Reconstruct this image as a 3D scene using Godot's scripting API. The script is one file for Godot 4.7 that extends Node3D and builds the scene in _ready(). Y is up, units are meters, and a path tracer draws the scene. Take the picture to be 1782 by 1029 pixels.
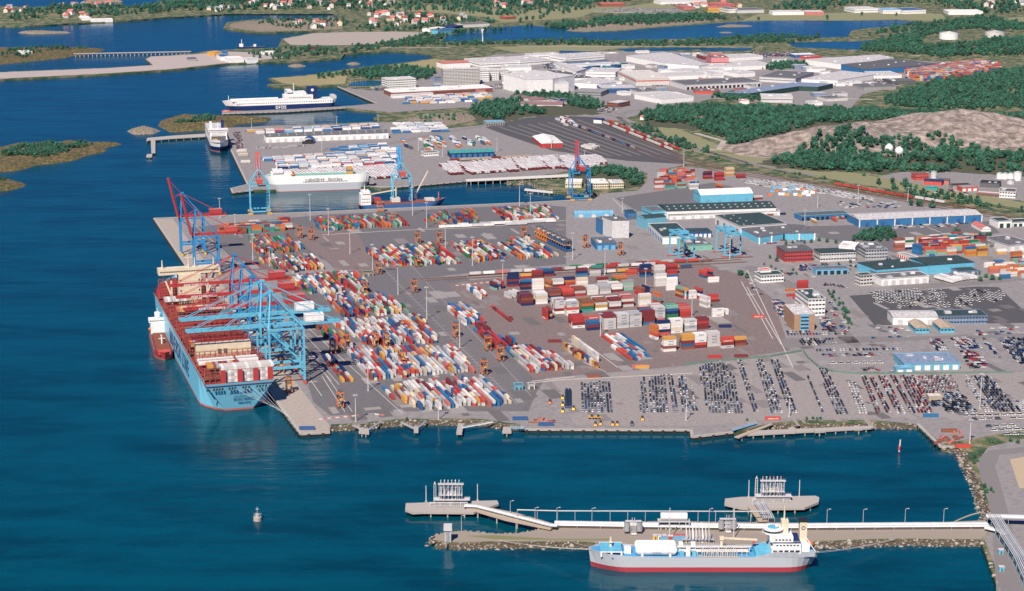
extends Node3D
# A container harbour seen from a light aircraft. Ground plane y = 0, sea level y = -3, metres. The camera hangs at
# (0, 457, 0) and looks towards -z, 13.35 degrees down. gp() finds the ground point seen at a pixel of the 1782 x 1029
# photograph; everything is then built there at its real size.
const LENS := 3350.0
const CX := 891.0
const CY := 514.5
const UP := 457.0
const SEA := -3.0
const QUAY := 162.8   # bearing of the container quay, degrees clockwise from straight ahead
const CROSS := 72.8
var pitch := atan(795.0 / LENS)
var rng := RandomNumberGenerator.new()
var taken := {}
var mats := {}
var meshes := {}
var mounds := []
var trees := []
var PAL := {
	"white": Color(0.82, 0.82, 0.81), "offwhite": Color(0.62, 0.6, 0.57), "cream": Color(0.72, 0.63, 0.47), "sand": Color(0.42, 0.35, 0.27),
	"lightgrey": Color(0.58, 0.58, 0.59), "grey": Color(0.3, 0.3, 0.31), "darkgrey": Color(0.11, 0.115, 0.125), "black": Color(0.02, 0.022, 0.026),
	"steel": Color(0.42, 0.44, 0.47), "concrete": Color(0.4, 0.37, 0.34), "asphalt": Color(0.14, 0.13, 0.135), "rust": Color(0.26, 0.1, 0.06),
	"red": Color(0.44, 0.05, 0.05), "signalred": Color(0.56, 0.085, 0.06), "darkred": Color(0.25, 0.025, 0.03), "maroon": Color(0.2, 0.035, 0.04), "brick": Color(0.26, 0.09, 0.06),
	"salmon": Color(0.52, 0.17, 0.15), "orange": Color(0.58, 0.18, 0.06), "amber": Color(0.62, 0.34, 0.09), "yellow": Color(0.75, 0.48, 0.06), "tan": Color(0.38, 0.23, 0.14),
	"paleblue": Color(0.13, 0.46, 0.64), "seablue": Color(0.15, 0.4, 0.54), "skyblue": Color(0.16, 0.4, 0.6), "craneblue": Color(0.02, 0.24, 0.52), "blue": Color(0.035, 0.11, 0.28), "cobalt": Color(0.03, 0.17, 0.38), "navy": Color(0.012, 0.03, 0.12), "slateblue": Color(0.2, 0.27, 0.4),
	"teal": Color(0.05, 0.3, 0.3), "green": Color(0.025, 0.2, 0.08), "mint": Color(0.22, 0.46, 0.38), "darkgreen": Color(0.02, 0.06, 0.05), "roofgreen": Color(0.028, 0.06, 0.064), "roofgrey": Color(0.13, 0.135, 0.15),
	"rooflight": Color(0.52, 0.52, 0.535), "hullgrey": Color(0.42, 0.45, 0.49), "boot": Color(0.36, 0.045, 0.06), "deckblue": Color(0.07, 0.33, 0.6), "glass": Color(0.025, 0.04, 0.06), "pink": Color(0.62, 0.24, 0.25), "leaf": Color(0.019, 0.09, 0.056), "trunk": Color(0.07, 0.05, 0.035), "stone": Color(0.36, 0.33, 0.29), "shingle": Color(0.44, 0.42, 0.41), "hullblue": Color(0.2, 0.56, 0.74), "fence_mesh": Color(0.14, 0.22, 0.18), "lime": Color(0.3, 0.5, 0.04)}

func dirv(a: float) -> Vector3:
	return Vector3(sin(deg_to_rad(a)), 0, -cos(deg_to_rad(a)))
func turn(a: float) -> float:   # rotation.y that lays a thing's +x along bearing a
	return deg_to_rad(90.0 - a)
func gp(px: float, py: float, h := 0.0) -> Vector3:
	var u := (px - CX) / LENS
	var v := (py - CY) / LENS
	var c := cos(pitch)
	var s := sin(pitch)
	var d := Vector3(u, -s - v * c, -c + v * s)
	return Vector3(0, UP, 0) + d * ((h - UP) / d.y)
func px_of(p: Vector3) -> Vector2:
	var c := cos(pitch)
	var s := sin(pitch)
	var y := p.y - UP
	var d := -s * y - c * p.z
	return Vector2(CX + LENS * p.x / d, CY - LENS * (c * y - s * p.z) / d)
func nums(t: String) -> PackedFloat64Array:
	return t.split_floats(" ", false)
func poly(t: String, h := 0.0) -> PackedVector2Array:   # a traced outline laid on the plane y = h, as x-z points
	var f := nums(t)
	var o := PackedVector2Array()
	for i in range(0, f.size() - 1, 2):
		var p := gp(f[i], f[i + 1], h)
		o.append(Vector2(p.x, p.z))
	return o
func line3(t: String, h := 0.0) -> PackedVector3Array:
	var o := PackedVector3Array()
	for p in poly(t, h):
		o.append(Vector3(p.x, h, p.y))
	return o
func nth(i: int) -> String:
	var w := ["first", "second", "third", "fourth", "fifth", "sixth", "seventh", "eighth", "ninth", "tenth", "eleventh", "twelfth", "thirteenth", "fourteenth", "fifteenth", "sixteenth", "seventeenth", "eighteenth", "nineteenth", "twentieth"]
	return w[i] if i < w.size() else str(i + 1) + (["th", "st", "nd", "rd"][(i + 1) % 10] if (i + 1) % 10 < 4 and (i + 1) % 100 / 10 != 1 else "th")

class MB:   # collects faces, then becomes one mesh
	var v := PackedVector3Array()
	var n := PackedVector3Array()
	var c := PackedColorArray()
	var col := Color.WHITE
	var xf := Transform3D.IDENTITY
	func tri(p: Vector3, q: Vector3, r: Vector3, out: Vector3) -> void:
		var f := (q - p).cross(r - p)
		if f.dot(out) > 0:
			var t := q
			q = r
			r = t
		else:
			f = -f
		f = (xf.basis * f).normalized()
		for k in [p, q, r]:
			v.append(xf * k)
			n.append(f)
			c.append(col)
	func quad(a: Vector3, b: Vector3, d: Vector3, e: Vector3, out: Vector3) -> void:
		tri(a, b, d, out)
		tri(a, d, e, out)
	func smooth(a: Vector3, b: Vector3, d: Vector3, na: Vector3, nb: Vector3, nd: Vector3) -> void:
		var f := (b - a).cross(d - a)
		var ps := [a, b, d]
		var ns := [na, nb, nd]
		if f.dot(na + nb + nd) > 0:
			ps = [a, d, b]
			ns = [na, nd, nb]
		for k in 3:
			v.append(xf * ps[k])
			n.append((xf.basis * ns[k]).normalized())
			c.append(col)
	func hexa(p: Array) -> void:   # 8 corners: bottom ring 0-3, top ring 4-7
		var m := Vector3.ZERO
		for k in p:
			m += k / 8.0
		for f in [[0, 1, 2, 3], [4, 5, 6, 7], [0, 1, 5, 4], [1, 2, 6, 5], [2, 3, 7, 6], [3, 0, 4, 7]]:
			quad(p[f[0]], p[f[1]], p[f[2]], p[f[3]], (p[f[0]] + p[f[1]] + p[f[2]] + p[f[3]]) / 4.0 - m)
	func box(x0: float, x1: float, y0: float, y1: float, z0: float, z1: float) -> void:
		hexa([Vector3(x0, y0, z0), Vector3(x1, y0, z0), Vector3(x1, y0, z1), Vector3(x0, y0, z1), Vector3(x0, y1, z0), Vector3(x1, y1, z0), Vector3(x1, y1, z1), Vector3(x0, y1, z1)])
	func bar(a: Vector3, b: Vector3, w: float, h := 0.0) -> void:   # a beam of w by h between two points
		if h == 0.0:
			h = w
		var d := (b - a).normalized()
		var s := d.cross(Vector3.UP)
		s = Vector3.RIGHT if s.length() < 0.01 else s.normalized()
		var u := s.cross(d) * h * 0.5
		s *= w * 0.5
		hexa([a - s - u, b - s - u, b + s - u, a + s - u, a - s + u, b - s + u, b + s + u, a + s + u])
	func tube(a: Vector3, b: Vector3, r: float, r2 := -1.0, k := 8, caps := true) -> void:
		if r2 < 0:
			r2 = r
		var d := (b - a).normalized()
		var s := d.cross(Vector3.UP)
		s = Vector3.RIGHT if s.length() < 0.01 else s.normalized()
		var u := s.cross(d)
		for i in k:
			var o := s * cos(TAU * i / k) + u * sin(TAU * i / k)
			var p := s * cos(TAU * (i + 1) / k) + u * sin(TAU * (i + 1) / k)
			smooth(a + o * r, a + p * r, b + p * r2, o, p, p)
			smooth(a + o * r, b + p * r2, b + o * r2, o, p, o)
			if caps:
				tri(a, a + o * r, a + p * r, -d)
				tri(b, b + o * r2, b + p * r2, d)
	func path(ps: Array, r: float, k := 5) -> void:
		for i in ps.size() - 1:
			tube(ps[i], ps[i + 1], r, r, k, false)
	func ball(o: Vector3, r: float, ry := -1.0, k := 12) -> void:
		if ry < 0:
			ry = r
		var g := func(i, j):
			var t: float = PI * i / (k / 2)
			var f: float = TAU * j / k
			return Vector3(sin(t) * cos(f), cos(t), sin(t) * sin(f))
		for i in k / 2:
			for j in k:
				var a: Vector3 = g.call(i, j)
				var b: Vector3 = g.call(i, j + 1)
				var e: Vector3 = g.call(i + 1, j + 1)
				var h: Vector3 = g.call(i + 1, j)
				var sc := Vector3(r, ry, r)
				if i > 0:
					smooth(o + a * sc, o + b * sc, o + e * sc, a, b, e)
				if i < k / 2 - 1:
					smooth(o + a * sc, o + e * sc, o + h * sc, a, e, h)
	func top(pts: PackedVector2Array, y: float) -> void:
		var t := Geometry2D.triangulate_polygon(pts)
		for i in range(0, t.size(), 3):
			tri(Vector3(pts[t[i]].x, y, pts[t[i]].y), Vector3(pts[t[i + 1]].x, y, pts[t[i + 1]].y), Vector3(pts[t[i + 2]].x, y, pts[t[i + 2]].y), Vector3.UP)
	func sides(pts: PackedVector2Array, y0: float, y1: float) -> void:
		var w := 1.0 if Geometry2D.is_polygon_clockwise(pts) else -1.0
		for i in pts.size():
			var a := pts[i]
			var b := pts[(i + 1) % pts.size()]
			var e := (b - a) * w
			quad(Vector3(a.x, y0, a.y), Vector3(b.x, y0, b.y), Vector3(b.x, y1, b.y), Vector3(a.x, y1, a.y), Vector3(-e.y, 0, e.x))
	func prism(pts: PackedVector2Array, y0: float, y1: float) -> void:
		top(pts, y1)
		sides(pts, y0, y1)
	func strip(ps: PackedVector3Array, w: float, y: float) -> void:   # a flat ribbon along a line
		for i in ps.size() - 1:
			var e := (ps[i + 1] - ps[i]).normalized().cross(Vector3.UP) * w * 0.5
			var u := Vector3(0, y, 0)
			quad(ps[i] - e + u, ps[i + 1] - e + u, ps[i + 1] + e + u, ps[i] + e + u, Vector3.UP)
	func add(o: MB, t := Transform3D.IDENTITY) -> void:
		for i in o.v.size():
			v.append(t * o.v[i])
			n.append((t.basis * o.n[i]).normalized())
			c.append(o.c[i])
	func mesh() -> ArrayMesh:
		var a := []
		a.resize(Mesh.ARRAY_MAX)
		a[Mesh.ARRAY_VERTEX] = v
		a[Mesh.ARRAY_NORMAL] = n
		a[Mesh.ARRAY_COLOR] = c
		var m := ArrayMesh.new()
		m.add_surface_from_arrays(Mesh.PRIMITIVE_TRIANGLES, a)
		return m

func noise_tex(sd: int, freq: float, oct: int, stops: Array, cols: Array, size := 1024, kind := FastNoiseLite.TYPE_SIMPLEX_SMOOTH) -> NoiseTexture2D:
	var f := FastNoiseLite.new()
	f.seed = sd
	f.noise_type = kind
	f.frequency = freq
	f.fractal_octaves = oct
	f.fractal_gain = 0.7
	var t := NoiseTexture2D.new()
	t.width = size
	t.height = size
	t.seamless = true
	t.generate_mipmaps = false
	t.noise = f
	var g := Gradient.new()
	g.offsets = PackedFloat32Array(stops)
	g.colors = PackedColorArray(cols)
	t.color_ramp = g
	return t
func bump_tex(sd: int, freq: float, oct: int, strength: float) -> NoiseTexture2D:
	var f := FastNoiseLite.new()
	f.seed = sd
	f.frequency = freq
	f.fractal_octaves = oct
	var t := NoiseTexture2D.new()
	t.width = 1024
	t.height = 1024
	t.seamless = true
	t.as_normal_map = true
	t.bump_strength = strength
	t.noise = f
	return t
var texs := {}
func tex(k: String) -> Texture2D:
	if not texs.has(k):
		var g := func(a: float) -> Color: return Color(a, a, a)
		match k:
			"grime": texs[k] = noise_tex(3, 0.006, 7, [0.25, 0.5, 0.75], [g.call(0.91), g.call(0.96), g.call(1.0)])
			"pave": texs[k] = noise_tex(8, 0.03, 8, [0.2, 0.42, 0.55, 0.8], [g.call(0.87), g.call(0.94), g.call(0.965), g.call(1.0)], 2048)
			"nature": texs[k] = noise_tex(5, 0.008, 9, [0.3, 0.45, 0.55, 0.68], [Color(0.17, 0.26, 0.17), Color(0.27, 0.34, 0.21), Color(0.38, 0.39, 0.27), Color(0.5, 0.46, 0.38)], 2048)
			"rock": texs[k] = noise_tex(6, 0.02, 9, [0.25, 0.45, 0.6, 0.8], [Color(0.22, 0.26, 0.18), Color(0.42, 0.39, 0.33), Color(0.56, 0.5, 0.45), Color(0.66, 0.61, 0.54)])
			"quarry": texs[k] = noise_tex(9, 0.012, 9, [0.3, 0.44, 0.52, 0.7], [Color(0.38, 0.34, 0.31), Color(0.48, 0.44, 0.41), Color(0.54, 0.49, 0.46), Color(0.66, 0.61, 0.57)])
			"dirt": texs[k] = noise_tex(21, 0.01, 8, [0.25, 0.42, 0.55, 0.75], [Color(0.8, 0.76, 0.73), Color(0.92, 0.91, 0.9), Color(0.97, 0.965, 0.96), g.call(1.0)])
			"water": texs[k] = noise_tex(12, 0.006, 8, [0.25, 0.45, 0.55, 0.75], [g.call(0.78), g.call(0.9), g.call(0.94), g.call(1.0)], 1024)
			"waves": texs[k] = bump_tex(4, 0.02, 6, 4.0)
	return texs[k]
func mat(k: String, rough := 0.6, metal := 0.0, t := "grime", tile := 40.0) -> StandardMaterial3D:
	var id := "%s %.2f %.2f %s %.0f" % [k, rough, metal, t, tile]
	if not mats.has(id):
		var m := StandardMaterial3D.new()
		m.resource_name = k
		var c: Color = PAL[k] if PAL.has(k) else Color.WHITE
		m.albedo_color = c.linear_to_srgb()
		m.roughness = rough
		m.metallic = metal
		if k == "vc":
			m.vertex_color_use_as_albedo = true
		if t != "":
			m.albedo_texture = tex(t)
			m.uv1_triplanar = true
			m.uv1_world_triplanar = true
			m.uv1_scale = Vector3.ONE / tile
		mats[id] = m
	return mats[id]
func numbered(called: String) -> String:
	taken[called] = taken.get(called, -1) + 1
	return called if taken[called] == 0 else "%s_%03d" % [called, taken[called]]
func tag(o: Node, label: String, category: String, group := "") -> Node:
	o.set_meta("label", label)
	o.set_meta("category", category)
	if group:
		o.set_meta("group", group)
	return o
func thing(called: String, label: String, category: String, at := Vector3.ZERO, bearing := 90.0, group := "") -> Node3D:
	var o := Node3D.new()
	o.name = numbered(called)
	add_child(o)
	o.position = at
	o.rotation.y = turn(bearing)
	return tag(o, label, category, group)
func part(b, called: String, m: Material, under: Node) -> MeshInstance3D:
	var o := MeshInstance3D.new()
	o.name = called
	o.mesh = b.mesh() if b is MB else b
	o.material_override = m
	under.add_child(o, true)
	return o
func solo(b, called: String, m: Material, label: String, category: String, group := "") -> MeshInstance3D:
	var o := part(b, numbered(called), m, self)
	return tag(o, label, category, group)
func struct(b, called: String, m: Material) -> MeshInstance3D:
	var o := part(b, numbered(called), m, self)
	o.set_meta("kind", "structure")
	return o
func copy(o: Node, called: String, at: Vector3, bearing: float, label := "", group := "") -> Node3D:
	var c: Node3D = o.duplicate()
	c.name = numbered(called)
	add_child(c)
	c.position = at
	c.rotation.y = turn(bearing)
	if label:
		c.set_meta("label", label)
	if group:
		c.set_meta("group", group)
	return c
func many(called: String, label: String, mesh: Mesh, m: Material, xs: Array, cs: Array) -> void:   # far repeats past the first 300, as one object
	if xs.is_empty():
		return
	var mm := MultiMesh.new()
	mm.transform_format = MultiMesh.TRANSFORM_3D
	mm.use_colors = true
	mm.mesh = mesh
	mm.instance_count = xs.size()
	for i in xs.size():
		mm.set_instance_transform(i, xs[i])
		mm.set_instance_color(i, cs[i])
	var o := MultiMeshInstance3D.new()
	o.name = numbered(called)
	o.multimesh = mm
	o.material_override = m
	add_child(o)
	o.set_meta("kind", "stuff")
	o.set_meta("label", label)
	o.set_meta("category", called.replace("_", " "))
func lettering(s: String, h: float, m: Material, under: Node, at: Vector3, basis: Basis, serif := false) -> void:
	var key := s + str(h)
	if not meshes.has(key):
		var t := TextMesh.new()
		t.text = s
		t.font_size = 32
		t.pixel_size = h / 24.0
		t.depth = 0.12
		t.curve_step = 4.0
		var f := SystemFont.new()
		f.font_names = PackedStringArray(["Droid Serif" if serif else "Droid Sans"])
		f.font_weight = 700
		t.font = f
		meshes[key] = t
	var o := MeshInstance3D.new()
	o.name = "lettering"
	o.mesh = meshes[key]
	o.material_override = m
	under.add_child(o, true)
	o.transform = Transform3D(basis, at)
func _ready() -> void:
	rng.seed = 20240
	var cam := Camera3D.new()
	cam.name = "camera"
	cam.position = Vector3(0, UP, 0)
	cam.rotation.x = -pitch
	cam.fov = rad_to_deg(2.0 * atan(CY / LENS))
	cam.near = 5.0
	cam.far = 30000.0
	cam.current = true
	add_child(cam)
	var env := Environment.new()
	env.background_mode = Environment.BG_SKY
	var sm := ProceduralSkyMaterial.new()
	sm.sky_top_color = Color(0.16, 0.36, 0.72)
	sm.sky_horizon_color = Color(0.3, 0.55, 0.87)
	sm.sky_curve = 0.12
	sm.ground_bottom_color = Color(0.2, 0.25, 0.3)
	sm.ground_horizon_color = Color(0.3, 0.55, 0.87)
	var sky := Sky.new()
	sky.sky_material = sm
	env.sky = sky
	env.background_energy_multiplier = 0.45
	env.tonemap_mode = Environment.TONE_MAPPER_LINEAR
	env.tonemap_exposure = 1.36
	env.sdfgi_enabled = true
	env.ssao_enabled = true
	env.ssil_enabled = true
	env.fog_enabled = FOG
	env.fog_light_color = Color(0.5, 0.7, 0.95)
	env.fog_density = 0.0000025
	var we := WorldEnvironment.new()
	we.name = "world_environment"
	we.environment = env
	add_child(we)
	var sun := DirectionalLight3D.new()
	sun.name = "sun"
	sun.light_energy = 1.6
	sun.light_color = Color(1.0, 0.95, 0.89)
	sun.light_angular_distance = 0.5
	sun.shadow_enabled = true
	add_child(sun)
	sun.position = Vector3(-300, 900, 300)
	sun.basis = Basis.looking_at(dirv(19.0) * cos(deg_to_rad(46.0)) + Vector3.DOWN * sin(deg_to_rad(46.0)))
	build_land()
	build_trees()
	build_buildings()
	build_ships()
	build_cranes()
	build_jetty()
	build_yard()
const FOG := true
func sheet(called: String, outline: String, m: Material, y: float) -> MeshInstance3D:
	var b := MB.new()
	b.top(poly(outline), y)
	return struct(b, called, m)
func ribbon(called: String, lines: Array, w: float, m: Material, y: float) -> MeshInstance3D:
	var b := MB.new()
	for t in lines:
		b.strip(line3(t), w, y)
	return struct(b, called, m)
func edge_of(p: Vector2, pl: PackedVector2Array) -> float:   # metres inside the outline, negative outside
	var best := 1e9
	for i in pl.size():
		best = minf(best, p.distance_squared_to(Geometry2D.get_closest_point_to_segment(p, pl[i], pl[(i + 1) % pl.size()])))
	return sqrt(best) * (1.0 if Geometry2D.is_point_in_polygon(p, pl) else -1.0)
var relief: FastNoiseLite
func rise(m: Dictionary, p: Vector2) -> float:
	if not (m.box as Rect2).has_point(p):
		return -9.0
	var e := edge_of(p, m.pl)
	if e < 0:
		return maxf(m.low, e * 0.5)
	var t := clampf(e / m.slope, 0, 1)
	t = t * t * (3 - 2 * t) if m.soft else 1.0 - (1.0 - t) * (1.0 - t)
	return m.h * t * (0.72 + 0.55 * relief.get_noise_2d(p.x * m.f, p.y * m.f)) + minf(e, 6.0) * 0.12 * relief.get_noise_2d(p.x * 7, p.y * 7)
func ground(p: Vector2) -> float:
	var y := 0.0
	for m in mounds:
		y = maxf(y, rise(m, p))
	return y
# A hill, island or heap: a heightfield over a traced outline. foot is the height it rises from.
func hill(called: String, outline: String, h: float, slope: float, cell: float, m: Material, low := -1.0, soft := false, f := 1.0, above := 0.0) -> void:
	var pl := poly(outline)
	var r := Rect2(pl[0], Vector2.ZERO)
	for p in pl:
		r = r.expand(p)
	r = r.grow(8 if low < -2 else 2)
	var d := {"pl": pl, "box": r, "h": h, "slope": slope, "low": low, "soft": soft, "f": f}
	mounds.append(d)
	var nx := int(r.size.x / cell) + 2
	var nz := int(r.size.y / cell) + 2
	var ys := PackedFloat32Array()
	for j in nz:
		for i in nx:
			ys.append(rise(d, r.position + Vector2(i, j) * cell) + above if (d.box as Rect2).has_point(r.position + Vector2(i, j) * cell) else low + above)
	var b := MB.new()
	var at := func(i: int, j: int) -> Vector3: return Vector3(r.position.x + i * cell, ys[j * nx + i], r.position.y + j * cell)
	var nm := func(i: int, j: int) -> Vector3:
		var a: Vector3 = at.call(mini(i + 1, nx - 1), j) - at.call(maxi(i - 1, 0), j)
		var c: Vector3 = at.call(i, mini(j + 1, nz - 1)) - at.call(i, maxi(j - 1, 0))
		return c.cross(a).normalized()
	for j in nz - 1:
		for i in nx - 1:
			if maxf(maxf(ys[j * nx + i], ys[j * nx + i + 1]), maxf(ys[(j + 1) * nx + i], ys[(j + 1) * nx + i + 1])) <= low + above + 0.001:
				continue
			b.smooth(at.call(i, j), at.call(i + 1, j), at.call(i + 1, j + 1), nm.call(i, j), nm.call(i + 1, j), nm.call(i + 1, j + 1))
			b.smooth(at.call(i, j), at.call(i + 1, j + 1), at.call(i, j + 1), nm.call(i, j), nm.call(i + 1, j + 1), nm.call(i, j + 1))
	struct(b, called, m)
# The sloping stone bank of a made shore: from the land's edge down under water, with loose boulders.
var boulders := []
var boulder_tones := []
func bank(line: String, w: float, side: float) -> void:
	var ps := line3(line)
	var b := MB.new()
	for i in ps.size() - 1:
		var a := ps[i]
		var z := ps[i + 1]
		var e := (z - a).normalized().cross(Vector3.UP) * side
		var k := maxi(1, int(a.distance_to(z) / 6.0))
		for j in k:
			var p := a.lerp(z, float(j) / k)
			var q := a.lerp(z, float(j + 1) / k)
			b.quad(p + Vector3(0, 0.02, 0) - e, q + Vector3(0, 0.02, 0) - e, q + e * w + Vector3(0, -4.5, 0), p + e * w + Vector3(0, -4.5, 0), Vector3.UP)
			for s in 14:
				var t := rng.randf()
				var sz := rng.randf_range(0.5, 0.9) * (2.0 if rng.randf() < 0.12 else 1.0)
				boulders.append(Transform3D(Basis.from_euler(Vector3(rng.randf() * 6, rng.randf() * 6, rng.randf() * 6)).scaled(Vector3(sz, sz * 0.7, sz * 0.8)), p.lerp(q, rng.randf()) + e * w * t + Vector3(0, -4.5 * t + 0.2, 0)))
				var g := rng.randf_range(0.35, 1.15) 
				boulder_tones.append(Color(0.33 * g, 0.295 * g, 0.25 * g))
	struct(b, "rock_bank", mat("stone", 0.9, 0, "rock", 25))

func build_land() -> void:
	relief = FastNoiseLite.new()
	relief.seed = 77
	relief.frequency = 0.008
	relief.fractal_octaves = 5
	var b := MB.new()
	var wpts := PackedVector2Array([Vector2(-9000, 200), Vector2(9000, 200), Vector2(9000, -22000), Vector2(-9000, -22000)])
	b.top(wpts, SEA)
	var wm := StandardMaterial3D.new()
	wm.albedo_color = Color(0.0, 0.06, 0.094).linear_to_srgb()
	wm.albedo_texture = tex("water")
	wm.roughness = 0.16
	wm.metallic_specular = 0.3
	wm.uv1_triplanar = true
	wm.uv1_world_triplanar = true
	wm.uv1_scale = Vector3(1.0 / 1500.0, 1.0 / 400.0, 1.0 / 420.0)
	wm.normal_enabled = true
	wm.normal_texture = tex("waves")
	wm.normal_scale = 0.22
	struct(b, "sea", wm)
	var lm: StandardMaterial3D = wm.duplicate()
	lm.albedo_color = Color(0.01, 0.09, 0.16).linear_to_srgb()
	var coast := "1760 1075 1740 1029 1719 972 1707 940 1560 938 1418 943 1400 955 1117 955 1073 951 1057 945 994 943 869 943 781 945 760 942 757 934 771 927 806 924 856 929 897 929 938 922 963 913 1085 908 1145 907 1337 909 1500 912 1600 911 1722 905 1723 892 1715 873 1707 844 1697 825 1684 799 1683 785 1662 778 1638 777 1597 738 1518 737 1380 738 1340 738 1275 752 1205 760 1203 748 907 747 905 740 876 738 840 732 808 731 741 732 696 732 640 738 575 741 574 752 524 755 500 724 268 380 500 371 930 352 1029 347 1050 337 985 334 960 333 949 330 922 316 892 319 877 313 811 315 732 322 693 325 663 329 645 325 440 331 405 335 402 328 431 321 402 261 385 226 398 222 432 221 473 218 600 214 690 210 650 205 672 195 640 192 600 188 500 194 386 198 386 194.5 500 190 600 184.5 640 181 655 180 590 152 588 150 580 149 520 152 483 151 465 147 490 145 467 136 530 131 620 118 684 111 757 101 746 93 684 88 600 93 594 101 519 106 401 110 300 121 180 129 0 138 -80 143 -80 128 0 125 180 118 266 113 252 103 262 98 300 96 371 88 416 85 483 83 490 67 544 57 560 53 448 57 389 49 394 39 435 34 510 32 586 30 592 26 578 23.5 394 23.5 300 29 261 32 202 37 126 40 50 45 0 45 -80 44 -80 12 0 10 55 12.6 151 6.7 236 11.8 276 3.4 300 -1 520 -20 600 -120 2900 -120 2900 1075"
	b = MB.new()
	b.prism(poly(coast), -9.0, 0.0)
	var nature := mat("vcn", 0.95, 0, "nature", 420)
	struct(b, "land", nature)
	var rockm := mat("vcr", 0.9, 0, "rock", 90)
	# paved ground, one sheet above another
	var pave := mat("pavement", 0.9, 0, "pave", 520)
	pave.albedo_color = Color(0.25, 0.234, 0.236).linear_to_srgb()
	sheet("terminal_pavement", "1800 745 1640 773 1600 739 1518 731 1380 732 1340 737 1275 751.5 1205.5 759.5 1203.5 747.6 907.5 746.5 905.5 738 876 735 840 729.5 808 728 741 729 696 729 640 735 576 739 574 751.5 525 754.5 501 724 269 380.5 500 371.5 930 352.5 1030 347.5 1051 337 1110 332 1126 316 1127 300 1190 290 1300 300 1450 327 1900 405", pave, 0.05)
	sheet("ferry_terminal_pavement", "405 334.5 403 328 432 321 403 261 386 226 398 222.5 432 221.5 473 218.5 600 216 690 212 760 225 850 217 905 207 960 203 1040 206 1130 250 1200 285 1130 300 1000 296 905 311 877 312 811 314 732 321 663 328 645 324.5 440 330.5", pave, 0.05)
	sheet("north_quay_pavement", "386 197.6 386 194.8 500 190.4 600 185 641 181.6 655 180 591 152 650 158 730 158 900 160 980 155 1110 215 1040 206 940 200 830 186 760 190 690 195 672 195 640 191.6 600 187.6 500 193.6", pave, 0.05)
	sheet("industrial_pavement", "660 128 760 120 860 95 960 90 1120 88 1230 92 1330 95 1480 100 1640 108 1620 135 1500 165 1480 190 1330 178 1240 172 1150 190 1090 205 980 155 900 160 730 158 700 150", pave, 0.06)
	sheet("refinery_yard_pavement", "1500 318 1560 300 1640 292 1782 300 1900 310 1900 370 1782 350", pave, 0.06)
	sheet("south_shore_pavement", "1770 1075 1750 1029 1722 960 1712 935 1735 908 1728 880 1712 840 1700 806 1712 790 1720 778 1800 760 2000 760 2000 1075", pave, 0.05)
	var dark := mat("dark_asphalt", 0.9, 0, "pave", 300)
	dark.albedo_color = Color(0.075, 0.074, 0.08).linear_to_srgb()
	var mid := mat("mid_asphalt", 0.9, 0, "pave", 260)
	mid.albedo_color = Color(0.138, 0.133, 0.142).linear_to_srgb()
	var red := mat("red_gravel", 0.95, 0, "pave", 330)
	red.albedo_color = Color(0.19, 0.146, 0.142).linear_to_srgb()
	var pale := mat("pale_concrete", 0.9, 0, "pave", 240)
	pale.albedo_color = Color(0.37, 0.325, 0.285).linear_to_srgb()
	sheet("quay_apron", "271 381.5 300 380.5 547 709 573 740 573 751 526 754 502 723", pale, 0.08)
	sheet("container_yard_asphalt", "330 396 560 374 930 356 985 360 985 460 860 470 735 485 700 470 640 470 600 468 560 440 500 470 430 470", mid, 0.08)
	sheet("container_yard_asphalt", "480 480 700 466 735 485 810 480 960 640 930 690 920 716 690 716 575 724 545 700", mid, 0.08)
	sheet("stack_yard_gravel", "830 487 1215 455 1290 478 1345 520 1375 610 1190 637 930 660 880 610 735 500", red, 0.09)
	sheet("lorry_yard_gravel", "500 385 545 400 620 405 660 470 590 470 545 440 515 412", red, 0.1)
	sheet("van_storage_asphalt", "1478 515 1700 499 1738 500 1790 548 1790 562 1555 566 1522 566", dark, 0.09)
	sheet("rail_terminal_asphalt", "845 222 905 206 975 201 1030 203 1180 268 1195 286 1090 280 960 262 880 235", dark, 0.09)
	sheet("inner_pier_asphalt", "1070 345 1240 318 1300 330 1320 350 1110 368", mid, 0.08)
	sheet("blue_shed_asphalt", "1380 395 1720 385 1740 405 1560 440 1420 412", mid, 0.08)
	sheet("car_storage_pavement", "1000 740 960 660 1190 640 1380 612 1390 640 1450 650 1790 648 1790 730 1640 728 1380 728 1205 742", pave, 0.09).material_override = mat_of("storage", Color(0.283, 0.256, 0.247), 300)
	sheet("gravel_field", "492 68 545 58 600 56 690 55 740 57 700 68 640 78 560 79 505 78", pale, 0.08)
	sheet("spit_gravel", "-80 142 -80 129 0 126 180 119 266 113.6 254 103 262 98.5 300 97 400 90 470 92 500 100 400 109 300 120 180 128 0 137", mat_of("spit", Color(0.42, 0.36, 0.34), 300), 0.1)
	# straddle carrier lanes and yard roads
	sheet("yard_road", "735 486 770 482 935 690 905 716 860 716 770 560 690 470 640 447 700 442", mat_of("roadway", Color(0.148, 0.142, 0.15), 200), 0.12)
	for g in ["472 136.5 530 132.5 620 119.5 604 130 600 146 520 149.5 490 144", "690 112 757 102.5 800 108 780 120 700 125 650 128"]:
		sheet("dry_grass", g, mat_of("dry_grass", Color(0.3, 0.26, 0.13), 120), 0.08)
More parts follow.
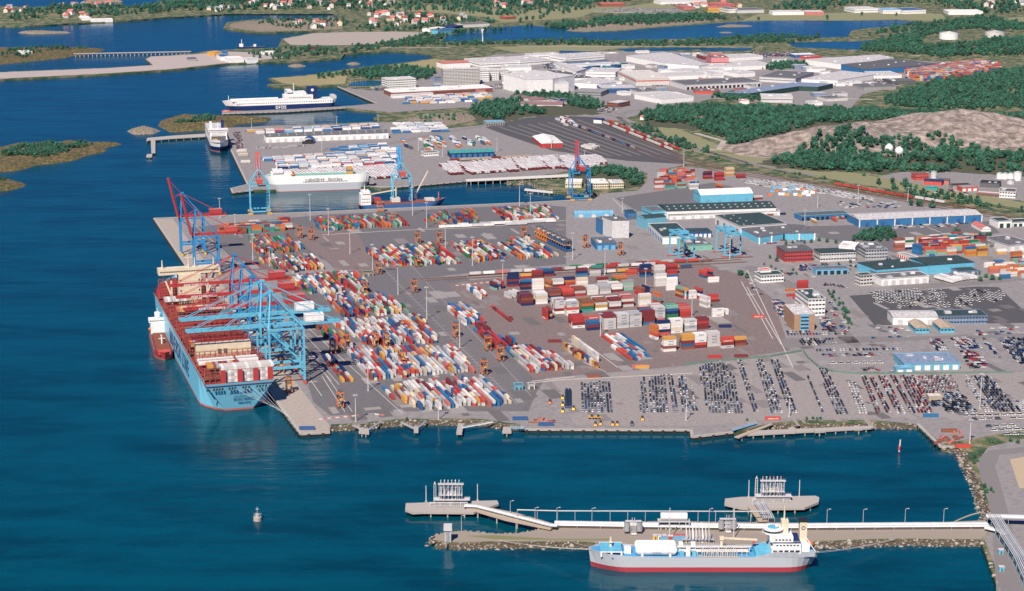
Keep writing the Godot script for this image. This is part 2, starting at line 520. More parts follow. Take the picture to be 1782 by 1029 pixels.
	for g in ["640 16 760 8 900 18 1000 12 1100 10 1140 4 1180 12 1160 24 1030 22 1010 30 930 36 860 40 850 30 760 22", "1290 36 1320 24 1480 22 1640 24 1650 38 1560 34 1480 35.5 1368 35.5", "1740 32 1800 28 1800 44 1760 43", "850 82 1000 78 1100 82 1000 92 900 92", "1190 260 1300 284 1480 318 1700 352 1800 366 1800 356 1600 320 1420 290 1280 268", "1130 205 1200 232 1290 268 1220 262 1160 240"]:
		sheet("meadow", g, mat_of("meadow", Color(0.23, 0.23, 0.12), 150), 0.07)
	for g in ["768 72 819 72.5 900 70.5 1018 71 1200 67.5 1301 67 1427 66 1476 64 1482 53 1509 49 1620 40.5 1563 35.5 1482 36.5 1368 36 1284 38 1200 44 1136 49 1085 54 1009 56.4 984 54 994 49.6 917 44.6 900 45.5 836 48.8 777 62.3", "1368 74 1500 72 1554 67.3 1519 79 1532 87 1482 86 1385 82.5", "1216 84 1310 84 1306 88 1222 89.5", "973 88 1040 90 1038 92 974 92", "612 144 640 140 674 141 672 146 640 150 605 150", "1076 85 1200 83 1240 85 1150 89 1090 90"]:
		sheet("lake", g, lm, 0.16)
	ribbon("motorway", ["1046 196 1080 206 1100 222 1150 242 1220 262 1290 280 1340 292 1420 306", "1300 205 1180 198 1120 190 1086 196 1078 206 1092 218", "1130 232 1210 258 1300 284", "560 262 640 256 700 246 760 232 850 218 905 206 960 200 1040 204"], 11, mat_of("motorway", Color(0.22, 0.205, 0.2), 60), 0.2)
	for i in 9:
		ribbon("siding", ["%f %f %f %f" % [868 + i * 17, 221 - i * 1.6, 1030 + i * 17, 273 - i * 0.5]], 3.4, mat_of("siding", Color(0.2, 0.185, 0.175), 40), 0.2 + i * 0.001)
	ribbon("gravel_road", ["1210 232 1260 246 1250 262 1220 258", "1440 170 1560 176 1700 182 1800 186", "900 80 1000 81 1200 81 1310 82", "1580 98 1660 92 1740 84 1800 82", "620 83 700 83.5 780 83"], 9, mat_of("gravel_road", Color(0.42, 0.38, 0.34), 60), 0.21)
	# older and newer asphalt, each tone one sheet of patches
	for k in 3:
		var pb := MB.new()
		for i in 170:
			var o := gp(rng.randf_range(330, 1780), rng.randf_range(390, 725))
			if o.x < -440 + (o.z + 1900) * -0.1 or px_of(o).x < 300 + (px_of(o).y - 380) * 0.78:
				continue
			var u := dirv(QUAY) * rng.randf_range(4, 34)
			var w := dirv(CROSS) * rng.randf_range(3, 14)
			var y := Vector3(0, 0.116 + 0.0045 * k + 0.000025 * i, 0)
			pb.quad(o + y, o + u + y, o + u + w + y, o + w + y, Vector3.UP)
		struct(pb, "asphalt_patches", mat_of(["old_asphalt", "new_asphalt", "bleached_asphalt"][k], [Color(0.21, 0.19, 0.187), Color(0.13, 0.122, 0.124), Color(0.29, 0.27, 0.262)][k], 50))
	# hills and islands
	var isl := mat("island_ground", 0.95, 0, "nature", 130)
	isl.albedo_color = Color(1.0, 0.86, 0.76)
	hill("island", "-80 250 0 256 28 249 60 250 70 246 90 250 118 245 150 247 185 247 205 248 175 254 178 260 140 268 128 274 90 280 62 282 30 292 -10 296 -80 300", 7.5, 45, 6, isl, -6)
	hill("island", "-60 312 10 310 38 318 32 322 10 327 -60 332", 6, 30, 5, isl, -6)
	hill("island", "281 216 285 208 318 200 345 203 400 203 440 205 466 204 462 208 410 212 395 219 350 223 300 226", 7, 30, 4, isl, -6)
	hill("skerry", "227 225 250 219 273 225 262 229 236 230", 3.5, 12, 3, rockm, -5)
	hill("island", "-60 83 0 82 140 82 178 84.5 160 90 125 94 110 98 60 103 0 109 -60 112", 5, 60, 10, isl, -6)
	for s in ["35 55 60 53 90 54 118 55 60 57", "1243 47 1268 43 1300 44 1312 46 1270 47.5", "1250 56.5 1262 55.5 1278 57 1258 58", "505 112.5 515 111.5 528 112.5 515 114", "607 109 615 108 623 109 614 110", "150 0 160 2 210 1 200 -3 160 -4", "450 2 460 3.5 520 2 500 -2"]:
		hill("skerry", s, 2.5, 10, 4, rockm, -5)
	hill("far_hill", "-80 14 55 13 151 8 236 12 300 2 420 -30 640 -30 640 18 578 22.5 394 22.5 300 28 202 35 126 39 50 43 -80 43", 16, 220, 22, nature, -1, true, 0.8)
	hill("far_hill", "395 47 400 40 435 36 510 33 586 31 600 50 560 52 448 55.5", 9, 90, 10, rockm, -1, true)
	hill("far_hill", "600 34 640 24 700 20 860 34 880 38 800 48 680 50 610 48", 10, 150, 16, nature, -1, true)
	hill("far_hill", "600 12 640 -60 1160 -70 1170 -10 1040 6 920 14 760 6", 28, 500, 40, nature, -1, true, 0.7)
	hill("far_hill", "1330 14 1360 -60 2300 -70 2300 20 1800 24 1560 14", 40, 500, 40, nature, -1, true, 0.7)
	hill("rock_hill", "985 54 992 42 1010 36 1040 34 1110 30 1220 28 1270 34 1200 42.5 1136 47.5 1085 52.5 1009 55.5", 9, 120, 10, rockm, -1, true)
	hill("wooded_ridge", "1480 86 1530 60 1600 44 1800 38 2200 38 2200 190 1700 205 1480 178 1520 160 1620 130 1660 105", 22, 400, 22, nature, -1, true, 0.9)
	hill("wooded_hill", "1106 206 1150 186 1300 190 1480 196 1700 205 1900 210 1900 250 1400 258 1290 252 1260 236 1200 226 1120 222", 13, 190, 10, mat_of("forest_floor", Color(0.07, 0.075, 0.045), 90), -1, true)
	hill("wooded_hill", "808 196 830 182 900 176 1000 178 1060 192 1050 200 930 206 880 216 815 210", 7, 120, 8, mat_of("forest_floor", Color(0.07, 0.075, 0.045), 90), -1, true)
	hill("quarry_slope", "1235 252 1290 248 1340 238 1400 226 1480 216 1600 212 1700 216 1900 224 1900 260 1640 262 1560 290 1440 286 1340 276 1280 270", 34, 105, 6, mat("quarry_rock", 0.95, 0, "quarry", 260), -1, true, 0.55)
	hill("gravel_heap", "1262 262 1290 246 1330 234 1372 252 1384 262 1340 270 1290 270", 26, 110, 4, mat_of("crushed_stone", Color(0.36, 0.35, 0.36), 60), -1, true, 0.2)
	hill("wooded_hill", "1310 285 1350 270 1470 262 1560 258 1650 262 1900 270 1900 318 1650 300 1560 302 1440 300 1340 294", 8, 120, 9, mat_of("forest_floor", Color(0.1, 0.1, 0.06), 90), -1, true)
	hill("rocky_knoll", "700 208 740 197 800 195 830 200 835 208 800 217 740 222", 6, 60, 6, rockm, -1, true)
	hill("wooded_hill", "985 308 1030 298 1060 292 1110 300 1124 312 1122 326 1080 330 1020 322", 6, 50, 6, mat_of("forest_floor", Color(0.07, 0.075, 0.045), 90), -1, true)
	# shores of loose stone
	bank("574 741 640 738 696 732 741 732 808 731 840 732 876 738 905 740", 8, 1)
	bank("1340 738 1380 738 1518 737 1597 738", 8, 1)
	bank("1638 777 1662 778 1683 785 1684 799 1697 825 1707 844 1715 873 1723 892 1722 905", 9, 1)
	bank("1707 940 1560 938 1418 943 1400 955 1117 955 1073 951 1057 945 994 943 869 943 781 945 760 942 757 934 771 927 806 924 856 929 897 929 938 922 963 913", 8, -1)
	bank("1029 347 1050 337 985 334 949 330 922 316 892 319 877 313", 5, -1)
	bank("1760 1075 1740 1029 1719 972 1707 940", 5, 1)
	var bb := MB.new()
	blob(bb, Vector3.ZERO, 1.0, 3)
	many("boulders", "loose grey boulders along the stone banks of the shores", bb.mesh(), mat("vc", 0.9, 0, ""), boulders, boulder_tones)
func mat_of(called: String, c: Color, tile: float) -> StandardMaterial3D:
	var m := mat(called, 0.93, 0, "pave", tile)
	m.albedo_color = c.linear_to_srgb()
	return m
# A rough 20-sided lump.
func blob(b: MB, o: Vector3, r: float, sd: int, jag := 0.25) -> void:
	var g := RandomNumberGenerator.new()
	g.seed = sd
	var t := (1.0 + sqrt(5.0)) / 2.0
	var p := []
	for q in [Vector3(-1, t, 0), Vector3(1, t, 0), Vector3(-1, -t, 0), Vector3(1, -t, 0), Vector3(0, -1, t), Vector3(0, 1, t), Vector3(0, -1, -t), Vector3(0, 1, -t), Vector3(t, 0, -1), Vector3(t, 0, 1), Vector3(-t, 0, -1), Vector3(-t, 0, 1)]:
		p.append(o + q.normalized() * r * g.randf_range(1.0 - jag, 1.0 + jag))
	for f in [[0, 11, 5], [0, 5, 1], [0, 1, 7], [0, 7, 10], [0, 10, 11], [1, 5, 9], [5, 11, 4], [11, 10, 2], [10, 7, 6], [7, 1, 8], [3, 9, 4], [3, 4, 2], [3, 2, 6], [3, 6, 8], [3, 8, 9], [4, 9, 5], [2, 4, 11], [6, 2, 10], [8, 6, 7], [9, 8, 1]]:
		b.tri(p[f[0]], p[f[1]], p[f[2]], p[f[0]] + p[f[1]] + p[f[2]] - o * 3)
# ---- trees: a trunk and a crown of leaf clumps with ragged edges
func crown(sd: int, tall: float) -> MB:
	var b := MB.new()
	var g := RandomNumberGenerator.new()
	g.seed = sd
	for i in 13:
		var a := g.randf() * TAU
		var t := g.randf()
		var r := sqrt(g.randf()) * 0.62 * (1.0 - 0.55 * t)
		var k := g.randf_range(0.7, 1.35)
		b.col = Color(k, k * g.randf_range(0.95, 1.08), k * 0.9)
		var o := Vector3(cos(a) * r, tall * (0.25 + 0.62 * t), sin(a) * r)
		blob(b, o, g.randf_range(0.26, 0.42), sd * 31 + i, 0.34)
	for i in 150:
		var u := Vector3(g.randfn(), g.randfn() * 0.9, g.randfn()).normalized()
		var o := Vector3(u.x * 0.86, tall * 0.56 + u.y * tall * 0.46, u.z * 0.86) * g.randf_range(0.8, 1.08)
		var k := g.randf_range(0.6, 1.5)
		b.col = Color(k, k, k * 0.85)
		var s := Vector3(g.randfn(), g.randfn(), g.randfn()).normalized() * 0.13
		var w := Vector3(g.randfn(), g.randfn(), g.randfn()).normalized() * 0.13
		b.tri(o, o + s, o + w, u)
	return b
func trunk_shape(tall: float) -> MB:
	var b := MB.new()
	b.col = Color(1.6, 0.9, 0.9)
	b.tube(Vector3.ZERO, Vector3(0, tall * 0.5, 0), 0.07, 0.045, 5, false)
	for a in [0.3, 2.4, 4.4]:
		b.tube(Vector3(0, tall * 0.3, 0), Vector3(cos(a) * 0.35, tall * 0.6, sin(a) * 0.35), 0.035, 0.015, 4, false)
	return b
# Every wood: an outline, how far apart its trees stand, their size, how many per hundred are left out, a tone.
func wood(where: String, outline: String, gap: float, rmin: float, rmax: float, tone := Color(1, 1, 1), keep := 1.0) -> void:
	var pl := poly(outline)
	var r := Rect2(pl[0], Vector2.ZERO)
	for p in pl:
		r = r.expand(p)
	var z := r.position.y
	while z < r.end.y:
		var x := r.position.x
		while x < r.end.x:
			var p := Vector2(x + rng.randf_range(-0.45, 0.45) * gap, z + rng.randf_range(-0.45, 0.45) * gap)
			x += gap
			if rng.randf() > keep or not Geometry2D.is_point_in_polygon(p, pl):
				continue
			if keep >= 0.95 and (relief.get_noise_2d(p.x * 4 + 900, p.y * 4) < -0.33 or (edge_of(p, pl) < gap * 1.6 and rng.randf() < 0.4)):
				continue
			if keep < 0.95 and relief.get_noise_2d(p.x * 2.2, p.y * 2.2) < 0.15 - keep * 0.35:
				continue
			var y := ground(p)
			var k := rng.randf_range(0.6, 1.5)
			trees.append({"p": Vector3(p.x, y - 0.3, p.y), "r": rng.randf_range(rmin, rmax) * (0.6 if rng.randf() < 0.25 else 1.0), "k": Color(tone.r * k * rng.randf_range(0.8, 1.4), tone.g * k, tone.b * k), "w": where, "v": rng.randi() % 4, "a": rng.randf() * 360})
		z += gap
func lone(where: String, spots: String, r: float, tone := Color(1, 1, 1)) -> void:
	var f := nums(spots)
	for i in range(0, f.size() - 1, 2):
		var p := gp(f[i], f[i + 1])
		var k := rng.randf_range(0.85, 1.2)
		trees.append({"p": Vector3(p.x, ground(Vector2(p.x, p.z)) - 0.2, p.z), "r": r * rng.randf_range(0.8, 1.2), "k": Color(tone.r * k, tone.g * k, tone.b * k), "w": where, "v": rng.randi() % 4, "a": rng.randf() * 360})
func build_trees() -> void:
	var pale := Color(1.7, 1.45, 1.5)
	var olive := Color(1.5, 1.25, 1.0)
	wood("in the wood below the quarry", "1345 287 1400 270 1480 262 1530 266 1520 275 1536 284 1560 290 1600 296 1580 300 1500 301 1420 298 1380 294", 8.0, 4.5, 7.5)
	wood("on the slope round the two white gas spheres", "1520 268 1560 258 1640 250 1700 262 1740 270 1800 268 1800 310 1740 304 1690 296 1640 304 1570 296 1545 280", 9.5, 4.0, 7.0, Color(1.05, 1.05, 1.0), 0.8)
	wood("on the hill behind the quarry", "1112 202 1150 190 1240 186 1300 188 1400 190 1560 194 1700 200 1800 205 1800 230 1720 226 1600 219 1480 221 1400 231 1330 242 1290 256 1272 258 1264 244 1210 222 1120 212", 7.8, 4.0, 6.6)
	wood("on the wooded hill with the red-roofed houses in its middle", "812 196 830 184 880 178 900 166 950 164 1000 170 1050 180 1056 190 1000 190 980 178 900 178 886 188 960 196 950 200 890 202 870 212 850 208", 8.0, 4.0, 6.5)
	wood("on the hill beside the end of the inner dock", "985 306 1030 298 1060 292 1110 300 1124 312 1120 326 1100 326 1076 312 1010 310", 6.5, 3.2, 5.2)
	wood("on the ridge right of the stacked container depot", "1540 172 1600 150 1660 138 1740 128 1800 122 1800 190 1700 192 1600 190 1540 182", 8.5, 3.6, 6.2)
	wood("on the ridge around the two big white tanks", "1500 80 1560 64 1590 58 1620 60 1600 74 1610 84 1680 84 1740 78 1800 76 1800 104 1700 98 1640 102 1600 96 1560 92 1500 90", 9.5, 3.8, 6.5)
	wood("on the rocky ridge behind the lakes", "1510 62 1560 46 1640 38 1720 30 1800 46 1800 66 1740 62 1680 54 1620 64 1580 56", 11, 4, 7, Color(1, 1, 1), 0.8)
	wood("along the shore of the big lake", "600 78 640 80 700 70 740 60 780 64 760 74 900 72 1010 70 1090 74 1200 70 1260 68 1340 60 1430 66 1380 74 1300 78 1200 80 1060 80 900 78 760 80 640 84", 9.5, 3, 5.6, Color(1, 1, 1), 0.85)
	wood("on the rocky hill behind the big lake", "950 46 990 40 1020 42 1060 30 1230 26 1270 34 1200 40 1136 45 1040 49 1000 52 960 50", 11, 4, 7)
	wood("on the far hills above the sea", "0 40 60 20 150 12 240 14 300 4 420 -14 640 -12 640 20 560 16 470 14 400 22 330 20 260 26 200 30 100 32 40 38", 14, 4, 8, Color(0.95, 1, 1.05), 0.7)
	wood("on the rocky headland in the strait", "430 43 520 36 590 34 620 38 590 48 540 52 480 50", 11, 3.2, 6, Color(1, 1, 1), 0.6)
	wood("round the far village by the marina", "600 50 640 46 700 42 720 30 660 24 620 22 640 20 760 32 870 38 860 42 800 46 740 52 660 56", 13, 4, 7.5, Color(1, 1, 1), 0.65)
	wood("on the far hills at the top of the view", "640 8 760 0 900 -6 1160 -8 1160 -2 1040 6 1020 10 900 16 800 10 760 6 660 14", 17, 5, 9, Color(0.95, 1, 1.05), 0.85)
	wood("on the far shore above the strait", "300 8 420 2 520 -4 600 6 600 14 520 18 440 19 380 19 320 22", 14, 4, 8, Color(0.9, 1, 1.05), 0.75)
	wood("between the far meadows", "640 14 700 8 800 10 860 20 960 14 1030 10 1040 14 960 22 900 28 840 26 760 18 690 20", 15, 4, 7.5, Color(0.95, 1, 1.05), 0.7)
	wood("on the point of the far village harbour", "740 54 800 56 860 52 930 46 920 50 860 55 790 60 748 62", 14, 4, 7, Color(1, 1, 1), 0.7)
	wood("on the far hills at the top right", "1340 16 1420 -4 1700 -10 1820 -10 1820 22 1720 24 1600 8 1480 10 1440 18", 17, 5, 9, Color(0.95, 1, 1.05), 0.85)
	wood("on the headland behind the blue and white ferry", "545 136 600 128 650 120 700 118 760 122 762 132 740 140 700 142 640 138 600 132 560 138", 11, 4.5, 7.5)
	wood("on the long island by the causeway", "10 92 40 86 140 84 160 88 100 92 60 96 40 103 0 105 0 98", 11, 3, 5, Color(1, 1, 1), 0.75)
	wood("on the point by the far construction yard", "430 94 500 84 560 84 640 82 660 86 620 92 560 96 500 104 440 102", 12, 3.5, 6, Color(1, 1, 1), 0.7)
	wood("on the rocky island at the left", "0 272 40 262 70 256 100 258 130 258 125 268 100 274 60 278 20 278 0 276", 5, 2.4, 4.2)
	wood("on the rocky island at the left", "95 254 140 250 160 254 140 262 110 258", 5.5, 2.0, 3.4, Color(1, 1, 1), 0.85)
	wood("on the small rock at the left edge", "-5 318 15 314 20 318 5 322 -5 324", 6, 2, 3)
	wood("on the island beside the white ferry", "300 217 330 213 355 208 378 210 372 216 350 219 320 219", 4.6, 2, 3.4, Color(1, 1, 1), 0.9)
	wood("on the rocky knoll behind the trailer park", "706 206 760 208 820 198 830 202 800 214 740 220", 8, 2.2, 4.2, olive, 0.6)
	wood("along the motorway behind the rail terminal", "1085 222 1120 214 1130 222 1180 240 1240 262 1232 268 1180 256 1130 238", 9, 2.6, 4.6, Color(1, 1, 1), 0.75)
	wood("along the motorway behind the rail terminal", "1076 216 1130 222 1250 272 1230 274 1130 246", 9, 2.2, 4.0, Color(1, 1, 1), 0.6)
	wood("in the park behind the red brick office", "1478 420 1500 408 1540 400 1556 404 1566 416 1540 421 1500 424", 6.5, 3.0, 5.2)
	wood("among the warehouses of the far industrial estate", "1324 118 1350 112 1380 110 1420 112 1400 118 1360 122 1330 124", 9, 4, 6.5)
	wood("between the dark warehouse and the quarry", "1236 166 1280 164 1330 168 1330 176 1290 178 1240 172", 8, 3.5, 6)
	wood("behind the railway at the right", "1560 338 1610 332 1680 346 1740 358 1800 362 1800 374 1720 362 1640 350 1580 344", 8, 2.6, 4.6, Color(1, 1, 1), 0.7)
	wood("behind the railway at the right", "1520 322 1560 316 1600 322 1596 334 1560 334 1530 330", 9, 2.8, 5.0, Color(1, 1, 1), 0.55)
	wood("in front of the pale apartment of the refinery", "1440 306 1500 302 1560 316 1500 316", 12, 2.5, 4.5, olive, 0.4)
	wood("beside the green slope along the railway", "1230 272 1300 282 1340 292 1480 312 1470 318 1340 300 1240 282", 14, 1.6, 3.4, olive, 0.45)
	wood("beside the road along the south shore", "1690 790 1700 800 1716 826 1730 860 1738 890 1728 892 1716 862 1702 826 1690 806", 5, 1.2, 2.3, olive, 0.6)
	wood("on the shore beside the white vans", "1692 776 1730 768 1782 766 1782 774 1720 780", 6, 1.4, 2.4, olive, 0.6)
	wood("in the hedge beside the white office tower", "1440 508 1452 506 1480 548 1488 576 1478 578 1468 550", 4.2, 1.5, 2.3)
	lone("standing alone beside the long blue warehouse", "1585 358 1600 360", 5.6)
	lone("standing alone beside the long blue warehouse", "1622 362", 5.4)
	lone("on the grey yard behind the container depot", "1665 412", 5.2)
	lone("on the grey yard behind the container depot", "1706 412 1718 413 1724 412", 3.6)
	lone("in front of the dark red office", "1340 450 1410 449 1352 456 1375 455 1345 418 1380 424 1368 426", 2.9)
	lone("along the street beside the dark red office", "1330 462 1342 466 1350 470 1360 476 1380 472 1386 478 1432 462 1460 462 1480 458", 1.9, olive)
	lone("behind the pale office with green roof", "1425 420 1440 422 1455 424 1400 424 1412 423", 2.6, pale)
	lone("beside the blue depot with the dark green roof", "1704 478 1716 484 1728 488 1740 488 1706 490", 3.4, olive)
	lone("at the road bend beside the white villa", "1288 480 1300 484 1292 478", 3.2)
	lone("on the stone bank of the terminal", "1415 730 1422 731 1428 730 708 731 1404 731 1300 733", 1.5, olive)
	lone("along the white warehouse of the far estate", "844 111 850 111 856 110.5 866 110 872 110 878 109.5 886 109 894 108.5 902 108 908 108 922 106 928 106 934 106 940 105.5", 2.7)
	lone("on the pale field of the far estate", "1336 72 1362 70 1424 65 1440 34 1285 34 1320 35 1500 27 1560 28", 6)
	lone("on the dry meadow above the lake", "906 38 916 36 928 34 940 33 946 30 952 26 980 24 990 22 870 16 922 18 780 18 810 20 824 20", 6)
	trees.sort_custom(func(a, b): return a.p.length() / a.r < b.p.length() / b.r)
	var shapes := []
	var trunks := []
	var whole := []
	for i in 4:
		var tall: float = [1.9, 1.6, 2.2, 1.75][i]
		var cb := crown(i + 5, tall)
		var tb := trunk_shape(tall)
		shapes.append(cb.mesh())
		trunks.append(tb.mesh())
		cb.add(tb)
		whole.append(cb.mesh())
	var leaf := mat("vc", 0.85, 0, "")
	var rest := [{}, {}, {}, {}]
	var tints := {}
	var n := 0
	var per := {}
	for t in trees:
		var q := px_of(t.p)
		if n < 300 and q.x > -30 and q.x < 1812:
			n += 1
			per[t.w] = per.get(t.w, []) + [q.x]
	for w in per:
		per[w].sort()
	n = 0
	for t in trees:
		var s: Vector3 = Vector3.ONE * t.r
		var q := px_of(t.p)
		if q.x < -30 or q.x > 1812:
			continue
		if n < 300:
			n += 1
			var tone := int(clampf((t.k.g - 0.7) * 6, 0, 5))
			var key := "%d %s" % [tone, t.k.r > 1.4]
			if not tints.has(key):
				var m: StandardMaterial3D = leaf.duplicate()
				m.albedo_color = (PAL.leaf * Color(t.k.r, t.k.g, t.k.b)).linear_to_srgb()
				tints[key] = m
			var tone_word := "dark green" if t.k.g < 0.95 else ("olive" if t.k.r > 1.4 else "green")
			var o := thing("broadleaf_tree", "%s tree, %s from left, %s" % [tone_word, nth(per[t.w].find(q.x)), t.w], "tree", t.p, t.a, "trees " + t.w)
			part(trunks[t.v], "trunk", mat("trunk", 0.9), o).scale = s
			part(shapes[t.v], "crown", tints[key], o).scale = s
		else:
			var d: Dictionary = rest[t.v]
			if not d.has("x"):
				d.x = []
				d.c = []
			d.x.append(Transform3D(Basis(Vector3.UP, deg_to_rad(t.a)).scaled(s), t.p))
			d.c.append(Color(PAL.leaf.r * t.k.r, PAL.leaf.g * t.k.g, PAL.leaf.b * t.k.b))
	for i in 4:
		if rest[i].has("x"):
			many("woodland", "woodland of dark green trees covering the hills, shores and ridges behind the port", whole[i], leaf, rest[i].x, rest[i].c)
	print("trees ", trees.size())
# ---- buildings. roof: the traced front-left, front-right (and back-right) corners of the roof edge at height h; o: the features.
func zc(ox: float, oy: float, k: float, t: String) -> String:
	var f := nums(t)
	var s := ""
	for i in range(0, f.size() - 1, 2):
		s += "%f %f " % [ox + f[i] / k, oy + f[i + 1] / k]
	return s
func bld(called: String, label: String, h: float, roof: String, depth: float, wall: String, top: String, o := {}) -> Node3D:
	var f := nums(roof)
	var a := gp(f[0], f[1], h)
	var b := gp(f[2], f[3], h)
	foot.append(a)
	foot.append(b)
	foot.append((a + b) / 2 + Vector3(0, 0, -15))
	var w := a.distance_to(b)
	var ax := (b - a) / w
	var bearing := rad_to_deg(atan2(ax.x, -ax.z))
	if f.size() > 4:
		var c := gp(f[4], f[5], h) - b
		depth = maxf(6.0, absf(c.dot(dirv(bearing - 90.0))))
	var base: float = o.get("base", 0.0)
	var t := thing(called, label, o.get("cat", "building"), Vector3(a.x, base, a.z), bearing, o.get("group", ""))
	h -= base
	var wm := mat(wall, 0.7)
	var rm := mat(top, 0.8, 0, "dirt", 55)
	var m := MB.new()
	m.box(0, w, -2, h, -depth, 0)
	part(m, "wall", wm, t)
	m = MB.new()
	var g: float = o.get("gable", 0.0)
	var arch: float = o.get("arch", 0.0)
	if arch > 0.0:
		var n := 10
		for i in n:
			var z0 := -depth * i / n
			var z1 := -depth * (i + 1) / n
			var y0 := h + arch * sin(PI * i / n) + 0.02
			var y1 := h + arch * sin(PI * (i + 1) / n) + 0.02
			m.hexa([Vector3(-0.3, h, z0), Vector3(w + 0.3, h, z0), Vector3(w + 0.3, h, z1), Vector3(-0.3, h, z1), Vector3(-0.3, y0, z0), Vector3(w + 0.3, y0, z0), Vector3(w + 0.3, y1, z1), Vector3(-0.3, y1, z1)])
		part(m, "roof", rm, t)
		m = MB.new()
		for i in n:
			var z0 := -depth * i / n
			var z1 := -depth * (i + 1) / n
			for x in [-0.45, w + 0.32]:
				m.hexa([Vector3(x, h, z0), Vector3(x + 0.13, h, z0), Vector3(x + 0.13, h, z1), Vector3(x, h, z1), Vector3(x, h + arch * sin(PI * i / n), z0), Vector3(x + 0.13, h + arch * sin(PI * i / n), z0), Vector3(x + 0.13, h + arch * sin(PI * (i + 1) / n), z1), Vector3(x, h + arch * sin(PI * (i + 1) / n), z1)])
		part(m, "gable_end", wm, t)
	elif g > 0.0:
		var along: bool = o.get("ridge", w > depth)
		if along:
			var zr := -depth * 0.5
			m.hexa([Vector3(-0.4, h, 0.5), Vector3(w + 0.4, h, 0.5), Vector3(w + 0.4, h, zr), Vector3(-0.4, h, zr), Vector3(-0.4, h + 0.25, 0.5), Vector3(w + 0.4, h + 0.25, 0.5), Vector3(w + 0.4, h + g, zr), Vector3(-0.4, h + g, zr)])
			m.hexa([Vector3(-0.4, h, zr), Vector3(w + 0.4, h, zr), Vector3(w + 0.4, h, -depth - 0.5), Vector3(-0.4, h, -depth - 0.5), Vector3(-0.4, h + g, zr), Vector3(w + 0.4, h + g, zr), Vector3(w + 0.4, h + 0.25, -depth - 0.5), Vector3(-0.4, h + 0.25, -depth - 0.5)])
		else:
			var xr := w * 0.5
			m.hexa([Vector3(-0.5, h, 0.4), Vector3(xr, h, 0.4), Vector3(xr, h, -depth - 0.4), Vector3(-0.5, h, -depth - 0.4), Vector3(-0.5, h + 0.25, 0.4), Vector3(xr, h + g, 0.4), Vector3(xr, h + g, -depth - 0.4), Vector3(-0.5, h + 0.25, -depth - 0.4)])
			m.hexa([Vector3(xr, h, 0.4), Vector3(w + 0.5, h, 0.4), Vector3(w + 0.5, h, -depth - 0.4), Vector3(xr, h, -depth - 0.4), Vector3(xr, h + g, 0.4), Vector3(w + 0.5, h + 0.25, 0.4), Vector3(w + 0.5, h + 0.25, -depth - 0.4), Vector3(xr, h + g, -depth - 0.4)])
		part(m, "roof", rm, t)
	else:
		m.box(-0.25, w + 0.25, h, h + 0.35, -depth - 0.25, 0.25)
		var rf := part(m, "roof", rm, t)
		var e := MB.new()
		for q in [[-0.3, w + 0.3, -0.1, 0.3], [-0.3, w + 0.3, -depth - 0.3, -depth + 0.1]]:
			e.box(q[0], q[1], h + 0.355, h + 0.8, q[2], q[3])
		for q in [[-0.3, 0.1], [w - 0.1, w + 0.3]]:
			e.box(q[0], q[1], h + 0.355, h + 0.8, -depth + 0.11, -0.11)
		part(e, "parapet", mat(o.get("trim", wall), 0.7), rf)
	var r := RandomNumberGenerator.new()
	r.seed = called.hash() + int(f[0] * 10)
	var gl := mat("glass", 0.15, 0, "")
	var bands: int = o.get("bands", 0)
	for i in bands:
		m = MB.new()
		var y := h * (i + 0.45) / bands
		var k := int(w / 3.0)
		var hh := minf(1.5, h / bands * 0.5)
		for j in k:
			m.box((j + 0.12) * w / k, (j + 0.88) * w / k, y, y + hh, 0.02, 0.07)
		k = int(depth / 3.0)
		for j in k:
			m.box(w + 0.02, w + 0.07, y, y + hh, -(j + 0.88) * depth / k, -(j + 0.12) * depth / k)
			m.box(-0.07, -0.02, y, y + hh, -(j + 0.88) * depth / k, -(j + 0.12) * depth / k)
		part(m, "window_row", gl, t)
	for i in o.get("doors", 0):
		var n: int = o.doors
		m = MB.new()
		var dw: float = minf(5.0, w / n * 0.62)
		m.box((i + 0.5) * w / n - dw / 2, (i + 0.5) * w / n + dw / 2, 0.1, minf(h * 0.72, 5.5), 0.02, 0.12)
		part(m, "door", mat(o.get("door", "darkgrey"), 0.5), t)
	for i in o.get("pil", 0):
		m = MB.new()
		var x: float = w * i / (o.pil - 1)
		m.box(x - 0.7, x + 0.7, 0, h, 0.02, 0.32)
		part(m, "pilaster", mat("white", 0.6), t)
	for i in o.get("sky", 0):
		var n: int = o.sky
		for k in 2:
			m = MB.new()
			var x: float = w * (i + 0.5) / n
			var z := -depth * (0.14 + 0.2 * k)
			var y := h + 0.36 + (g * (-z) / (depth * 0.5) if g > 0 else 0.0)
			m.box(x - 1.1, x + 1.1, y - 0.3, y + 0.5, z - 0.8, z + 0.8)
			part(m, "skylight", mat("rooflight", 0.3), t)
	for i in o.get("vents", 0):
		m = MB.new()
		var sx := r.randf_range(1.2, 3.5)
		var sz := r.randf_range(1.2, 3.0)
		var x := r.randf_range(0.12, 0.88) * w
		var z := -r.randf_range(0.15, 0.85) * depth
		m.box(x - sx, x + sx, h + 0.355, h + r.randf_range(1.2, 2.4), z - sz, z + sz)
		part(m, "roof_unit", mat(["steel", "lightgrey", "white"][i % 3], 0.5), t)
	if o.has("stripe"):
		m = MB.new()
		m.box(0, w, h * 0.62, h * 0.82, 0.02, 0.1)
		m.box(-0.1, -0.02, h * 0.62, h * 0.82, -depth, 0)
		part(m, "colour_stripe", mat(o.stripe, 0.6), t)
	return t
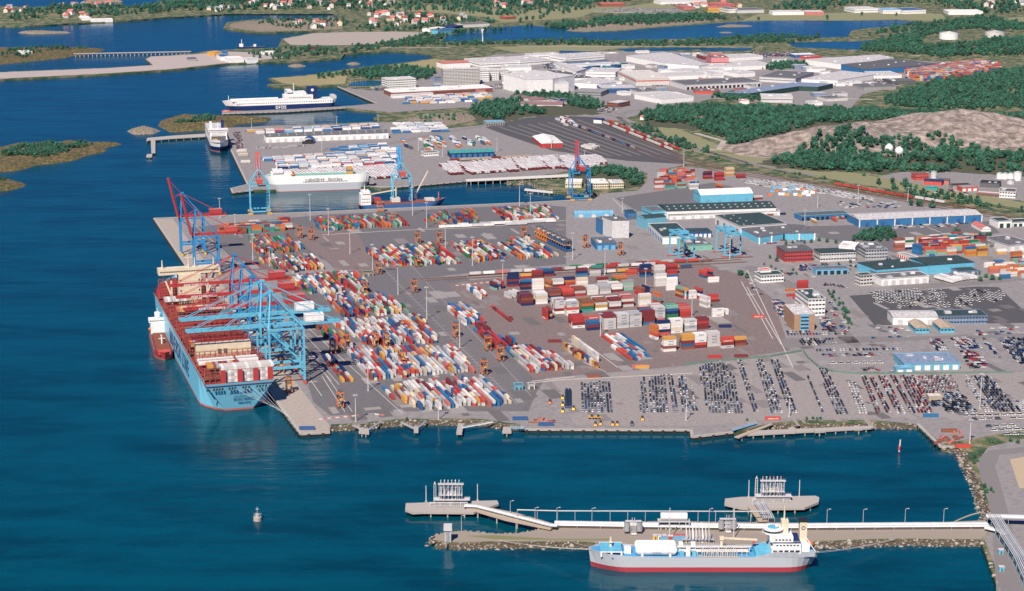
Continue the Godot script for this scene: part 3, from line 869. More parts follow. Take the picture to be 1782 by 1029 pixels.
func bldp(called: String, label: String, h: float, outline: String, wall: String, top: String, vents := 3, pil := false, cat := "building") -> Node3D:   # a building over any traced roof outline
	var pl := poly(outline, h)
	var o := pl[0]
	var loc := PackedVector2Array()
	for p in pl:
		loc.append(p - o)
	var t := thing(called, label, cat, Vector3(o.x, 0, o.y))
	var m := MB.new()
	m.sides(loc, -2, h)
	part(m, "wall", mat(wall, 0.7), t)
	m = MB.new()
	m.prism(Geometry2D.offset_polygon(loc, 0.3)[0], h - 0.15, h + 0.3)
	part(m, "roof", mat(top, 0.8, 0, "dirt", 70), t)
	var r := RandomNumberGenerator.new()
	r.seed = called.hash() + int(o.x)
	var box := Rect2(loc[0], Vector2.ZERO)
	for p in loc:
		box = box.expand(p)
	var n := 0
	for i in vents * 6:
		var p := box.position + Vector2(r.randf(), r.randf()) * box.size
		if n < vents and Geometry2D.is_point_in_polygon(p, loc) and edge_of(p, loc) > 4:
			n += 1
			m = MB.new()
			var s := r.randf_range(1.0, 2.6)
			m.box(p.x - s, p.x + s, h + 0.3, h + r.randf_range(1.0, 2.2), p.y - s * 0.7, p.y + s * 0.7)
			part(m, "roof_unit", mat(["steel", "white", "lightgrey"][n % 3], 0.5), t)
	if pil:
		for i in loc.size():
			var a := loc[i]
			var b := loc[(i + 1) % loc.size()]
			if a.distance_to(b) > 14 and absf((b - a).y) < absf((b - a).x) * 2.5:
				for j in int(a.distance_to(b) / 14) + 1:
					var p := a.lerp(b, float(j) / int(a.distance_to(b) / 14))
					m = MB.new()
					m.box(p.x - 0.8, p.x + 0.8, 0, h - 0.2, p.y - 0.8, p.y + 0.8)
					part(m, "pilaster", mat("white", 0.6), t)
	return t
func tank(label: String, px: float, py: float, r: float, h: float, col: String, group := "") -> void:
	var p := gp(px, py)
	var t := thing("storage_tank", label, "tank", Vector3(p.x, ground(Vector2(p.x, p.z)) - 0.5, p.z), 90.0, group)
	var m := MB.new()
	m.tube(Vector3.ZERO, Vector3(0, h, 0), r, r, 28, false)
	part(m, "shell", mat(col, 0.5), t)
	m = MB.new()
	m.tube(Vector3(0, h, 0), Vector3(0, h + r * 0.08, 0), r, 0.3, 28, true)
	part(m, "roof", mat(col, 0.5), t)
	m = MB.new()
	m.tube(Vector3(0, h - 0.5, 0), Vector3(0, h + 0.05, 0), r + 0.25, r + 0.25, 28, false)
	part(m, "rim", mat("steel", 0.5), t)
	m = MB.new()
	m.bar(Vector3(r * 0.8, 0, r * 0.62), Vector3(-r * 0.1, h, r * 1.04), 0.7, 0.3)
	part(m, "stair", mat("grey", 0.6), t)

var foot := []
func build_buildings() -> void:
	var wh := "warehouse"
	# the blue and green sheds between the container yard and the railway
	bld(wh, "long warehouse with dark green pitched roof and two rows of small skylights", 9, "1160.7 368 1350.8 361.7", 46, "white", "roofgreen", {"gable": 4.0, "sky": 16})
	bld("annex", "low grey flat annex along the front of the long dark green roof", 5, "1165.4 376 1357.6 368", 20, "white", "roofgrey", {"doors": 12, "door": "lightgrey"})
	bld("arched_shed", "pale blue shed with white arched roof beside stacked red containers", 11, "1219.5 340 1310.4 336.3", 30, "paleblue", "white", {"arch": 5.0, "doors": 4, "door": "seablue", "vents": 0})
	bld("shed", "small white shed with flat grey roof left of the long green roof", 8, "1135 368.5 1160 366.6", 30, "paleblue", "roofgrey", {"bands": 1})
	bld("hall", "tall pale blue hall with arched green roof and dark blue doors on its side", 13, "1123.7 381 1160 378 1148 371.6", 30, "seablue", "roofgreen", {"arch": 2.0, "vents": 0})
	bld("workshop", "low hall with dark green roof and row of blue doors behind the rail gantries", 8, "1128.4 389.8 1153.3 413.4 1189.7 399.3", 30, "white", "roofgreen", {"doors": 9, "door": "cobalt", "vents": 2})
	bld(wh, "big warehouse with dark green roof and pale side left of the grey roof", 10, "1244.4 375 1288.9 394.5 1367 388.4", 60, "lightgrey", "roofgreen", {"doors": 4, "sky": 4})
	bldp(wh, "pale blue panelled warehouse with wide dark grey roof and white pilasters", 8, "1290 398 1321.7 413.4 1364.5 406.5 1418 406 1400 392 1367 390", "paleblue", "roofgrey", 8, true)
	bldp("silo_building", "tall windowless grey block with ribbed sides beside the blue workshop", 21, "1048 377 1066 384 1095 383.6 1078 376.4", "lightgrey", "roofgrey", 2)
	bldp("door_tower", "narrow tower of dark blue doors at the left of the tall grey block", 17, "1037 379 1047 384 1056 381.5 1046 377", "cobalt", "roofgrey", 0)
	bld("shed", "long low blue shed with curved roof behind the tall grey block", 5, "1000 372 1067 371", 14, "skyblue", "skyblue", {"arch": 2.5, "doors": 3, "door": "offwhite"})
	bld("shed", "small deep blue shed with dark green roof near the inner pier", 8, "1094 371.5 1108 371", 22, "cobalt", "roofgreen", {"doors": 2})
	bld("workshop", "bright blue straddle carrier workshop with two tall doors", 7, "1038 425 1073 424", 36, "cobalt", "roofgrey", {"doors": 3, "door": "skyblue", "vents": 3})
	bld("shed", "small hall with dark green roof between the two rail gantries", 6, "1200.5 405.5 1239 404.5", 24, "blue", "roofgreen", {"doors": 5, "door": "white"})
	bld("goods_shed", "flat grey roofed goods shed directly behind the left rail gantry", 6, "1196 428 1240 426", 44, "mint", "roofgrey", {"vents": 4})
	bld(wh, "long blue warehouse with pale pitched roof and white pilasters below the railway", 9, "1496.3 383.3 1709.3 374", 40, "cobalt", "rooflight", {"gable": 3.0, "pil": 8, "doors": 8, "door": "blue"})
	bld("loading_wing", "low blue loading wing with black roof and parked trailers in front", 6, "1394 376.5 1478 372.5", 22, "cobalt", "darkgrey", {"doors": 10, "door": "black", "trim": "paleblue"})
	bld("barrel_shed", "small white barrel shed with salmon red curved roof", 3, "1690.8 390 1708.4 399.3 1717.7 395", 12, "white", "salmon", {"arch": 3.5})
	bld("garage", "white garage with three tall dark doors near the right edge", 8, "1738 386 1761.5 385", 24, "white", "roofgreen", {"doors": 2, "door": "darkgreen"})
	bld("garage", "low white garage cut off by the right edge beside taller one", 5, "1763 388 1800 386", 20, "white", "roofgreen", {"doors": 4, "door": "darkgreen"})
	bld("shed", "grey flat shed behind the container depot at the right edge", 7, "1756 428 1800 424", 50, "lightgrey", "roofgrey", {"doors": 3, "door": "white", "vents": 3})
	bld("shed", "dark roofed low shed behind the container depot", 5, "1718 424 1752 422", 30, "grey", "darkgrey", {"doors": 2})
	# refinery yard
	bld("office", "white two-storey office with dark roof in the refinery yard at the right", 8, "1739.6 333.5 1768 334.8", 26, "white", "darkgrey", {"bands": 2, "vents": 2})
	bld("shed", "red shed with grey roof nearest to the white refinery office", 5, "1674 327 1702 326", 16, "signalred", "grey", {"doors": 3, "door": "white"})
	bld("shed", "red shed with black roof left of the small grey tank", 6, "1608 314.5 1639 316.5", 16, "signalred", "navy", {"gable": 2.0})
	bld("shed", "orange red shed with black roof beneath the small grey tank", 5, "1633 313.5 1652 314.5", 14, "salmon", "darkgrey", {"gable": 2.0})
	bld("shed", "red windowed building at the foot of the wood in the refinery yard", 8, "1594 304.5 1617 303.5", 14, "signalred", "darkgrey", {"bands": 1})
	bld("shed", "low shed with long black roof behind the red sheds", 5, "1659 323.5 1692 322.5", 16, "grey", "black", {})
	bld("shed", "small teal roofed shed left of the long black roof", 4, "1611 325.5 1632 326.5", 12, "teal", "teal", {"gable": 1.5})
	bld("shed", "long low shed with pale roof behind the white refinery office", 4, "1700 335 1738 338", 12, "brick", "lightgrey", {"doors": 5})
	bld("shed", "dark shed beside the white tanks of the refinery", 6, "1706 318 1740 320", 20, "darkgrey", "black", {"vents": 2})
	for a in [[1739.6, 311, 4.2, 9, "first"], [1749.7, 311.5, 4.2, 9, "second"], [1759.5, 311.5, 4.2, 9, "third"], [1771, 314, 5.4, 13, "last and tallest"]]:
		tank("white cylindrical tank, %s in the row beside the wood at right" % a[4], a[0], a[1], a[2], a[3], "white", "white refinery tanks")
	tank("grey cylindrical tank standing behind the red sheds", 1625, 310, 4.3, 10.5, "lightgrey")
	tank("low wide pale tank in front of the white tank row", 1759, 320, 5.5, 6, "lightgrey")
	tank("huge white oil tank on the ridge, left of two", 1651, 74, 22, 16, "white")
	tank("huge oil tank with cream top on the ridge, right of two", 1731, 73, 23, 17, "offwhite")
	for a in [["white gas sphere on legs in the wood, left of two", 1546.8, 271.8], ["white gas sphere on legs in the wood, right of two", 1564.5, 275.2]]:
		var p := gp(a[1], a[2], 3)
		var t := thing("gas_sphere", a[0], "gas tank", Vector3(p.x, maxf(1, ground(Vector2(p.x, p.z))), p.z))
		var m := MB.new()
		m.ball(Vector3(0, 8, 0), 6.3, 6.3, 20)
		part(m, "sphere", mat("white", 0.35), t)
		for i in 8:
			m = MB.new()
			m.tube(Vector3(cos(TAU * i / 8) * 5.9, -2, sin(TAU * i / 8) * 5.9), Vector3(cos(TAU * i / 8) * 5.9, 8, sin(TAU * i / 8) * 5.9), 0.35)
			part(m, "leg", mat("steel", 0.5), t)
		m = MB.new()
		m.box(-2.2, 2.2, 14.2, 15.2, -1.4, 1.4)
		part(m, "top_platform", mat("lightgrey", 0.5), t)
	bld("pumping_station", "low grey pumping station with pipes among trees behind the gas spheres", 5, "1690 251 1724 248", 14, "lightgrey", "lightgrey", {"base": 3, "vents": 4})
	# offices and depots at the right
	bld("office", "dark red office block with white window strips and white roof house", 12, zc(1320, 390, 7.425, "345 357 705 343"), 30, "red", "darkgrey", {"bands": 3, "vents": 2, "trim": "darkgrey"})
	bld("office", "pale grey office with dark green roof right of the red block", 10, zc(1320, 390, 7.425, "800 378 1260 360 1160 310"), 26, "lightgrey", "roofgreen", {"bands": 2, "trim": "roofgreen"})
	bld("office", "glass fronted grey office with white canopy at the park", 11, zc(1320, 390, 7.425, "1390 338 1670 328"), 40, "steel", "roofgrey", {"bands": 3, "vents": 4})
	bld("hall", "windowless white wing with stepped roof behind the pale green-roofed office", 13, zc(1320, 390, 7.425, "1040 285 1250 300"), 26, "white", "white", {"vents": 2})
	bld("garage", "bright blue garage with wide dark openings at the car park", 6, zc(1320, 390, 7.425, "745 590 1165 578"), 14, "skyblue", "roofgrey", {"doors": 5, "door": "black", "trim": "skyblue"})
	bld("office", "white two-storey office with red box on its roof beside the gravel yard", 8, zc(1320, 390, 7.425, "35 670 330 652"), 18, "white", "roofgreen", {"bands": 2})
	bld("roof_house", "small red house standing on the white two-storey office", 11, zc(1320, 390, 7.425, "28 600 165 592"), 8, "white", "signalred", {"base": 8.4, "cat": "roof house"})
	bld("office", "cream three-storey office with dark window bands before the green depot", 11, zc(1320, 390, 7.425, "1325 670 1475 657 1440 625"), 22, "offwhite", "roofgreen", {"bands": 3})
	bldp("depot", "pale blue depot under the left half of the wide dark green roof", 9, "1492 457 1526 469.5 1617 462.5 1568 451", "paleblue", "roofgreen", 4)
	bldp("depot", "pale blue depot under the right half of the wide dark green roof", 10, "1583 449 1617 462 1696 456.4 1666 444.7", "paleblue", "roofgreen", 1)
	bld("loading_dock", "long white loading dock with grey roof and parked lorries", 7.5, "1535 486 1617 480.5", 22, "white", "roofgrey", {"doors": 6, "door": "lightgrey", "vents": 4})
	bld("annex", "slate blue flat annex at the right end of the green depot", 5, "1669 473.5 1703.6 471.5", 22, "slateblue", "roofgreen", {"doors": 3})
	bld("annex", "lavender lean-to along the front of the green depot", 6, "1526 476 1600 471", 16, "slateblue", "roofgrey", {"doors": 6, "door": "white", "vents": 3})
	bld("container_office", "low white office with red doors at the foot of the container stacks", 4, "1562 440.5 1588 449", 8, "white", "grey", {"doors": 7, "door": "signalred"})
	bld("office_tower", "white five-storey office tower with green roof and small square windows", 17, zc(1340, 490, 8.1, "545 252 785 242 705 105"), 40, "white", "roofgreen", {"bands": 4, "vents": 5})
	var br := bld("brick_office", "brick office with blue glass middle and pale roof below the white tower", 15.5, zc(1340, 490, 8.1, "345 478 635 472 560 322"), 40, "tan", "lightgrey", {"vents": 4})
	var m := MB.new()
	m.box(6, 14.5, 0.5, 16.6, 0.03, 0.5)
	part(m, "glass_bay", mat("skyblue", 0.3), br)
	for i in 4:
		m = MB.new()
		m.box(6.4, 14.1, 2.2 + i * 3.5, 3.7 + i * 3.5, 0.52, 0.6)
		part(m, "window_row", mat("glass", 0.2, 0, ""), br)
	bld(wh, "white panelled shed with pale roof on the dark van storage yard", 8, "1554.5 552 1633 551.7", 26, "white", "rooflight", {"gable": 2.0, "doors": 3, "door": "lightgrey"})
	bld(wh, "slate blue shed with dark green roof on the van storage yard", 8, "1633.6 551.7 1719 550.4", 26, "slateblue", "roofgreen", {"bands": 2, "vents": 3})
	bld("cabin", "pale blue cabin with brown pitched roof, left of the pair", 5, "1594 571.5 1618 571", 26, "paleblue", "sand", {"gable": 3.0, "ridge": false, "bands": 1})
	bld("cabin", "pale blue cabin with brown pitched roof, right of the pair", 5, "1637 571 1662 570.5", 26, "paleblue", "sand", {"gable": 3.0, "ridge": false, "bands": 1})
	bld("workshop", "bright blue car workshop with wide lavender roof among parked cars", 6, "1574 634 1671.5 632 1656.5 614", 40, "seablue", "slateblue", {"doors": 6, "door": "white", "vents": 6, "trim": "seablue"})
	bld("annex", "low blue front wing at the left of the car workshop", 4.2, "1560 642 1590 641", 8, "seablue", "skyblue", {"doors": 2, "door": "white"})
	bld("shelter", "small beige canopy in the middle of the packed car park", 3.5, "1617 691 1640 690.5", 8, "sand", "offwhite", {})
	bld("gatehouse", "small pale gatehouse with dark roof at the yard corner", 4, "895.5 672 910.5 671.5", 8, "paleblue", "roofgrey", {"doors": 2})
	bld("kiosk", "dark roofed kiosk with blue ramp right of the gatehouse", 4, "920 670.5 931 670", 6, "offwhite", "roofgrey", {"doors": 1})
	bld("lashing_hut", "low hut with dark roof at the straddle carrier lane", 4, "632 475.5 650 474.5", 8, "sand", "darkgreen", {"doors": 2})
	# ferry terminal
	bld("ferry_shed", "very long white ferry shed with dark roof in the trailer park", 9, "463 238.5 676 231.2", 36, "white", "roofgrey", {"gable": 3.0, "sky": 14, "doors": 16, "door": "lightgrey"})
	var dt := thing("dome_tent", "dark blue arched tent in front of the long ferry shed", "tent", gp(536, 251))
	var dm := MB.new()
	dm.tube(Vector3(0, 0, 0), Vector3(0, 0, -24), 9.5, 9.5, 24, false)
	part(dm, "canvas", mat("blue", 0.5), dt)
	dm = MB.new()
	dm.tube(Vector3(0, 0, 0.1), Vector3(0, 0, 0.4), 7.6, 7.6, 24)
	part(dm, "opening", mat("black", 0.9, 0, ""), dt)
	bld("shed", "dark navy shed with four bays beside the truck lanes", 7, "784 267 860.5 264.4", 26, "navy", "teal", {"gable": 3.0, "doors": 8, "door": "cobalt"})
	bld("office", "small white office with dark roof left of the navy shed", 5, "738 266.5 764 265", 14, "white", "darkgrey", {"bands": 1})
	bld("hall", "red walled hall with white pitched roof beside the rail terminal", 7, "942 250 979.7 249 956 236.5", 44, "red", "white", {"gable": 4.0, "ridge": false})
	bld("canopy", "pale blue check-in canopy at the entrance of the ferry terminal", 6, "845.8 213.5 878.7 212.5", 22, "grey", "skyblue", {"doors": 8})
	bld("terminal_house", "cream walled house with pale roof on the inner dock, middle of three", 7, "1028.5 319.8 1059.3 319.2", 34, "cream", "white", {"bands": 2, "vents": 2})
	bld("terminal_house", "cream walled house with flat roof on the inner dock, right of three", 7, "1062 319.2 1085.7 318.8", 26, "cream", "lightgrey", {"bands": 2, "vents": 4})
	bld("terminal_house", "cream walled house on the inner dock, half hidden by the red crane", 7, "984 317.6 1012 318", 26, "cream", "white", {"bands": 1})
	bld("villa", "white house with red roof on the bare ground behind the railway", 7, "1206 206 1224 205.5", 14, "white", "salmon", {"gable": 2.5, "bands": 2})
	bld("house", "small white house with grey roof at the end of the rail terminal", 6, "1033 208 1047 209", 12, "white", "navy", {"gable": 2.5})
	bld("house", "small orange roofed house at the bend of the motorway", 5, "1114 203.5 1123 204", 8, "white", "salmon", {"gable": 2.5})
	# the far industrial estate
	bld("office", "stepped white office with four dark window bands by the marina", 16, "674.5 139.5 724 137", 36, "white", "lightgrey", {"bands": 4, "vents": 3})
	bld("office_slab", "tall grey office slab with eleven rows of windows", 30, "771.3 121.5 834.4 120", 24, "offwhite", "lightgrey", {"bands": 11, "vents": 2})
	for i in 3:
		bld("office_terrace", "white office terrace with dark window bands, %s right of the tall slab" % nth(i), 21 - i * 2.0, "%f 123 %f 122.6" % [836 + i * 17, 851.5 + i * 17], 30, "white", "lightgrey", {"bands": 5})
	bld("hall", "white hall with salmon red pitched roof behind the tall office slab", 10, "771.3 111 818.5 108.8", 40, "white", "salmon", {"gable": 3.0})
	bld("factory", "long red brick factory with white saw roof below the office slab", 8, "682 161.5 857 153", 50, "brick", "white", {"bands": 1, "vents": 10, "trim": "white"})
	bld("shed", "white low shed in front of the red brick factory", 5, "684 166.5 754 162.5", 12, "white", "rooflight", {})
	bldp("plant", "large white windowless plant with grey roof above the wooded hill", 28, "876 129 917.5 139 962 137.5 1000 131 930 122", "white", "lightgrey", 6)
	bld("plant_block", "white block at the front of the large plant, left of two", 19, "936.5 146.5 961.5 145.5", 20, "white", "rooflight", {})
	bld("plant_block", "white block at the front of the large plant, right of two", 19, "964.5 145.5 989.5 144", 20, "white", "rooflight", {})
	bldp(wh, "white works with dark saw-toothed roof right of the large plant", 12, "952 122 1001 136 1031 135 981 123.5", "white", "darkgrey", 10)
	bldp(wh, "white works in front of the dark saw-toothed roof", 11, "990 143 1041 146.5 1073 143 1036 134", "white", "rooflight", 3)
	for a in [[wh, "white warehouse with row of round trees along its front", 9, "836 110 905 106.5 890 98.5", "white", "rooflight"], [wh, "white warehouse next right of the one with round trees", 9, "905 107 957.5 103 945 95", "white", "rooflight"], ["office", "long white building at the far edge of the estate by the canal", 10, "918.5 95.8 973 93.8 970 92", "white", "rooflight"],
			[wh, "white warehouse between two canals of the far estate", 10, "985 101 1052.5 95.8 1040 90", "white", "rooflight"], ["canopy", "narrow grey shed with white roof by the canal", 6, "1053 94 1077 93 1075 91", "grey", "white"], [wh, "long narrow white shed in the middle of the far estate", 7, "996 113.5 1079 109.8 1078 108", "white", "rooflight"],
			[wh, "long dark roofed shed with blue stacks around", 6, "978 109.3 1060 105 1058 103.5", "slateblue", "darkgrey"], [wh, "white hall with flat roof left of the red waved front", 9, "1019 125 1071 126.4 1058 119", "white", "rooflight"], [wh, "low white hall left of the tall works in the far estate", 7, "880 118 925 117 922 112", "white", "rooflight"],
			["store", "blue fronted store with pale roof in the far estate", 9, "1047 154.5 1109 153.5 1100 147", "blue", "rooflight"], [wh, "white workshop below the blue fronted store", 8, "1104 164 1150 173 1190 165", "white", "rooflight"], [wh, "white workshop with many roof boxes above the wooded hill", 7, "1150 168 1196 166 1190 160", "white", "rooflight"],
			[wh, "grey roofed workshop right of the blue fronted store", 7, "1112 160 1150 158 1140 152", "offwhite", "roofgrey"], [wh, "low white works at the foot of the pink tower", 8, "1215 117.5 1275 116.5 1300 110", "white", "rooflight"], [wh, "white works with long canopy right of the pink tower", 8, "1275 116 1346 113 1340 105", "white", "rooflight"], ["hall", "white arched hall behind the pink tower", 7, "1268 101 1328 97.5 1310 93", "white", "rooflight"],
			["shed", "maroon brick shed at the left of the pink tower", 7, "1224 98.5 1241 98 1240 94", "maroon", "grey"], [wh, "long white works in front of the pink tower", 7, "1184 125 1260 120 1250 115", "white", "rooflight"], [wh, "white works left of the dark blue sided hall", 7, "1160 133 1260 129 1246 123", "white", "rooflight"],
			["pink_tower", "square salmon pink tower rising from white works", 20, "1238 100.5 1268.5 100 1266 96", "pink", "darkgrey"], ["shed", "white hall with dark blue side in the far estate", 8, "1285 128 1314.5 126 1290 121", "white", "rooflight"], [wh, "long grey warehouse with dark roof and black dock doors", 9, "1194 148.5 1325 142.5 1310 134", "lightgrey", "roofgrey"],
			[wh, "flat red shed left of the dark teal warehouse", 5, "1210 159 1253 159 1238 154", "signalred", "roofgrey"], [wh, "light grey panelled block in front of the dark teal warehouse", 10, "1325 168.5 1380 169 1376 164", "lightgrey", "lightgrey"], ["house", "white house with bright red roof in the trees below the teal warehouse", 6, "1288 176 1304 176 1302 173", "white", "signalred"],
			[wh, "grey walled hall with broad dark roof in the far estate", 9, "1322 134 1384.5 137.4 1420 126", "lightgrey", "roofgrey"], ["shed", "small white hall with dark end right of the trees", 6, "1404 120.5 1437 121 1432 116", "white", "rooflight"], ["shed", "blue and white striped hall at the rail sidings", 6, "1383 96 1420 95 1418 92", "blue", "white"], ["shed", "red orange low shed next to the striped hall", 4, "1402 100 1430 98 1428 96", "signalred", "salmon"],
			[wh, "white hall with small dark windows right of the red striped hall", 7, "1524 132 1570 131 1566 124", "white", "rooflight"], ["shed", "dark flat shed in front of the far container depot", 6, "1552 142 1594 141 1590 136", "darkgrey", "roofgrey"], ["shed", "grey flat shed at the lower edge of the far estate", 6, "1504 152 1560 150 1552 144", "grey", "roofgrey"], ["shed", "small white gabled shed above the quarry", 5, "1412 179 1432 178 1430 175", "white", "rooflight"],
			[wh, "pale workshop between the quarry and the far estate", 5, "1440 172 1476 170 1470 165", "offwhite", "roofgrey"]]:
		var o := {"vents": 3}
		if a[2] >= 9:
			o.bands = 1
		if a[1].contains("dock doors"):
			o = {"doors": 18, "door": "black", "vents": 4}
		bld(a[0], a[1], a[2], a[3], 30, a[4], a[5], o)
	bld(wh, "big pale hall with salmon red waved stripe on its front", 13, "1106.7 138 1165 136.5 1150 122", 60, "offwhite", "offwhite", {"stripe": "salmon", "vents": 4})
	bldp(wh, "huge white hall with sloping roof before the canal", 12, "1090 97 1155 91 1170 93 1232 112 1216 115 1160 110", "white", "rooflight", 3)
	bldp(wh, "narrow white hall running diagonally in the far estate", 8, "963 109.5 976 108 1021 119.5 1003 124.5", "white", "rooflight", 2)
	bldp(wh, "dark teal warehouse with slate roof in two arms", 9, "1262 161 1302 163 1391 150 1424 151 1450 145.5 1385 143", "darkgreen", "slateblue", 5)
	bldp(wh, "white hall with salmon stripe around its walls in the far estate", 9, "1395 137.5 1458 140 1527 129 1465 123", "white", "rooflight", 6)
	bldp(wh, "long bright blue warehouse with dark roof beside the far container depot", 12, "1464 112 1504 121 1592 115.5 1628 110.5 1560 102.5", "cobalt", "darkgrey", 6)
	bldp(wh, "giant white flat hall behind the bright blue warehouse", 11, "1402 103 1476 113 1556 100.5 1530 95", "white", "rooflight", 6)
	for a in [["900 171.5 928 170.5 924 166", "left"], ["926 175 956 174 952 169", "middle"], ["905 181.5 979 182.5 974 177", "front"]]:
		bld("school", "low building with purple red pitched roof on the wooded hill, the %s one" % a[1], 6, a[0], 20, "offwhite", "salmon", {"gable": 2.5, "base": 3}).get_child(1).material_override = mat_of("purple_roof", Color(0.26, 0.15, 0.16), 40)
	bld("school", "dark roofed block right of the purple red roofs", 6, "958 175 974 174.5 990 169", 20, "offwhite", "darkgreen", {"base": 3})
	bld("school", "dark roofed block at the right end of the wooded hill", 6, "976 177 997 175 990 170", 20, "offwhite", "navy", {"base": 3})
	bld("parking_deck", "grey parking deck above the wooded hill", 8, "1000 159 1046 161 1042 155", 30, "grey", "grey", {"bands": 2})
	bld("office", "brick and cream office at the edge of the wooded hill", 8, "1056 178 1076 180 1074 174", 16, "brick", "lightgrey", {"bands": 2})
	# along the far shore of the lake and the far causeway
	for a in [["white hall with green roof on the far lake plain", 10, "1488 16 1529 15 1527 11", "white", "lightgrey"], ["cyan roofed hall on the far lake plain", 9, "1537 18 1570 17.8 1568 14", "white", "skyblue"], ["blue roofed hall on the far lake plain", 9, "1571 18.5 1612 17.5 1608 13", "white", "blue"], ["long white hall on the far lake plain, rightmost", 8, "1651 20.5 1711 20.5 1700 17", "white", "white"], ["white hall left of the rocky far hill", 8, "1345 21 1400 20.5 1398 18", "white", "lightgrey"], ["red and blue hall on the far lake plain", 8, "1402 21 1434 21 1432 18", "salmon", "lightgrey"],
			["yellow walled block in the far town", 12, "1232 14 1252 14 1251 11", "amber", "salmon"], ["pink block in the far town", 14, "1252 8 1280 7 1278 3", "salmon", "salmon"], ["white block in the far town", 10, "1268 16 1284 15.5 1283 12", "white", "darkgrey"], ["long grey hall in the far town", 8, "1284 18 1330 17 1326 13", "lightgrey", "roofgrey"], ["red hall on the pale field of the far estate", 6, "1190 13 1210 12.5 1208 9", "salmon", "salmon"], ["long brick row at the top of the far meadow", 8, "1046 7 1088 6.5 1086 4", "brick", "salmon"], ["long white row at the top of the far car park", 8, "1150 3 1230 1 1228 -2", "white", "lightgrey"],
			["white boat hall in the far village harbour", 6, "142 32 158 31.5 156 28", "white", "white"], ["white boat hall on the shore of the far island village", 5, "158 35 196 34 194 32", "white", "white"], ["white works on the long causeway island", 8, "40 91 56 90 54 87", "white", "white"], ["small dark shed on the far construction yard", 5, "327 102.5 342 102 341 100", "grey", "navy"], ["blue shed on the far construction yard", 8, "386 91 396 90.5 395 88", "cobalt", "cobalt"], ["orange shed on the far construction yard", 8, "373 92 386 91 385 88", "amber", "amber"],
			["white and blue works on the far construction yard, left", 8, "384 99 398 98.5 396 94", "white", "blue"], ["white hall on the far construction yard, right", 8, "398 103 424 102 420 98", "white", "white"], ["white hall with blue front at the shore of the construction yard", 7, "430 103.5 449 102.5 446 100", "white", "rooflight"], ["long white shed in the shrubs of the far point", 5, "458 91 478 90 477 88.5", "white", "white"], ["maroon shed in the shrubs of the far point", 5, "545 82.5 556 82 555 80.5", "maroon", "maroon"], ["white marina hall behind the gravel field", 7, "748 51 775 48 770 46", "white", "white"], ["long blue roofed marina hall", 8, "766 54 800 50.5 796 48", "paleblue", "blue"], ["navy roofed marina sheds behind the lake", 6, "780 49.5 806 44.5 790 42", "navy", "navy"], ["pale marina shed with grey roof behind the lake", 7, "808 43 852 41 846 38", "offwhite", "roofgrey"], ["red farmhouse row on the dry meadow", 6, "880 30 898 29 896 27", "brick", "salmon"]]:
		bld("hall", a[0], a[1], a[2], 20, a[3], a[4], {"bands": 1} if a[1] > 8 else {})
	# small sheds and huts between the big halls
	var q := poly("700 150 760 128 860 100 1000 92 1120 92 1330 100 1560 130 1480 172 1330 176 1240 172 1150 180 1080 186 1000 158 900 160 840 170")
	var spots := []
	for i in 900:
		var p := gp(rng.randf_range(690, 1570), rng.randf_range(92, 186))
		var near := spots.size() > 70 or not Geometry2D.is_point_in_polygon(Vector2(p.x, p.z), q) or ground(Vector2(p.x, p.z)) > 0.3
		for z in foot:
			near = near or Vector2(z.x - p.x, z.z - p.z).length() < 26
		for z in spots:
			near = near or z.distance_to(p) < 24
		if not near:
			spots.append(p)
	spots.sort_custom(func(u, v): return px_of(u).x < px_of(v).x)
	for i in spots.size():
		var c := px_of(spots[i] + Vector3(0, 5, 0))
		var wc: String = ["white", "offwhite", "lightgrey", "salmon", "slateblue", "white"][rng.randi() % 6]
		bld("shed", "small %s shed, %s from left between the far estate's halls" % [{"offwhite": "cream", "lightgrey": "grey", "salmon": "red", "slateblue": "blue"}.get(wc, wc), nth(i)], rng.randf_range(4, 7), "%f %f %f %f" % [c.x, c.y, c.x + rng.randf_range(9, 24), c.y - rng.randf_range(0.2, 1.2)], rng.randf_range(10, 22), wc, ["white", "roofgrey", "rooflight", "lightgrey"][rng.randi() % 4], {"vents": 1})
	# hundreds of far houses, one small shape in three colour schemes
	var hs := []
	for k in 4:
		var w := MB.new()
		w.box(-5, 5, -2, 5, -4, 4)
		w.hexa([Vector3(-5, 5, -4), Vector3(5, 5, -4), Vector3(5, 5, 4), Vector3(-5, 5, 4), Vector3(-5, 7, -4), Vector3(5, 7, -4), Vector3(5, 7, 4), Vector3(-5, 7, 4)].map(func(q): return Vector3(q.x, 5 if q.y < 6 else (8.0 if absf(q.z) < 1 else 5.02), q.z)))
		var rf := MB.new()
		for s in [-1, 1]:
			rf.hexa([Vector3(-5.4, 4.8, 4.5 * s), Vector3(5.4, 4.8, 4.5 * s), Vector3(5.4, 7.8, 0), Vector3(-5.4, 7.8, 0), Vector3(-5.4, 5.1, 4.5 * s), Vector3(5.4, 5.1, 4.5 * s), Vector3(5.4, 8.2, 0), Vector3(-5.4, 8.2, 0)])
		for e in [-5.0, 4.9]:
			w.hexa([Vector3(e, 5, -4), Vector3(e + 0.1, 5, -4), Vector3(e + 0.1, 5, 4), Vector3(e, 5, 4), Vector3(e, 7.6, -0.1), Vector3(e + 0.1, 7.6, -0.1), Vector3(e + 0.1, 7.6, 0.1), Vector3(e, 7.6, 0.1)])
		hs.append([w.mesh(), rf.mesh()])
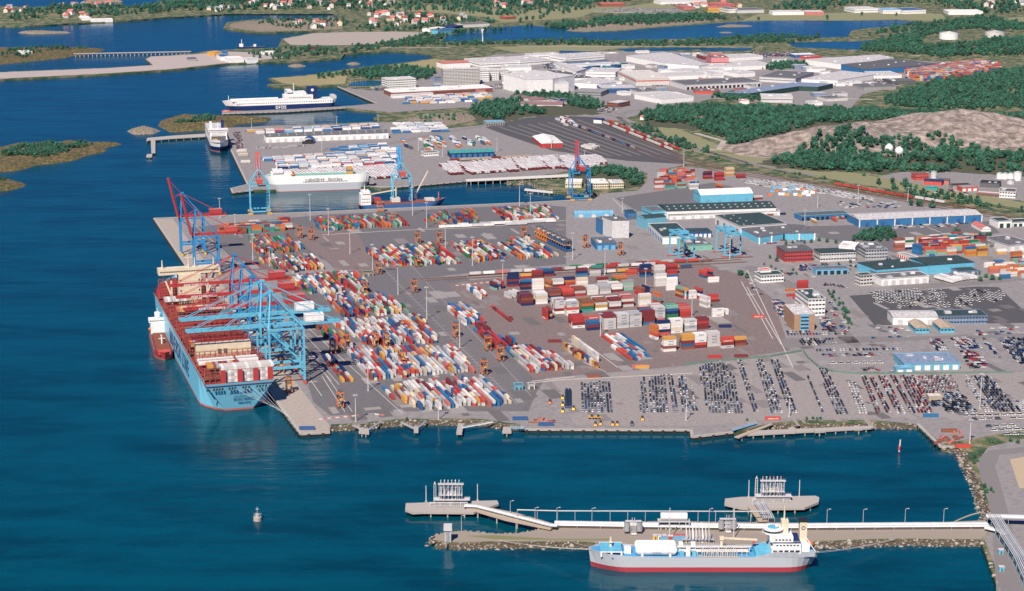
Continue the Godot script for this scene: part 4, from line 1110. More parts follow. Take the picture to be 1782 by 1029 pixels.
	for a in [["on the far island at top left", "80 17 110 12 150 9 215 9 236 14 200 16 120 18", 18], ["above the harbour of the far island village", "105 30 165 26 170 30 140 34 110 34", 8], ["on the rocky shore at the far left", "4 16 40 14 60 20 30 30 6 30", 7], ["along the far shore across the strait", "352 20 380 16 430 12 500 8 560 10 596 14 590 21 500 21 400 22", 34], ["in the far village above the strait", "530 4 600 -4 690 0 700 10 640 16 560 10", 24], ["in the village between marina and gravel field", "620 28 700 24 760 30 830 32 830 38 760 46 680 48 620 44", 34], ["in the village above the dry meadow", "850 6 900 2 960 4 955 12 900 14 860 14", 14], ["in the far town at the top", "1200 12 1230 8 1300 4 1300 16 1240 20 1206 20", 16], ["on the far hillside at the top right", "1700 10 1760 6 1782 10 1782 18 1720 18", 8], ["on the rocky headland in the strait", "500 46 540 42 600 40 600 48 540 52", 6]]:
		var pl := poly(a[1])
		var r := Rect2(pl[0], Vector2.ZERO)
		for p in pl:
			r = r.expand(p)
		var n := 0
		var sites := []
		while sites.size() < a[2]:
			var p := r.position + Vector2(rng.randf(), rng.randf()) * r.size
			if Geometry2D.is_point_in_polygon(p, pl):
				sites.append(p)
		sites.sort_custom(func(u, v): return u.x / u.y > v.x / v.y)
		for p in sites:
			var wc: String = ["white", "white", "cream", "offwhite"][rng.randi() % 4]
			var rc: String = ["salmon", "salmon", "brick", "grey"][rng.randi() % 4]
			var t := thing("house", "%s house, %s roof, %s from left %s" % [{"white": "white", "cream": "cream", "offwhite": "pale"}[wc], {"salmon": "red tiled", "brick": "dark red", "grey": "grey"}[rc], nth(n), a[0]], "house", Vector3(p.x, maxf(0, ground(p)) + 0.5, p.y), rng.randf() * 180, "houses " + a[0])
			t.scale = Vector3.ONE * rng.randf_range(1.0, 1.7)
			part(hs[n % 4][0], "wall", mat(wc, 0.7), t)
			part(hs[n % 4][1], "roof", mat(rc, 0.8), t)
			n += 1
# ---- containers, cars, trailers and the machines that move them
var boxes := []        # every container: where, bearing, length, colour, label
var box_words := {"white": "white", "lightgrey": "pale grey", "red": "red", "signalred": "bright red", "maroon": "maroon", "orange": "orange", "amber": "yellow", "cream": "cream", "blue": "blue", "cobalt": "bright blue", "navy": "navy blue", "green": "green", "mint": "mint green", "steel": "grey", "brick": "rust red", "salmon": "faded red", "teal": "teal"}
func pick(mix: String) -> String:
	var w := mix.split(" ")
	return w[rng.randi() % w.size()]
const MIX_PALE := "lightgrey lightgrey lightgrey lightgrey lightgrey steel white white cream signalred red maroon salmon amber blue cobalt lightgrey brick"
const MIX_RED := "red maroon salmon signalred brick red lightgrey lightgrey white cream amber blue cobalt navy orange lightgrey mint green"
const MIX_ORANGE := "orange brick maroon salmon orange green mint lightgrey blue teal red maroon orange cobalt"
const TIER := ["on the ground", "second from the ground", "third from the ground", "fourth from the ground", "fifth from the ground", "sixth from the ground"]
func container(p: Vector3, bearing: float, long: float, col: String, label: String, near := false, group := "containers") -> void:
	boxes.append({"p": p, "a": bearing, "l": long, "c": col, "w": label, "n": near, "g": group})
# A straddle carrier block: lanes of containers lying along the quay, one to three high.
func yard(where: String, outline: String, mix: String, fill := 0.85, high := 2, gap := 3.75, bearing := QUAY, slack := 0.06) -> void:
	var pl := poly(outline)
	var raised := poly(outline, 0.6 + high * 1.3)
	var mid := 0.0
	for p in pl:
		mid += p.y / pl.size()
	for i in pl.size():     # the far edge was seen over the tops of the boxes
		if pl[i].y < mid:
			pl[i] = raised[i]
	pl = Geometry2D.offset_polygon(pl, 0.6)[0]
	var u := dirv(bearing)
	var w := dirv(bearing - 90.0)
	var o := Vector3(pl[0].x, 0, pl[0].y)
	var lo := Vector2(1e9, 1e9)
	var hi := -lo
	for p in pl:
		var q := Vector3(p.x, 0, p.y) - o
		var d := Vector2(q.dot(u), q.dot(w))
		lo = lo.min(d)
		hi = hi.max(d)
	var lane := 0
	var y := lo.y
	while y < hi.y:
		lane += 1
		var x := lo.x + rng.randf() * 3
		var thin := rng.randf() < slack
		var slot := 0
		var tall := rng.randi_range(1, high)
		var col := pick(mix)
		var style := 12.35 if rng.randf() < 0.6 else 6.25
		while x < hi.x:
			if rng.randf() < 0.3:
				tall = high if rng.randf() < 0.65 else rng.randi_range(1, high)
			if rng.randf() < 0.15:
				style = 12.35 if rng.randf() < 0.6 else 6.25
			var c := o + u * (x + style / 2) + w * y
			slot += 1
			if Geometry2D.is_point_in_polygon(Vector2(c.x, c.z), pl) and rng.randf() < fill and not thin:
				for k in tall:
					if rng.randf() < 0.55:
						col = pick(mix)
					container(c + Vector3(rng.randf_range(-0.15, 0.15), 0.12 + k * 2.62, rng.randf_range(-0.15, 0.15)), bearing, style - 0.2, col, "%s container %s in the %s slot of the %s lane %s" % [box_words[col], TIER[k], nth(slot - 1), nth(lane - 1), where], false, "containers " + where)
			elif rng.randf() < 0.3:
				thin = not thin and rng.randf() < slack
			x += style + 0.25
		y += gap
# A free-standing stack with its long side to the viewer: colours from the ground up, per stack, several deep.
func stacks(where: String, spec: Array) -> void:
	for i in spec.size():
		var s: Array = spec[i]
		var bearing: float = s[4] if s.size() > 4 else 74.0
		var p := gp(s[0], s[1])
		var u := dirv(bearing)
		var w := dirv(bearing - 90.0)
		var cols: PackedStringArray = s[2].split(" ")
		for d in s[3]:
			for k in cols.size():
				var c: String = cols[k]
				if d > 0 and rng.randf() < 0.5:
					c = cols[rng.randi() % cols.size()]
				if d > 0 and k == cols.size() - 1 and rng.randf() < 0.2:
					continue
				container(p + u * 6.1 + w * (1.22 + d * 2.55) + Vector3(0, 0.12 + k * 2.75, 0), bearing, 12.19, c, "%s container, %s tier, %s file, %s stack, %s" % [box_words[c], nth(k), "front" if d == 0 else nth(d), nth(i), where], d == 0 or k == cols.size() - 1, "containers " + where)
func box_mesh(long: float, tall: float) -> Array:
	var key := "box%.2f %.2f" % [long, tall]
	if not meshes.has(key):
		var b := MB.new()
		var h := long / 2
		b.box(-h, h, 0, tall, -1.22, 1.22)
		for x in [-h, h - 0.18]:      # corner posts and top rails stand proud of the panels
			for z in [-1.245, 1.125]:
				b.box(x - 0.015, x + 0.195, 0.0, tall + 0.02, z, z + 0.12)
		for z in [-1.24, 1.14]:
			b.box(-h + 0.2, h - 0.2, tall - 0.14, tall + 0.025, z, z + 0.1)
		var d := MB.new()
		for z in [-0.62, 0.62]:
			d.box(h + 0.01, h + 0.06, 0.15, tall - 0.12, z - 0.55, z + 0.55)
			for k in [-0.25, 0.25]:
				d.box(h + 0.065, h + 0.1, 0.1, tall - 0.1, z + k - 0.03, z + k + 0.03)
		var far := MB.new()
		far.box(-h, h, 0, tall, -1.22, 1.22)
		meshes[key] = [b.mesh(), d.mesh(), far.mesh()]
	return meshes[key]
func place_boxes() -> void:
	boxes.sort_custom(func(a, b): return (a.p as Vector3).length() - (5000.0 if a.n else 0.0) < (b.p as Vector3).length() - (5000.0 if b.n else 0.0))
	var far := {}
	var n := 0
	for q in boxes:
		if q.n and n < 330:
			n += 1
			var m := box_mesh(q.l, 2.59)
			var t := thing("shipping_container", q.w, "container", q.p, q.a, q.g)
			part(m[0], "body", mat(q.c, 0.55, 0, "dirt", 11), t)
			part(m[1], "door", mat(q.c, 0.5), t)
			if q.n and q.l > 10 and q.c in ["lightgrey", "white", "steel"] and hash(q.w) % 3 > 0:
				lettering("MAERSK", 1.0, mat("blue", 0.6), t, Vector3(1.0, 1.3, 1.24), Basis.IDENTITY)
			elif q.n and q.l > 10 and q.c in ["signalred"] and hash(q.w) % 2 > 0:
				lettering("HAMBURG SÜD", 0.9, mat("white", 0.6), t, Vector3(0, 1.3, 1.24), Basis.IDENTITY)
		else:
			if not far.has(q.l):
				far[q.l] = [[], []]
			far[q.l][0].append(Transform3D(Basis(Vector3.UP, turn(q.a)), q.p))
			var k := 0.75 + 0.4 * float(hash(q.w + str(q.p)) % 100) / 100.0
			far[q.l][1].append(PAL[q.c] * k)
	var xs := []
	var cs := []
	for l in far:
		for i in far[l][0].size():
			xs.append((far[l][0][i] as Transform3D) * Transform3D(Basis.from_scale(Vector3(l / 12.0, 1, 1)), Vector3.ZERO))
			cs.append(far[l][1][i])
	many("shipping_containers", "hundreds of mixed coloured shipping containers in the lanes of the yard", box_mesh(12.0, 2.59)[2], mat("vc", 0.6, 0, "dirt", 11), xs, cs)
	print("containers ", boxes.size())

# cars
var cars := []
const PAINT_DARK := "black black navy darkgrey steel steel white blue darkgrey lightgrey black grey"
const PAINT_RED := "white white lightgrey darkgrey black red maroon red navy steel black grey"
const PAINT_WHITE := "white white white white lightgrey white offwhite darkgrey"
const PAINT_ANY := "white lightgrey darkgrey black red navy steel grey blue white"
func car_row(where: String, outline: String, bearing: float, paint: String, gap := 2.6, long := 5.1, fill := 0.985, kind := "car") -> void:
	var pl := poly(outline)
	if bearing > 166 and bearing < 183 and pl[0].distance_to(pl[pl.size() - 1]) > 45:   # follow the traced edges of a long block
		var e := (pl[pl.size() - 1] - pl[0]).normalized() + (pl[pl.size() - 2] - pl[1]).normalized()
		bearing = rad_to_deg(atan2(e.x, -e.y))
	var u := dirv(bearing)
	var w := dirv(bearing - 90.0)
	var o := Vector3(pl[0].x, 0, pl[0].y)
	var lo := Vector2(1e9, 1e9)
	var hi := -lo
	for p in pl:
		var q := Vector3(p.x, 0, p.y) - o
		var d := Vector2(q.dot(u), q.dot(w))
		lo = lo.min(d)
		hi = hi.max(d)
	var column := 0
	var y := lo.y + gap / 2
	while y < hi.y:
		column += 1
		var x := lo.x + long / 2
		var row := 0
		while x < hi.x:
			var c := o + u * x + w * y
			row += 1
			if Geometry2D.is_point_in_polygon(Vector2(c.x, c.z), pl) and rng.randf() < fill:
				var col := pick(paint)
				var words := {"white": "white", "lightgrey": "silver", "darkgrey": "dark grey", "black": "black", "red": "red", "maroon": "dark red", "navy": "navy blue", "steel": "silver grey", "grey": "grey", "blue": "blue", "offwhite": "off-white"}
				cars.append({"p": c + Vector3(rng.randf_range(-0.12, 0.12), 0.12, rng.randf_range(-0.2, 0.2)), "a": bearing + rng.randf_range(-1, 1), "c": col, "w": "%s %s, %s row, %s column %s" % [words[col], kind, nth(row - 1), nth(column - 1), where], "g": kind + "s " + where, "v": 1 if kind == "van" else 0})
			x += long
		y += gap
func car_shape(v: int, glass: bool, all: bool) -> MB:
	var b := MB.new()
	var l := 2.2 if v == 0 else 2.7
	if not glass or all:
		b.col = Color.WHITE
		var nose := 1.25 if v == 0 else 1.9
		b.hexa([Vector3(-l, 0.3, -0.86), Vector3(l, 0.3, -0.82), Vector3(l, 0.3, 0.82), Vector3(-l, 0.3, 0.86), Vector3(-l, 0.95, -0.84), Vector3(l, 0.78, -0.74), Vector3(l, 0.78, 0.74), Vector3(-l, 0.95, 0.84)])
		var y := 1.46 if v == 0 else 2.2
		b.hexa([Vector3(-l + 0.45, y - 0.07, -0.6), Vector3(nose - 0.95, y - 0.07, -0.6), Vector3(nose - 0.95, y - 0.07, 0.6), Vector3(-l + 0.45, y - 0.07, 0.6), Vector3(-l + 0.5, y, -0.58), Vector3(nose - 1.0, y, -0.58), Vector3(nose - 1.0, y, 0.58), Vector3(-l + 0.5, y, 0.58)])
	if glass or all:
		b.col = Color(0.03, 0.035, 0.045)
		var y := 1.385 if v == 0 else 2.12
		var nose := 1.0 if v == 0 else 1.75
		b.hexa([Vector3(-l + 0.08, 0.93, -0.8), Vector3(nose, 0.8, -0.76), Vector3(nose, 0.8, 0.76), Vector3(-l + 0.08, 0.93, 0.8), Vector3(-l + 0.45, y, -0.6), Vector3(nose - 0.75, y, -0.6), Vector3(nose - 0.75, y, 0.6), Vector3(-l + 0.45, y, 0.6)])
		for x in [-1.35, 1.3]:
			for z in [-0.9, 0.72]:
				b.box(x - 0.33, x + 0.33, 0, 0.62, z, z + 0.18)
	return b
func place_cars() -> void:
	cars.sort_custom(func(a, b): return (a.p as Vector3).length() < (b.p as Vector3).length())
	var kinds := []
	for v in 2:
		kinds.append([car_shape(v, false, false).mesh(), car_shape(v, true, false).mesh(), car_shape(v, false, true).mesh()])
	var xs := [[], []]
	var cs := [[], []]
	for i in cars.size():
		var q: Dictionary = cars[i]
		if i < 300:
			var t := thing("parked_car" if q.v == 0 else "parked_van", q.w, "car" if q.v == 0 else "van", q.p, q.a, q.g)
			part(kinds[q.v][0], "body", mat(q.c, 0.3, 0, ""), t)
			part(kinds[q.v][1], "window_glass", mat("glass", 0.12, 0, ""), t)
		else:
			xs[q.v].append(Transform3D(Basis(Vector3.UP, turn(q.a)), q.p))
			cs[q.v].append(PAL[q.c])
	many("parked_cars", "hundreds of parked cars in the storage lots and car parks behind the nearest rows", kinds[0][2], mat("vc", 0.3, 0, ""), xs[0], cs[0])
	many("parked_vans", "dozens of parked vans and campers in the storage lots", kinds[1][2], mat("vc", 0.3, 0, ""), xs[1], cs[1])
	print("cars ", cars.size())
	for k in get_children():
		if str(k.get_meta("label", "")).split(" ").size() > 16:
			print(k.name, ": ", k.get_meta("label"))

# semi-trailers of the ferry terminal
var trailers := []
const TRAIL_MIX := "white white lightgrey blue cobalt navy white blue lightgrey red amber skyblue white"
func trailer_park(where: String, outline: String, bearing: float, mix: String, gap := 4.0, long := 14.4, fill := 0.85, roof := "") -> void:
	var pl := poly(outline)
	var u := dirv(bearing)
	var w := dirv(bearing - 90.0)
	var o := Vector3(pl[0].x, 0, pl[0].y)
	var lo := Vector2(1e9, 1e9)
	var hi := -lo
	for p in pl:
		var q := Vector3(p.x, 0, p.y) - o
		var d := Vector2(q.dot(u), q.dot(w))
		lo = lo.min(d)
		hi = hi.max(d)
	var lane := 0
	var y := lo.y
	while y < hi.y:
		lane += 1
		var x := lo.x + rng.randf() * 4
		var slot := 0
		while x < hi.x:
			slot += 1
			var c := o + u * x + w * y
			if Geometry2D.is_point_in_polygon(Vector2(c.x, c.z), pl) and rng.randf() < fill:
				var col := pick(mix)
				trailers.append({"p": c + Vector3(0, 0.12, 0), "a": bearing, "c": col, "r": roof if roof else pick("white lightgrey " + col), "w": "%s trailer, %s in the %s lane %s" % [col.replace("light", "pale ").replace("sky", "sky "), nth(slot - 1), nth(lane - 1), where], "g": "trailers " + where})
			x += long
		y += gap
func place_trailers() -> void:
	trailers.sort_custom(func(a, b): return (a.p as Vector3).length() < (b.p as Vector3).length())
	var b := MB.new()
	b.box(-6.7, 6.7, 1.1, 3.9, -1.25, 1.25)
	var body := b.mesh()
	b = MB.new()
	b.box(-6.75, 6.75, 3.9, 4.0, -1.28, 1.28)
	var top := b.mesh()
	b = MB.new()
	for x in [-5.2, -3.9, -2.6]:
		b.tube(Vector3(x, 0.5, -1.15), Vector3(x, 0.5, 1.15), 0.5, 0.5, 8)
	b.box(-6.4, 6.4, 0.85, 1.09, -0.5, 0.5)
	b.box(4.0, 4.3, 0, 0.9, -0.8, -0.6)
	b.box(4.0, 4.3, 0, 0.9, 0.6, 0.8)
	var under := b.mesh()
	b = MB.new()
	b.box(-6.7, 6.7, 0.5, 3.9, -1.25, 1.25)
	var far := b.mesh()
	var xs := []
	var cs := []
	var rs := []
	for i in trailers.size():
		var q: Dictionary = trailers[i]
		if i < 260:
			var t := thing("semi_trailer", q.w, "trailer", q.p, q.a, q.g)
			part(body, "box_body", mat(q.c, 0.5), t)
			part(top, "roof", mat(q.r, 0.6), t)
			part(under, "running_gear", mat("darkgrey", 0.7), t)
		else:
			xs.append(Transform3D(Basis(Vector3.UP, turn(q.a)), q.p))
			cs.append(PAL[q.c])
			rs.append(PAL[q.r])
	many("trailer_roofs", "pale roofs of the parked trailers in the far lanes of the ferry terminal", top, mat("vc", 0.5), xs, rs)
	many("semi_trailers", "hundreds of parked trailers in the far lanes of the ferry terminal", far, mat("vc", 0.5), xs, cs)
	print("trailers ", trailers.size())

# An orange straddle carrier: four tall legs on wheel beams, a top frame, engine house and spreader.
var carrier: Node3D
func straddle(px: float, py: float, bearing: float, label: String, cargo := "") -> Node:
	var made: Node
	var p := gp(px, py)
	p.y = 0.13
	if carrier == null:
		var t := thing("straddle_carrier", label, "straddle carrier", p, bearing, "orange straddle carriers")
		var or_ := mat("orange", 0.5)
		for z in [-2.1, 2.1]:
			var b := MB.new()
			b.box(-4.6, 4.6, 1.1, 2.0, z - 0.4, z + 0.4)
			part(b, "wheel_beam", or_, t)
			for x in [-3.6, -1.3, 1.3, 3.6]:
				b = MB.new()
				b.tube(Vector3(x, 0.75, z - 0.3), Vector3(x, 0.75, z + 0.3), 0.75, 0.75, 10)
				part(b, "wheel", mat("black", 0.8, 0, ""), t)
			for x in [-3.2, 3.2]:
				b = MB.new()
				b.box(x - 0.38, x + 0.38, 2.0, 12.2, z - 0.34, z + 0.34)
				part(b, "leg", or_, t)
			b = MB.new()
			b.box(-4.4, 4.4, 12.2, 13.3, z - 0.45, z + 0.45)
			part(b, "top_beam", or_, t)
		for x in [-3.2, 3.2]:
			var b := MB.new()
			b.box(x - 0.45, x + 0.45, 12.3, 13.2, -1.64, 1.64)
			part(b, "cross_beam", or_, t)
		var e := MB.new()
		e.box(-2.6, 2.4, 13.35, 14.6, -1.7, 1.5)
		part(e, "engine_house", mat("darkgrey", 0.6), t)
		e = MB.new()
		e.box(2.9, 4.7, 9.6, 11.8, 2.46, 3.5)
		part(e, "cab", mat("glass", 0.2, 0, ""), t)
		e = MB.new()
		e.box(-5.9, 5.9, 7.2, 7.7, -1.1, 1.1)
		for x in [-2.4, 2.4]:
			for z in [-0.8, 0.8]:
				e.tube(Vector3(x, 7.7, z), Vector3(x, 12.3, z), 0.09, 0.09, 4)
		part(e, "spreader", mat("amber", 0.5), t)
		carrier = t
		made = t
	else:
		made = copy(carrier, "straddle_carrier", p, bearing, label, "orange straddle carriers")
	if cargo:
		container(p + Vector3(0, 4.4, 0), bearing, 12.19, cargo, "%s container hanging under a straddle carrier" % box_words[cargo], true)
	return made

# light masts
var mast0: Node3D
func mast(px: float, py: float, top: float, label: String) -> void:
	var p := gp(px, py)
	var c := cos(pitch)
	var s := sin(pitch)
	var v := (top - CY) / LENS
	var h := UP + p.z * (s + v * c) / (c - v * s)
	if mast0 == null:
		mast0 = thing("light_mast", label, "light mast", p, 90.0, "tall light masts")
		var b := MB.new()
		b.tube(Vector3.ZERO, Vector3(0, 29.4, 0), 0.5, 0.26, 8)
		part(b, "pole", mat("lightgrey", 0.5), mast0)
		b = MB.new()
		b.box(-1.0, 1.0, 0, 0.5, -1.0, 1.0)
		part(b, "foot", mat("concrete", 0.9), mast0)
		b = MB.new()
		b.tube(Vector3(0, 29.4, 0), Vector3(0, 29.8, 0), 1.5, 1.5, 10)
		part(b, "head_ring", mat("steel", 0.5), mast0)
		for i in 6:
			b = MB.new()
			var a := TAU * i / 6
			b.box(cos(a) * 1.7 - 0.35, cos(a) * 1.7 + 0.35, 28.8, 29.3, sin(a) * 1.7 - 0.35, sin(a) * 1.7 + 0.35)
			part(b, "floodlight", mat("offwhite", 0.4), mast0)
		mast0.scale.y = h / 29.8
	else:
		copy(mast0, "light_mast", p, 90.0, label).scale.y = h / 29.8

func build_yard() -> void:
	# white lane paint, tyre-dark lanes and kerbs of the yards
	var line := mat_of("road_paint", Color(0.6, 0.58, 0.55), 30)
	var old := mat_of("worn_paint", Color(0.4, 0.37, 0.35), 30)
	ribbon("painted_line", ["560 409 700 401 830 396 985 384", "1205 650 970 662 925 667", "1000 656 925 664"], 2.0, mat_of("kerb", Color(0.55, 0.49, 0.42), 30), 0.15)
	ribbon("painted_line", ["330 384 700 720", "420 470 585 640", "470 560 560 690", "560 655 600 717", "568 655 613 717", "520 600 577 664", "527 598 590 670"], 0.5, line, 0.14)
	ribbon("painted_line", ["655 455 900 704", "700 445 925 690", "660 560 700 640"], 0.4, old, 0.15)
	ribbon("painted_line", ["1015 630 1055 648", "1035 610 1075 640", "1085 360 1110 380", "1065 345 1090 368", "1160 452 1290 452", "1380 640 1300 470", "1360 600 1300 500", "1345 590 1290 490"], 0.7, line, 0.16)
	for i in 42:
		var t := i / 41.0
		var a := Vector2(668, 475).lerp(Vector2(872, 690), t)
		ribbon("painted_bar", ["%f %f %f %f" % [a.x, a.y, a.x + 15 + 6 * t, a.y - 1.6]], 0.5, old, 0.15)
	for k in 60:      # dark tyre tracks along the lanes
		var a := Vector2(rng.randf_range(440, 700), rng.randf_range(395, 690))
		var p := gp(a.x, a.y)
		var q := px_of(p + dirv(QUAY) * rng.randf_range(30, 90))
		if q.y < 715 and a.x > 290 + (a.y - 380) * 0.75:
			ribbon("tyre_track", ["%f %f %f %f" % [a.x, a.y, q.x, q.y]], rng.randf_range(0.5, 1.2), mat_of("tyre_mark", Color(0.13, 0.12, 0.125), 25), 0.13 + 0.0002 * k)
	for k in 46:
		var a := Vector2(rng.randf_range(790, 1330), rng.randf_range(490, 630))
		var p := gp(a.x, a.y)
		var q := px_of(p + dirv(QUAY + rng.randf_range(-60, 20)) * rng.randf_range(20, 70))
		ribbon("tyre_track", ["%f %f %f %f" % [a.x, a.y, q.x, q.y]], rng.randf_range(0.6, 2.2), mat_of("gravel_track", Color(0.2, 0.155, 0.155), 25), 0.13 + 0.0002 * k)
	for k in 40:      # worn patches in the car storage
		var a := Vector2(rng.randf_range(1000, 1760), rng.randf_range(640, 720))
		var p := gp(a.x, a.y)
		var q := px_of(p + dirv(rng.randf_range(168, 180)) * rng.randf_range(10, 60))
		ribbon("worn_patch", ["%f %f %f %f" % [a.x, a.y, q.x, q.y]], rng.randf_range(2, 8), mat_of("repair_patch", Color(0.3, 0.26, 0.25), 25), 0.13 + 0.0002 * k)
	# the straddle carrier yard
	yard("of the block at the head of the pier", "378 395 500 381 502 401 392 409", MIX_ORANGE, 0.93, 3, 2.9, 76.0, 0.0)
	yard("of the block behind the raised red booms", "434 413 498 408 530 436 446 444", MIX_ORANGE, 0.85, 2)
	yard("of the block left of the lorry yard", "446 446 535 440 568 470 490 475", MIX_RED, 0.85, 2)
	yard("of the back block along the inner dock, left", "548 381 690 372 709 394 556 403", MIX_ORANGE, 0.88, 2)
	yard("of the back block along the inner dock, middle", "733 372 820 364 836 386 765 394 735 384", MIX_ORANGE, 0.7, 2, 3.75, QUAY, 0.25)
	yard("of the back block along the inner dock, right", "860 363 950 358 970 383 880 387", MIX_RED, 0.85, 2)
	yard("of the middle block above the railway head", "634 434 760 423 798 459 675 464 648 448", MIX_RED, 0.95, 2, 3.75, QUAY, 0.05)
	yard("of the middle block left of the parked straddle carriers", "783 424 850 418 882 452 822 456", MIX_RED, 0.95, 2, 3.75, QUAY, 0.05)
	yard("of the middle block beside the parked straddle carriers", "866 421 915 413 972 446 900 451 880 436", MIX_RED, 0.95, 2)
	yard("of the block behind the crane machine houses", "500 482 620 472 647 508 540 513", MIX_RED, 0.95, 2, 3.75, QUAY, 0.05)
	yard("of the block right of the blue crane beams", "555 514 665 508 713 547 598 553", MIX_RED, 0.8, 2)
	yard("of the block under the blue crane ends", "575 558 730 550 760 595 640 602 600 577", MIX_PALE, 0.96, 2, 3.75, QUAY, 0.03)
	yard("of the narrow block at the crane feet", "545 566 572 562 612 606 592 610", MIX_RED, 0.8, 2)
	yard("of the wide block in the middle of the yard", "596 606 790 603 824 648 648 663", MIX_PALE, 0.96, 2, 3.75, QUAY, 0.03)
	yard("of the narrow strip along the crane rails", "556 619 580 616 616 665 597 669", MIX_RED, 0.85, 1)
	yard("of the front block nearest the stone bank", "668 669 840 657 890 704 725 712 672 690", MIX_PALE, 0.96, 2, 3.75, QUAY, 0.03)
	yard("of the small block right of the ladder road", "772 533 806 528 844 562 812 568", "lightgrey white white signalred salmon orange lightgrey red steel cobalt", 0.95, 2)
	yard("of the red rows right of the ladder road", "818 572 838 563 892 600 868 609", "maroon signalred red red maroon navy cobalt red", 0.97, 3)
	yard("of the right block above the open lanes", "876 606 940 602 993 641 925 649", MIX_PALE.replace("amber", "red"), 0.96, 2)
	yard("of the low block below the tall stacks", "1046 583 1085 580 1128 618 1098 632", "lightgrey white cobalt blue steel signalred lightgrey cobalt", 0.95, 1)
	yard("of the two short white lanes", "812 501 826 497 853 520 836 524", "white lightgrey white cobalt signalred", 0.97, 2)
	yard("of the single red lane on the gravel", "850 532 856 531 890 557 884 559", "maroon signalred maroon red", 1.0, 1)
	yard("of the yellow lane on the open ground", "978 602 984 599 1044 638 1038 642", "amber maroon cream amber brick amber blue", 1.0, 2, 4.5)
	yard("of the white lane on the open ground", "992 592 998 589 1046 630 1040 633", "cream white white lightgrey", 1.0, 3, 4.5)
	yard("of the stacked far container depot", "1570 124 1640 112 1700 106 1736 112 1738 120 1690 136 1640 143 1590 140", "salmon orange signalred salmon orange cobalt red maroon blue amber lightgrey white mint", 0.8, 4, 3.4, 76.0)
	yard("of the sheds' front yard in the far depot", "1540 124 1600 116 1610 122 1560 130", "salmon orange maroon cobalt white", 0.5, 2, 4.5, 76.0)
	yard("of the blue stacks in the far estate", "984 113 1080 110 1100 118 1040 122 1000 118", "cobalt teal navy cobalt slateblue teal".replace("slateblue", "blue"), 0.5, 2, 5, 76.0)
	yard("of the depot heap behind the green roof", "1600 416 1690 410 1724 440 1616 446", "salmon signalred maroon green mint cobalt white lightgrey orange red blue amber", 0.8, 3, 3.2, 76.0)
	yard("of the pale heap at the right edge", "1720 462 1790 452 1790 490 1740 486", "white lightgrey cobalt white salmon mint orange lightgrey", 0.5, 3, 4.5, 76.0)
	yard("of the inner pier corner", "1132 300 1180 293 1210 300 1200 318 1150 322", "maroon salmon signalred mint lightgrey salmon cobalt orange", 0.4, 3, 6, 76.0)
	# tall stacks with their long sides to the viewer
	var W := "white white white white"
	stacks("front lower right stacks", [[1155, 613, "white brick white white amber", 3], [1187, 609, "brick blue maroon amber amber", 3], [1208, 607, "maroon signalred white white white", 3], [1231, 604, "lightgrey lightgrey lightgrey lightgrey lightgrey", 3], [1256, 607, "lightgrey maroon signalred signalred", 2], [1278, 603, "brick maroon amber", 2]])
	stacks("rear lower right stacks", [[1130, 587, "white signalred orange orange orange", 1, 150], [1145, 584, "signalred navy white white navy", 2], [1167, 581, "white cream white white white", 3], [1192, 577, "lightgrey steel white lightgrey", 3], [1213, 574, "maroon maroon red maroon", 3]])
	stacks("front row of the big block", [[997, 572, "white maroon red red", 6], [1022, 576, "navy maroon blue cobalt signalred", 2], [1051, 574, "lightgrey lightgrey lightgrey lightgrey maroon", 6], [1074, 572, "lightgrey steel lightgrey lightgrey lightgrey", 6], [1096, 570, "lightgrey steel lightgrey lightgrey steel", 6], [1119, 566, "cobalt maroon maroon maroon maroon", 7], [1137, 559, "salmon lightgrey lightgrey steel lightgrey", 7], [1160, 557, "green green navy blue mint", 6], [1182, 553, "red red signalred salmon", 6]])
	stacks("second row of the big block", [[943, 553, "signalred red red red", 1, 162], [950, 551, "navy amber navy brick", 1, 162], [966, 547, "white maroon lightgrey lightgrey lightgrey", 6], [987, 550, "white white signalred lightgrey steel", 6], [1013, 543, "teal green orange brick", 6], [1037, 541, "white amber lightgrey brick", 6], [1061, 539, "maroon white lightgrey maroon", 6], [1083, 535, "lightgrey maroon white salmon", 6], [1113, 536, "cream white white cream white", 2], [1136, 525, "red teal salmon orange", 1, 150]])
	stacks("third row of the big block", [[908, 533, "navy maroon brick maroon", 7], [933, 530, "white white cream white", 6], [957, 520, "navy brick brick", 7], [979, 518, "maroon red signalred", 7], [1000, 516, "red lightgrey brick", 6], [1022, 514, "white white lightgrey", 6], [1044, 512, "lightgrey lightgrey steel", 6], [1064, 509, "maroon white white", 6], [1083, 506, "mint lightgrey mint steel", 2], [1104, 511, "red signalred brick", 2, 150], [1116, 509, "red navy navy", 1, 150]])
	stacks("back row of the big block", [[852, 502, "mint navy maroon", 1, 150], [858, 500, "steel blue steel", 1, 150], [864, 499, "navy red signalred", 1, 150], [877, 516, "lightgrey lightgrey", 1, 150], [884, 514, "lightgrey lightgrey", 1, 150], [891, 512, "lightgrey white", 1, 150], [884, 500, "maroon navy maroon navy", 2], [907, 505, "navy maroon navy cobalt", 2], [927, 505, W, 2], [948, 503, "orange amber brick orange", 1, 150], [962, 500, "maroon white lightgrey", 2], [982, 497, "red orange navy", 2], [1004, 503, "maroon cream white cream", 2], [1040, 497, "red lightgrey maroon", 2], [1064, 496, "brick green green orange", 1, 150], [1072, 494, "orange brick orange", 2]])
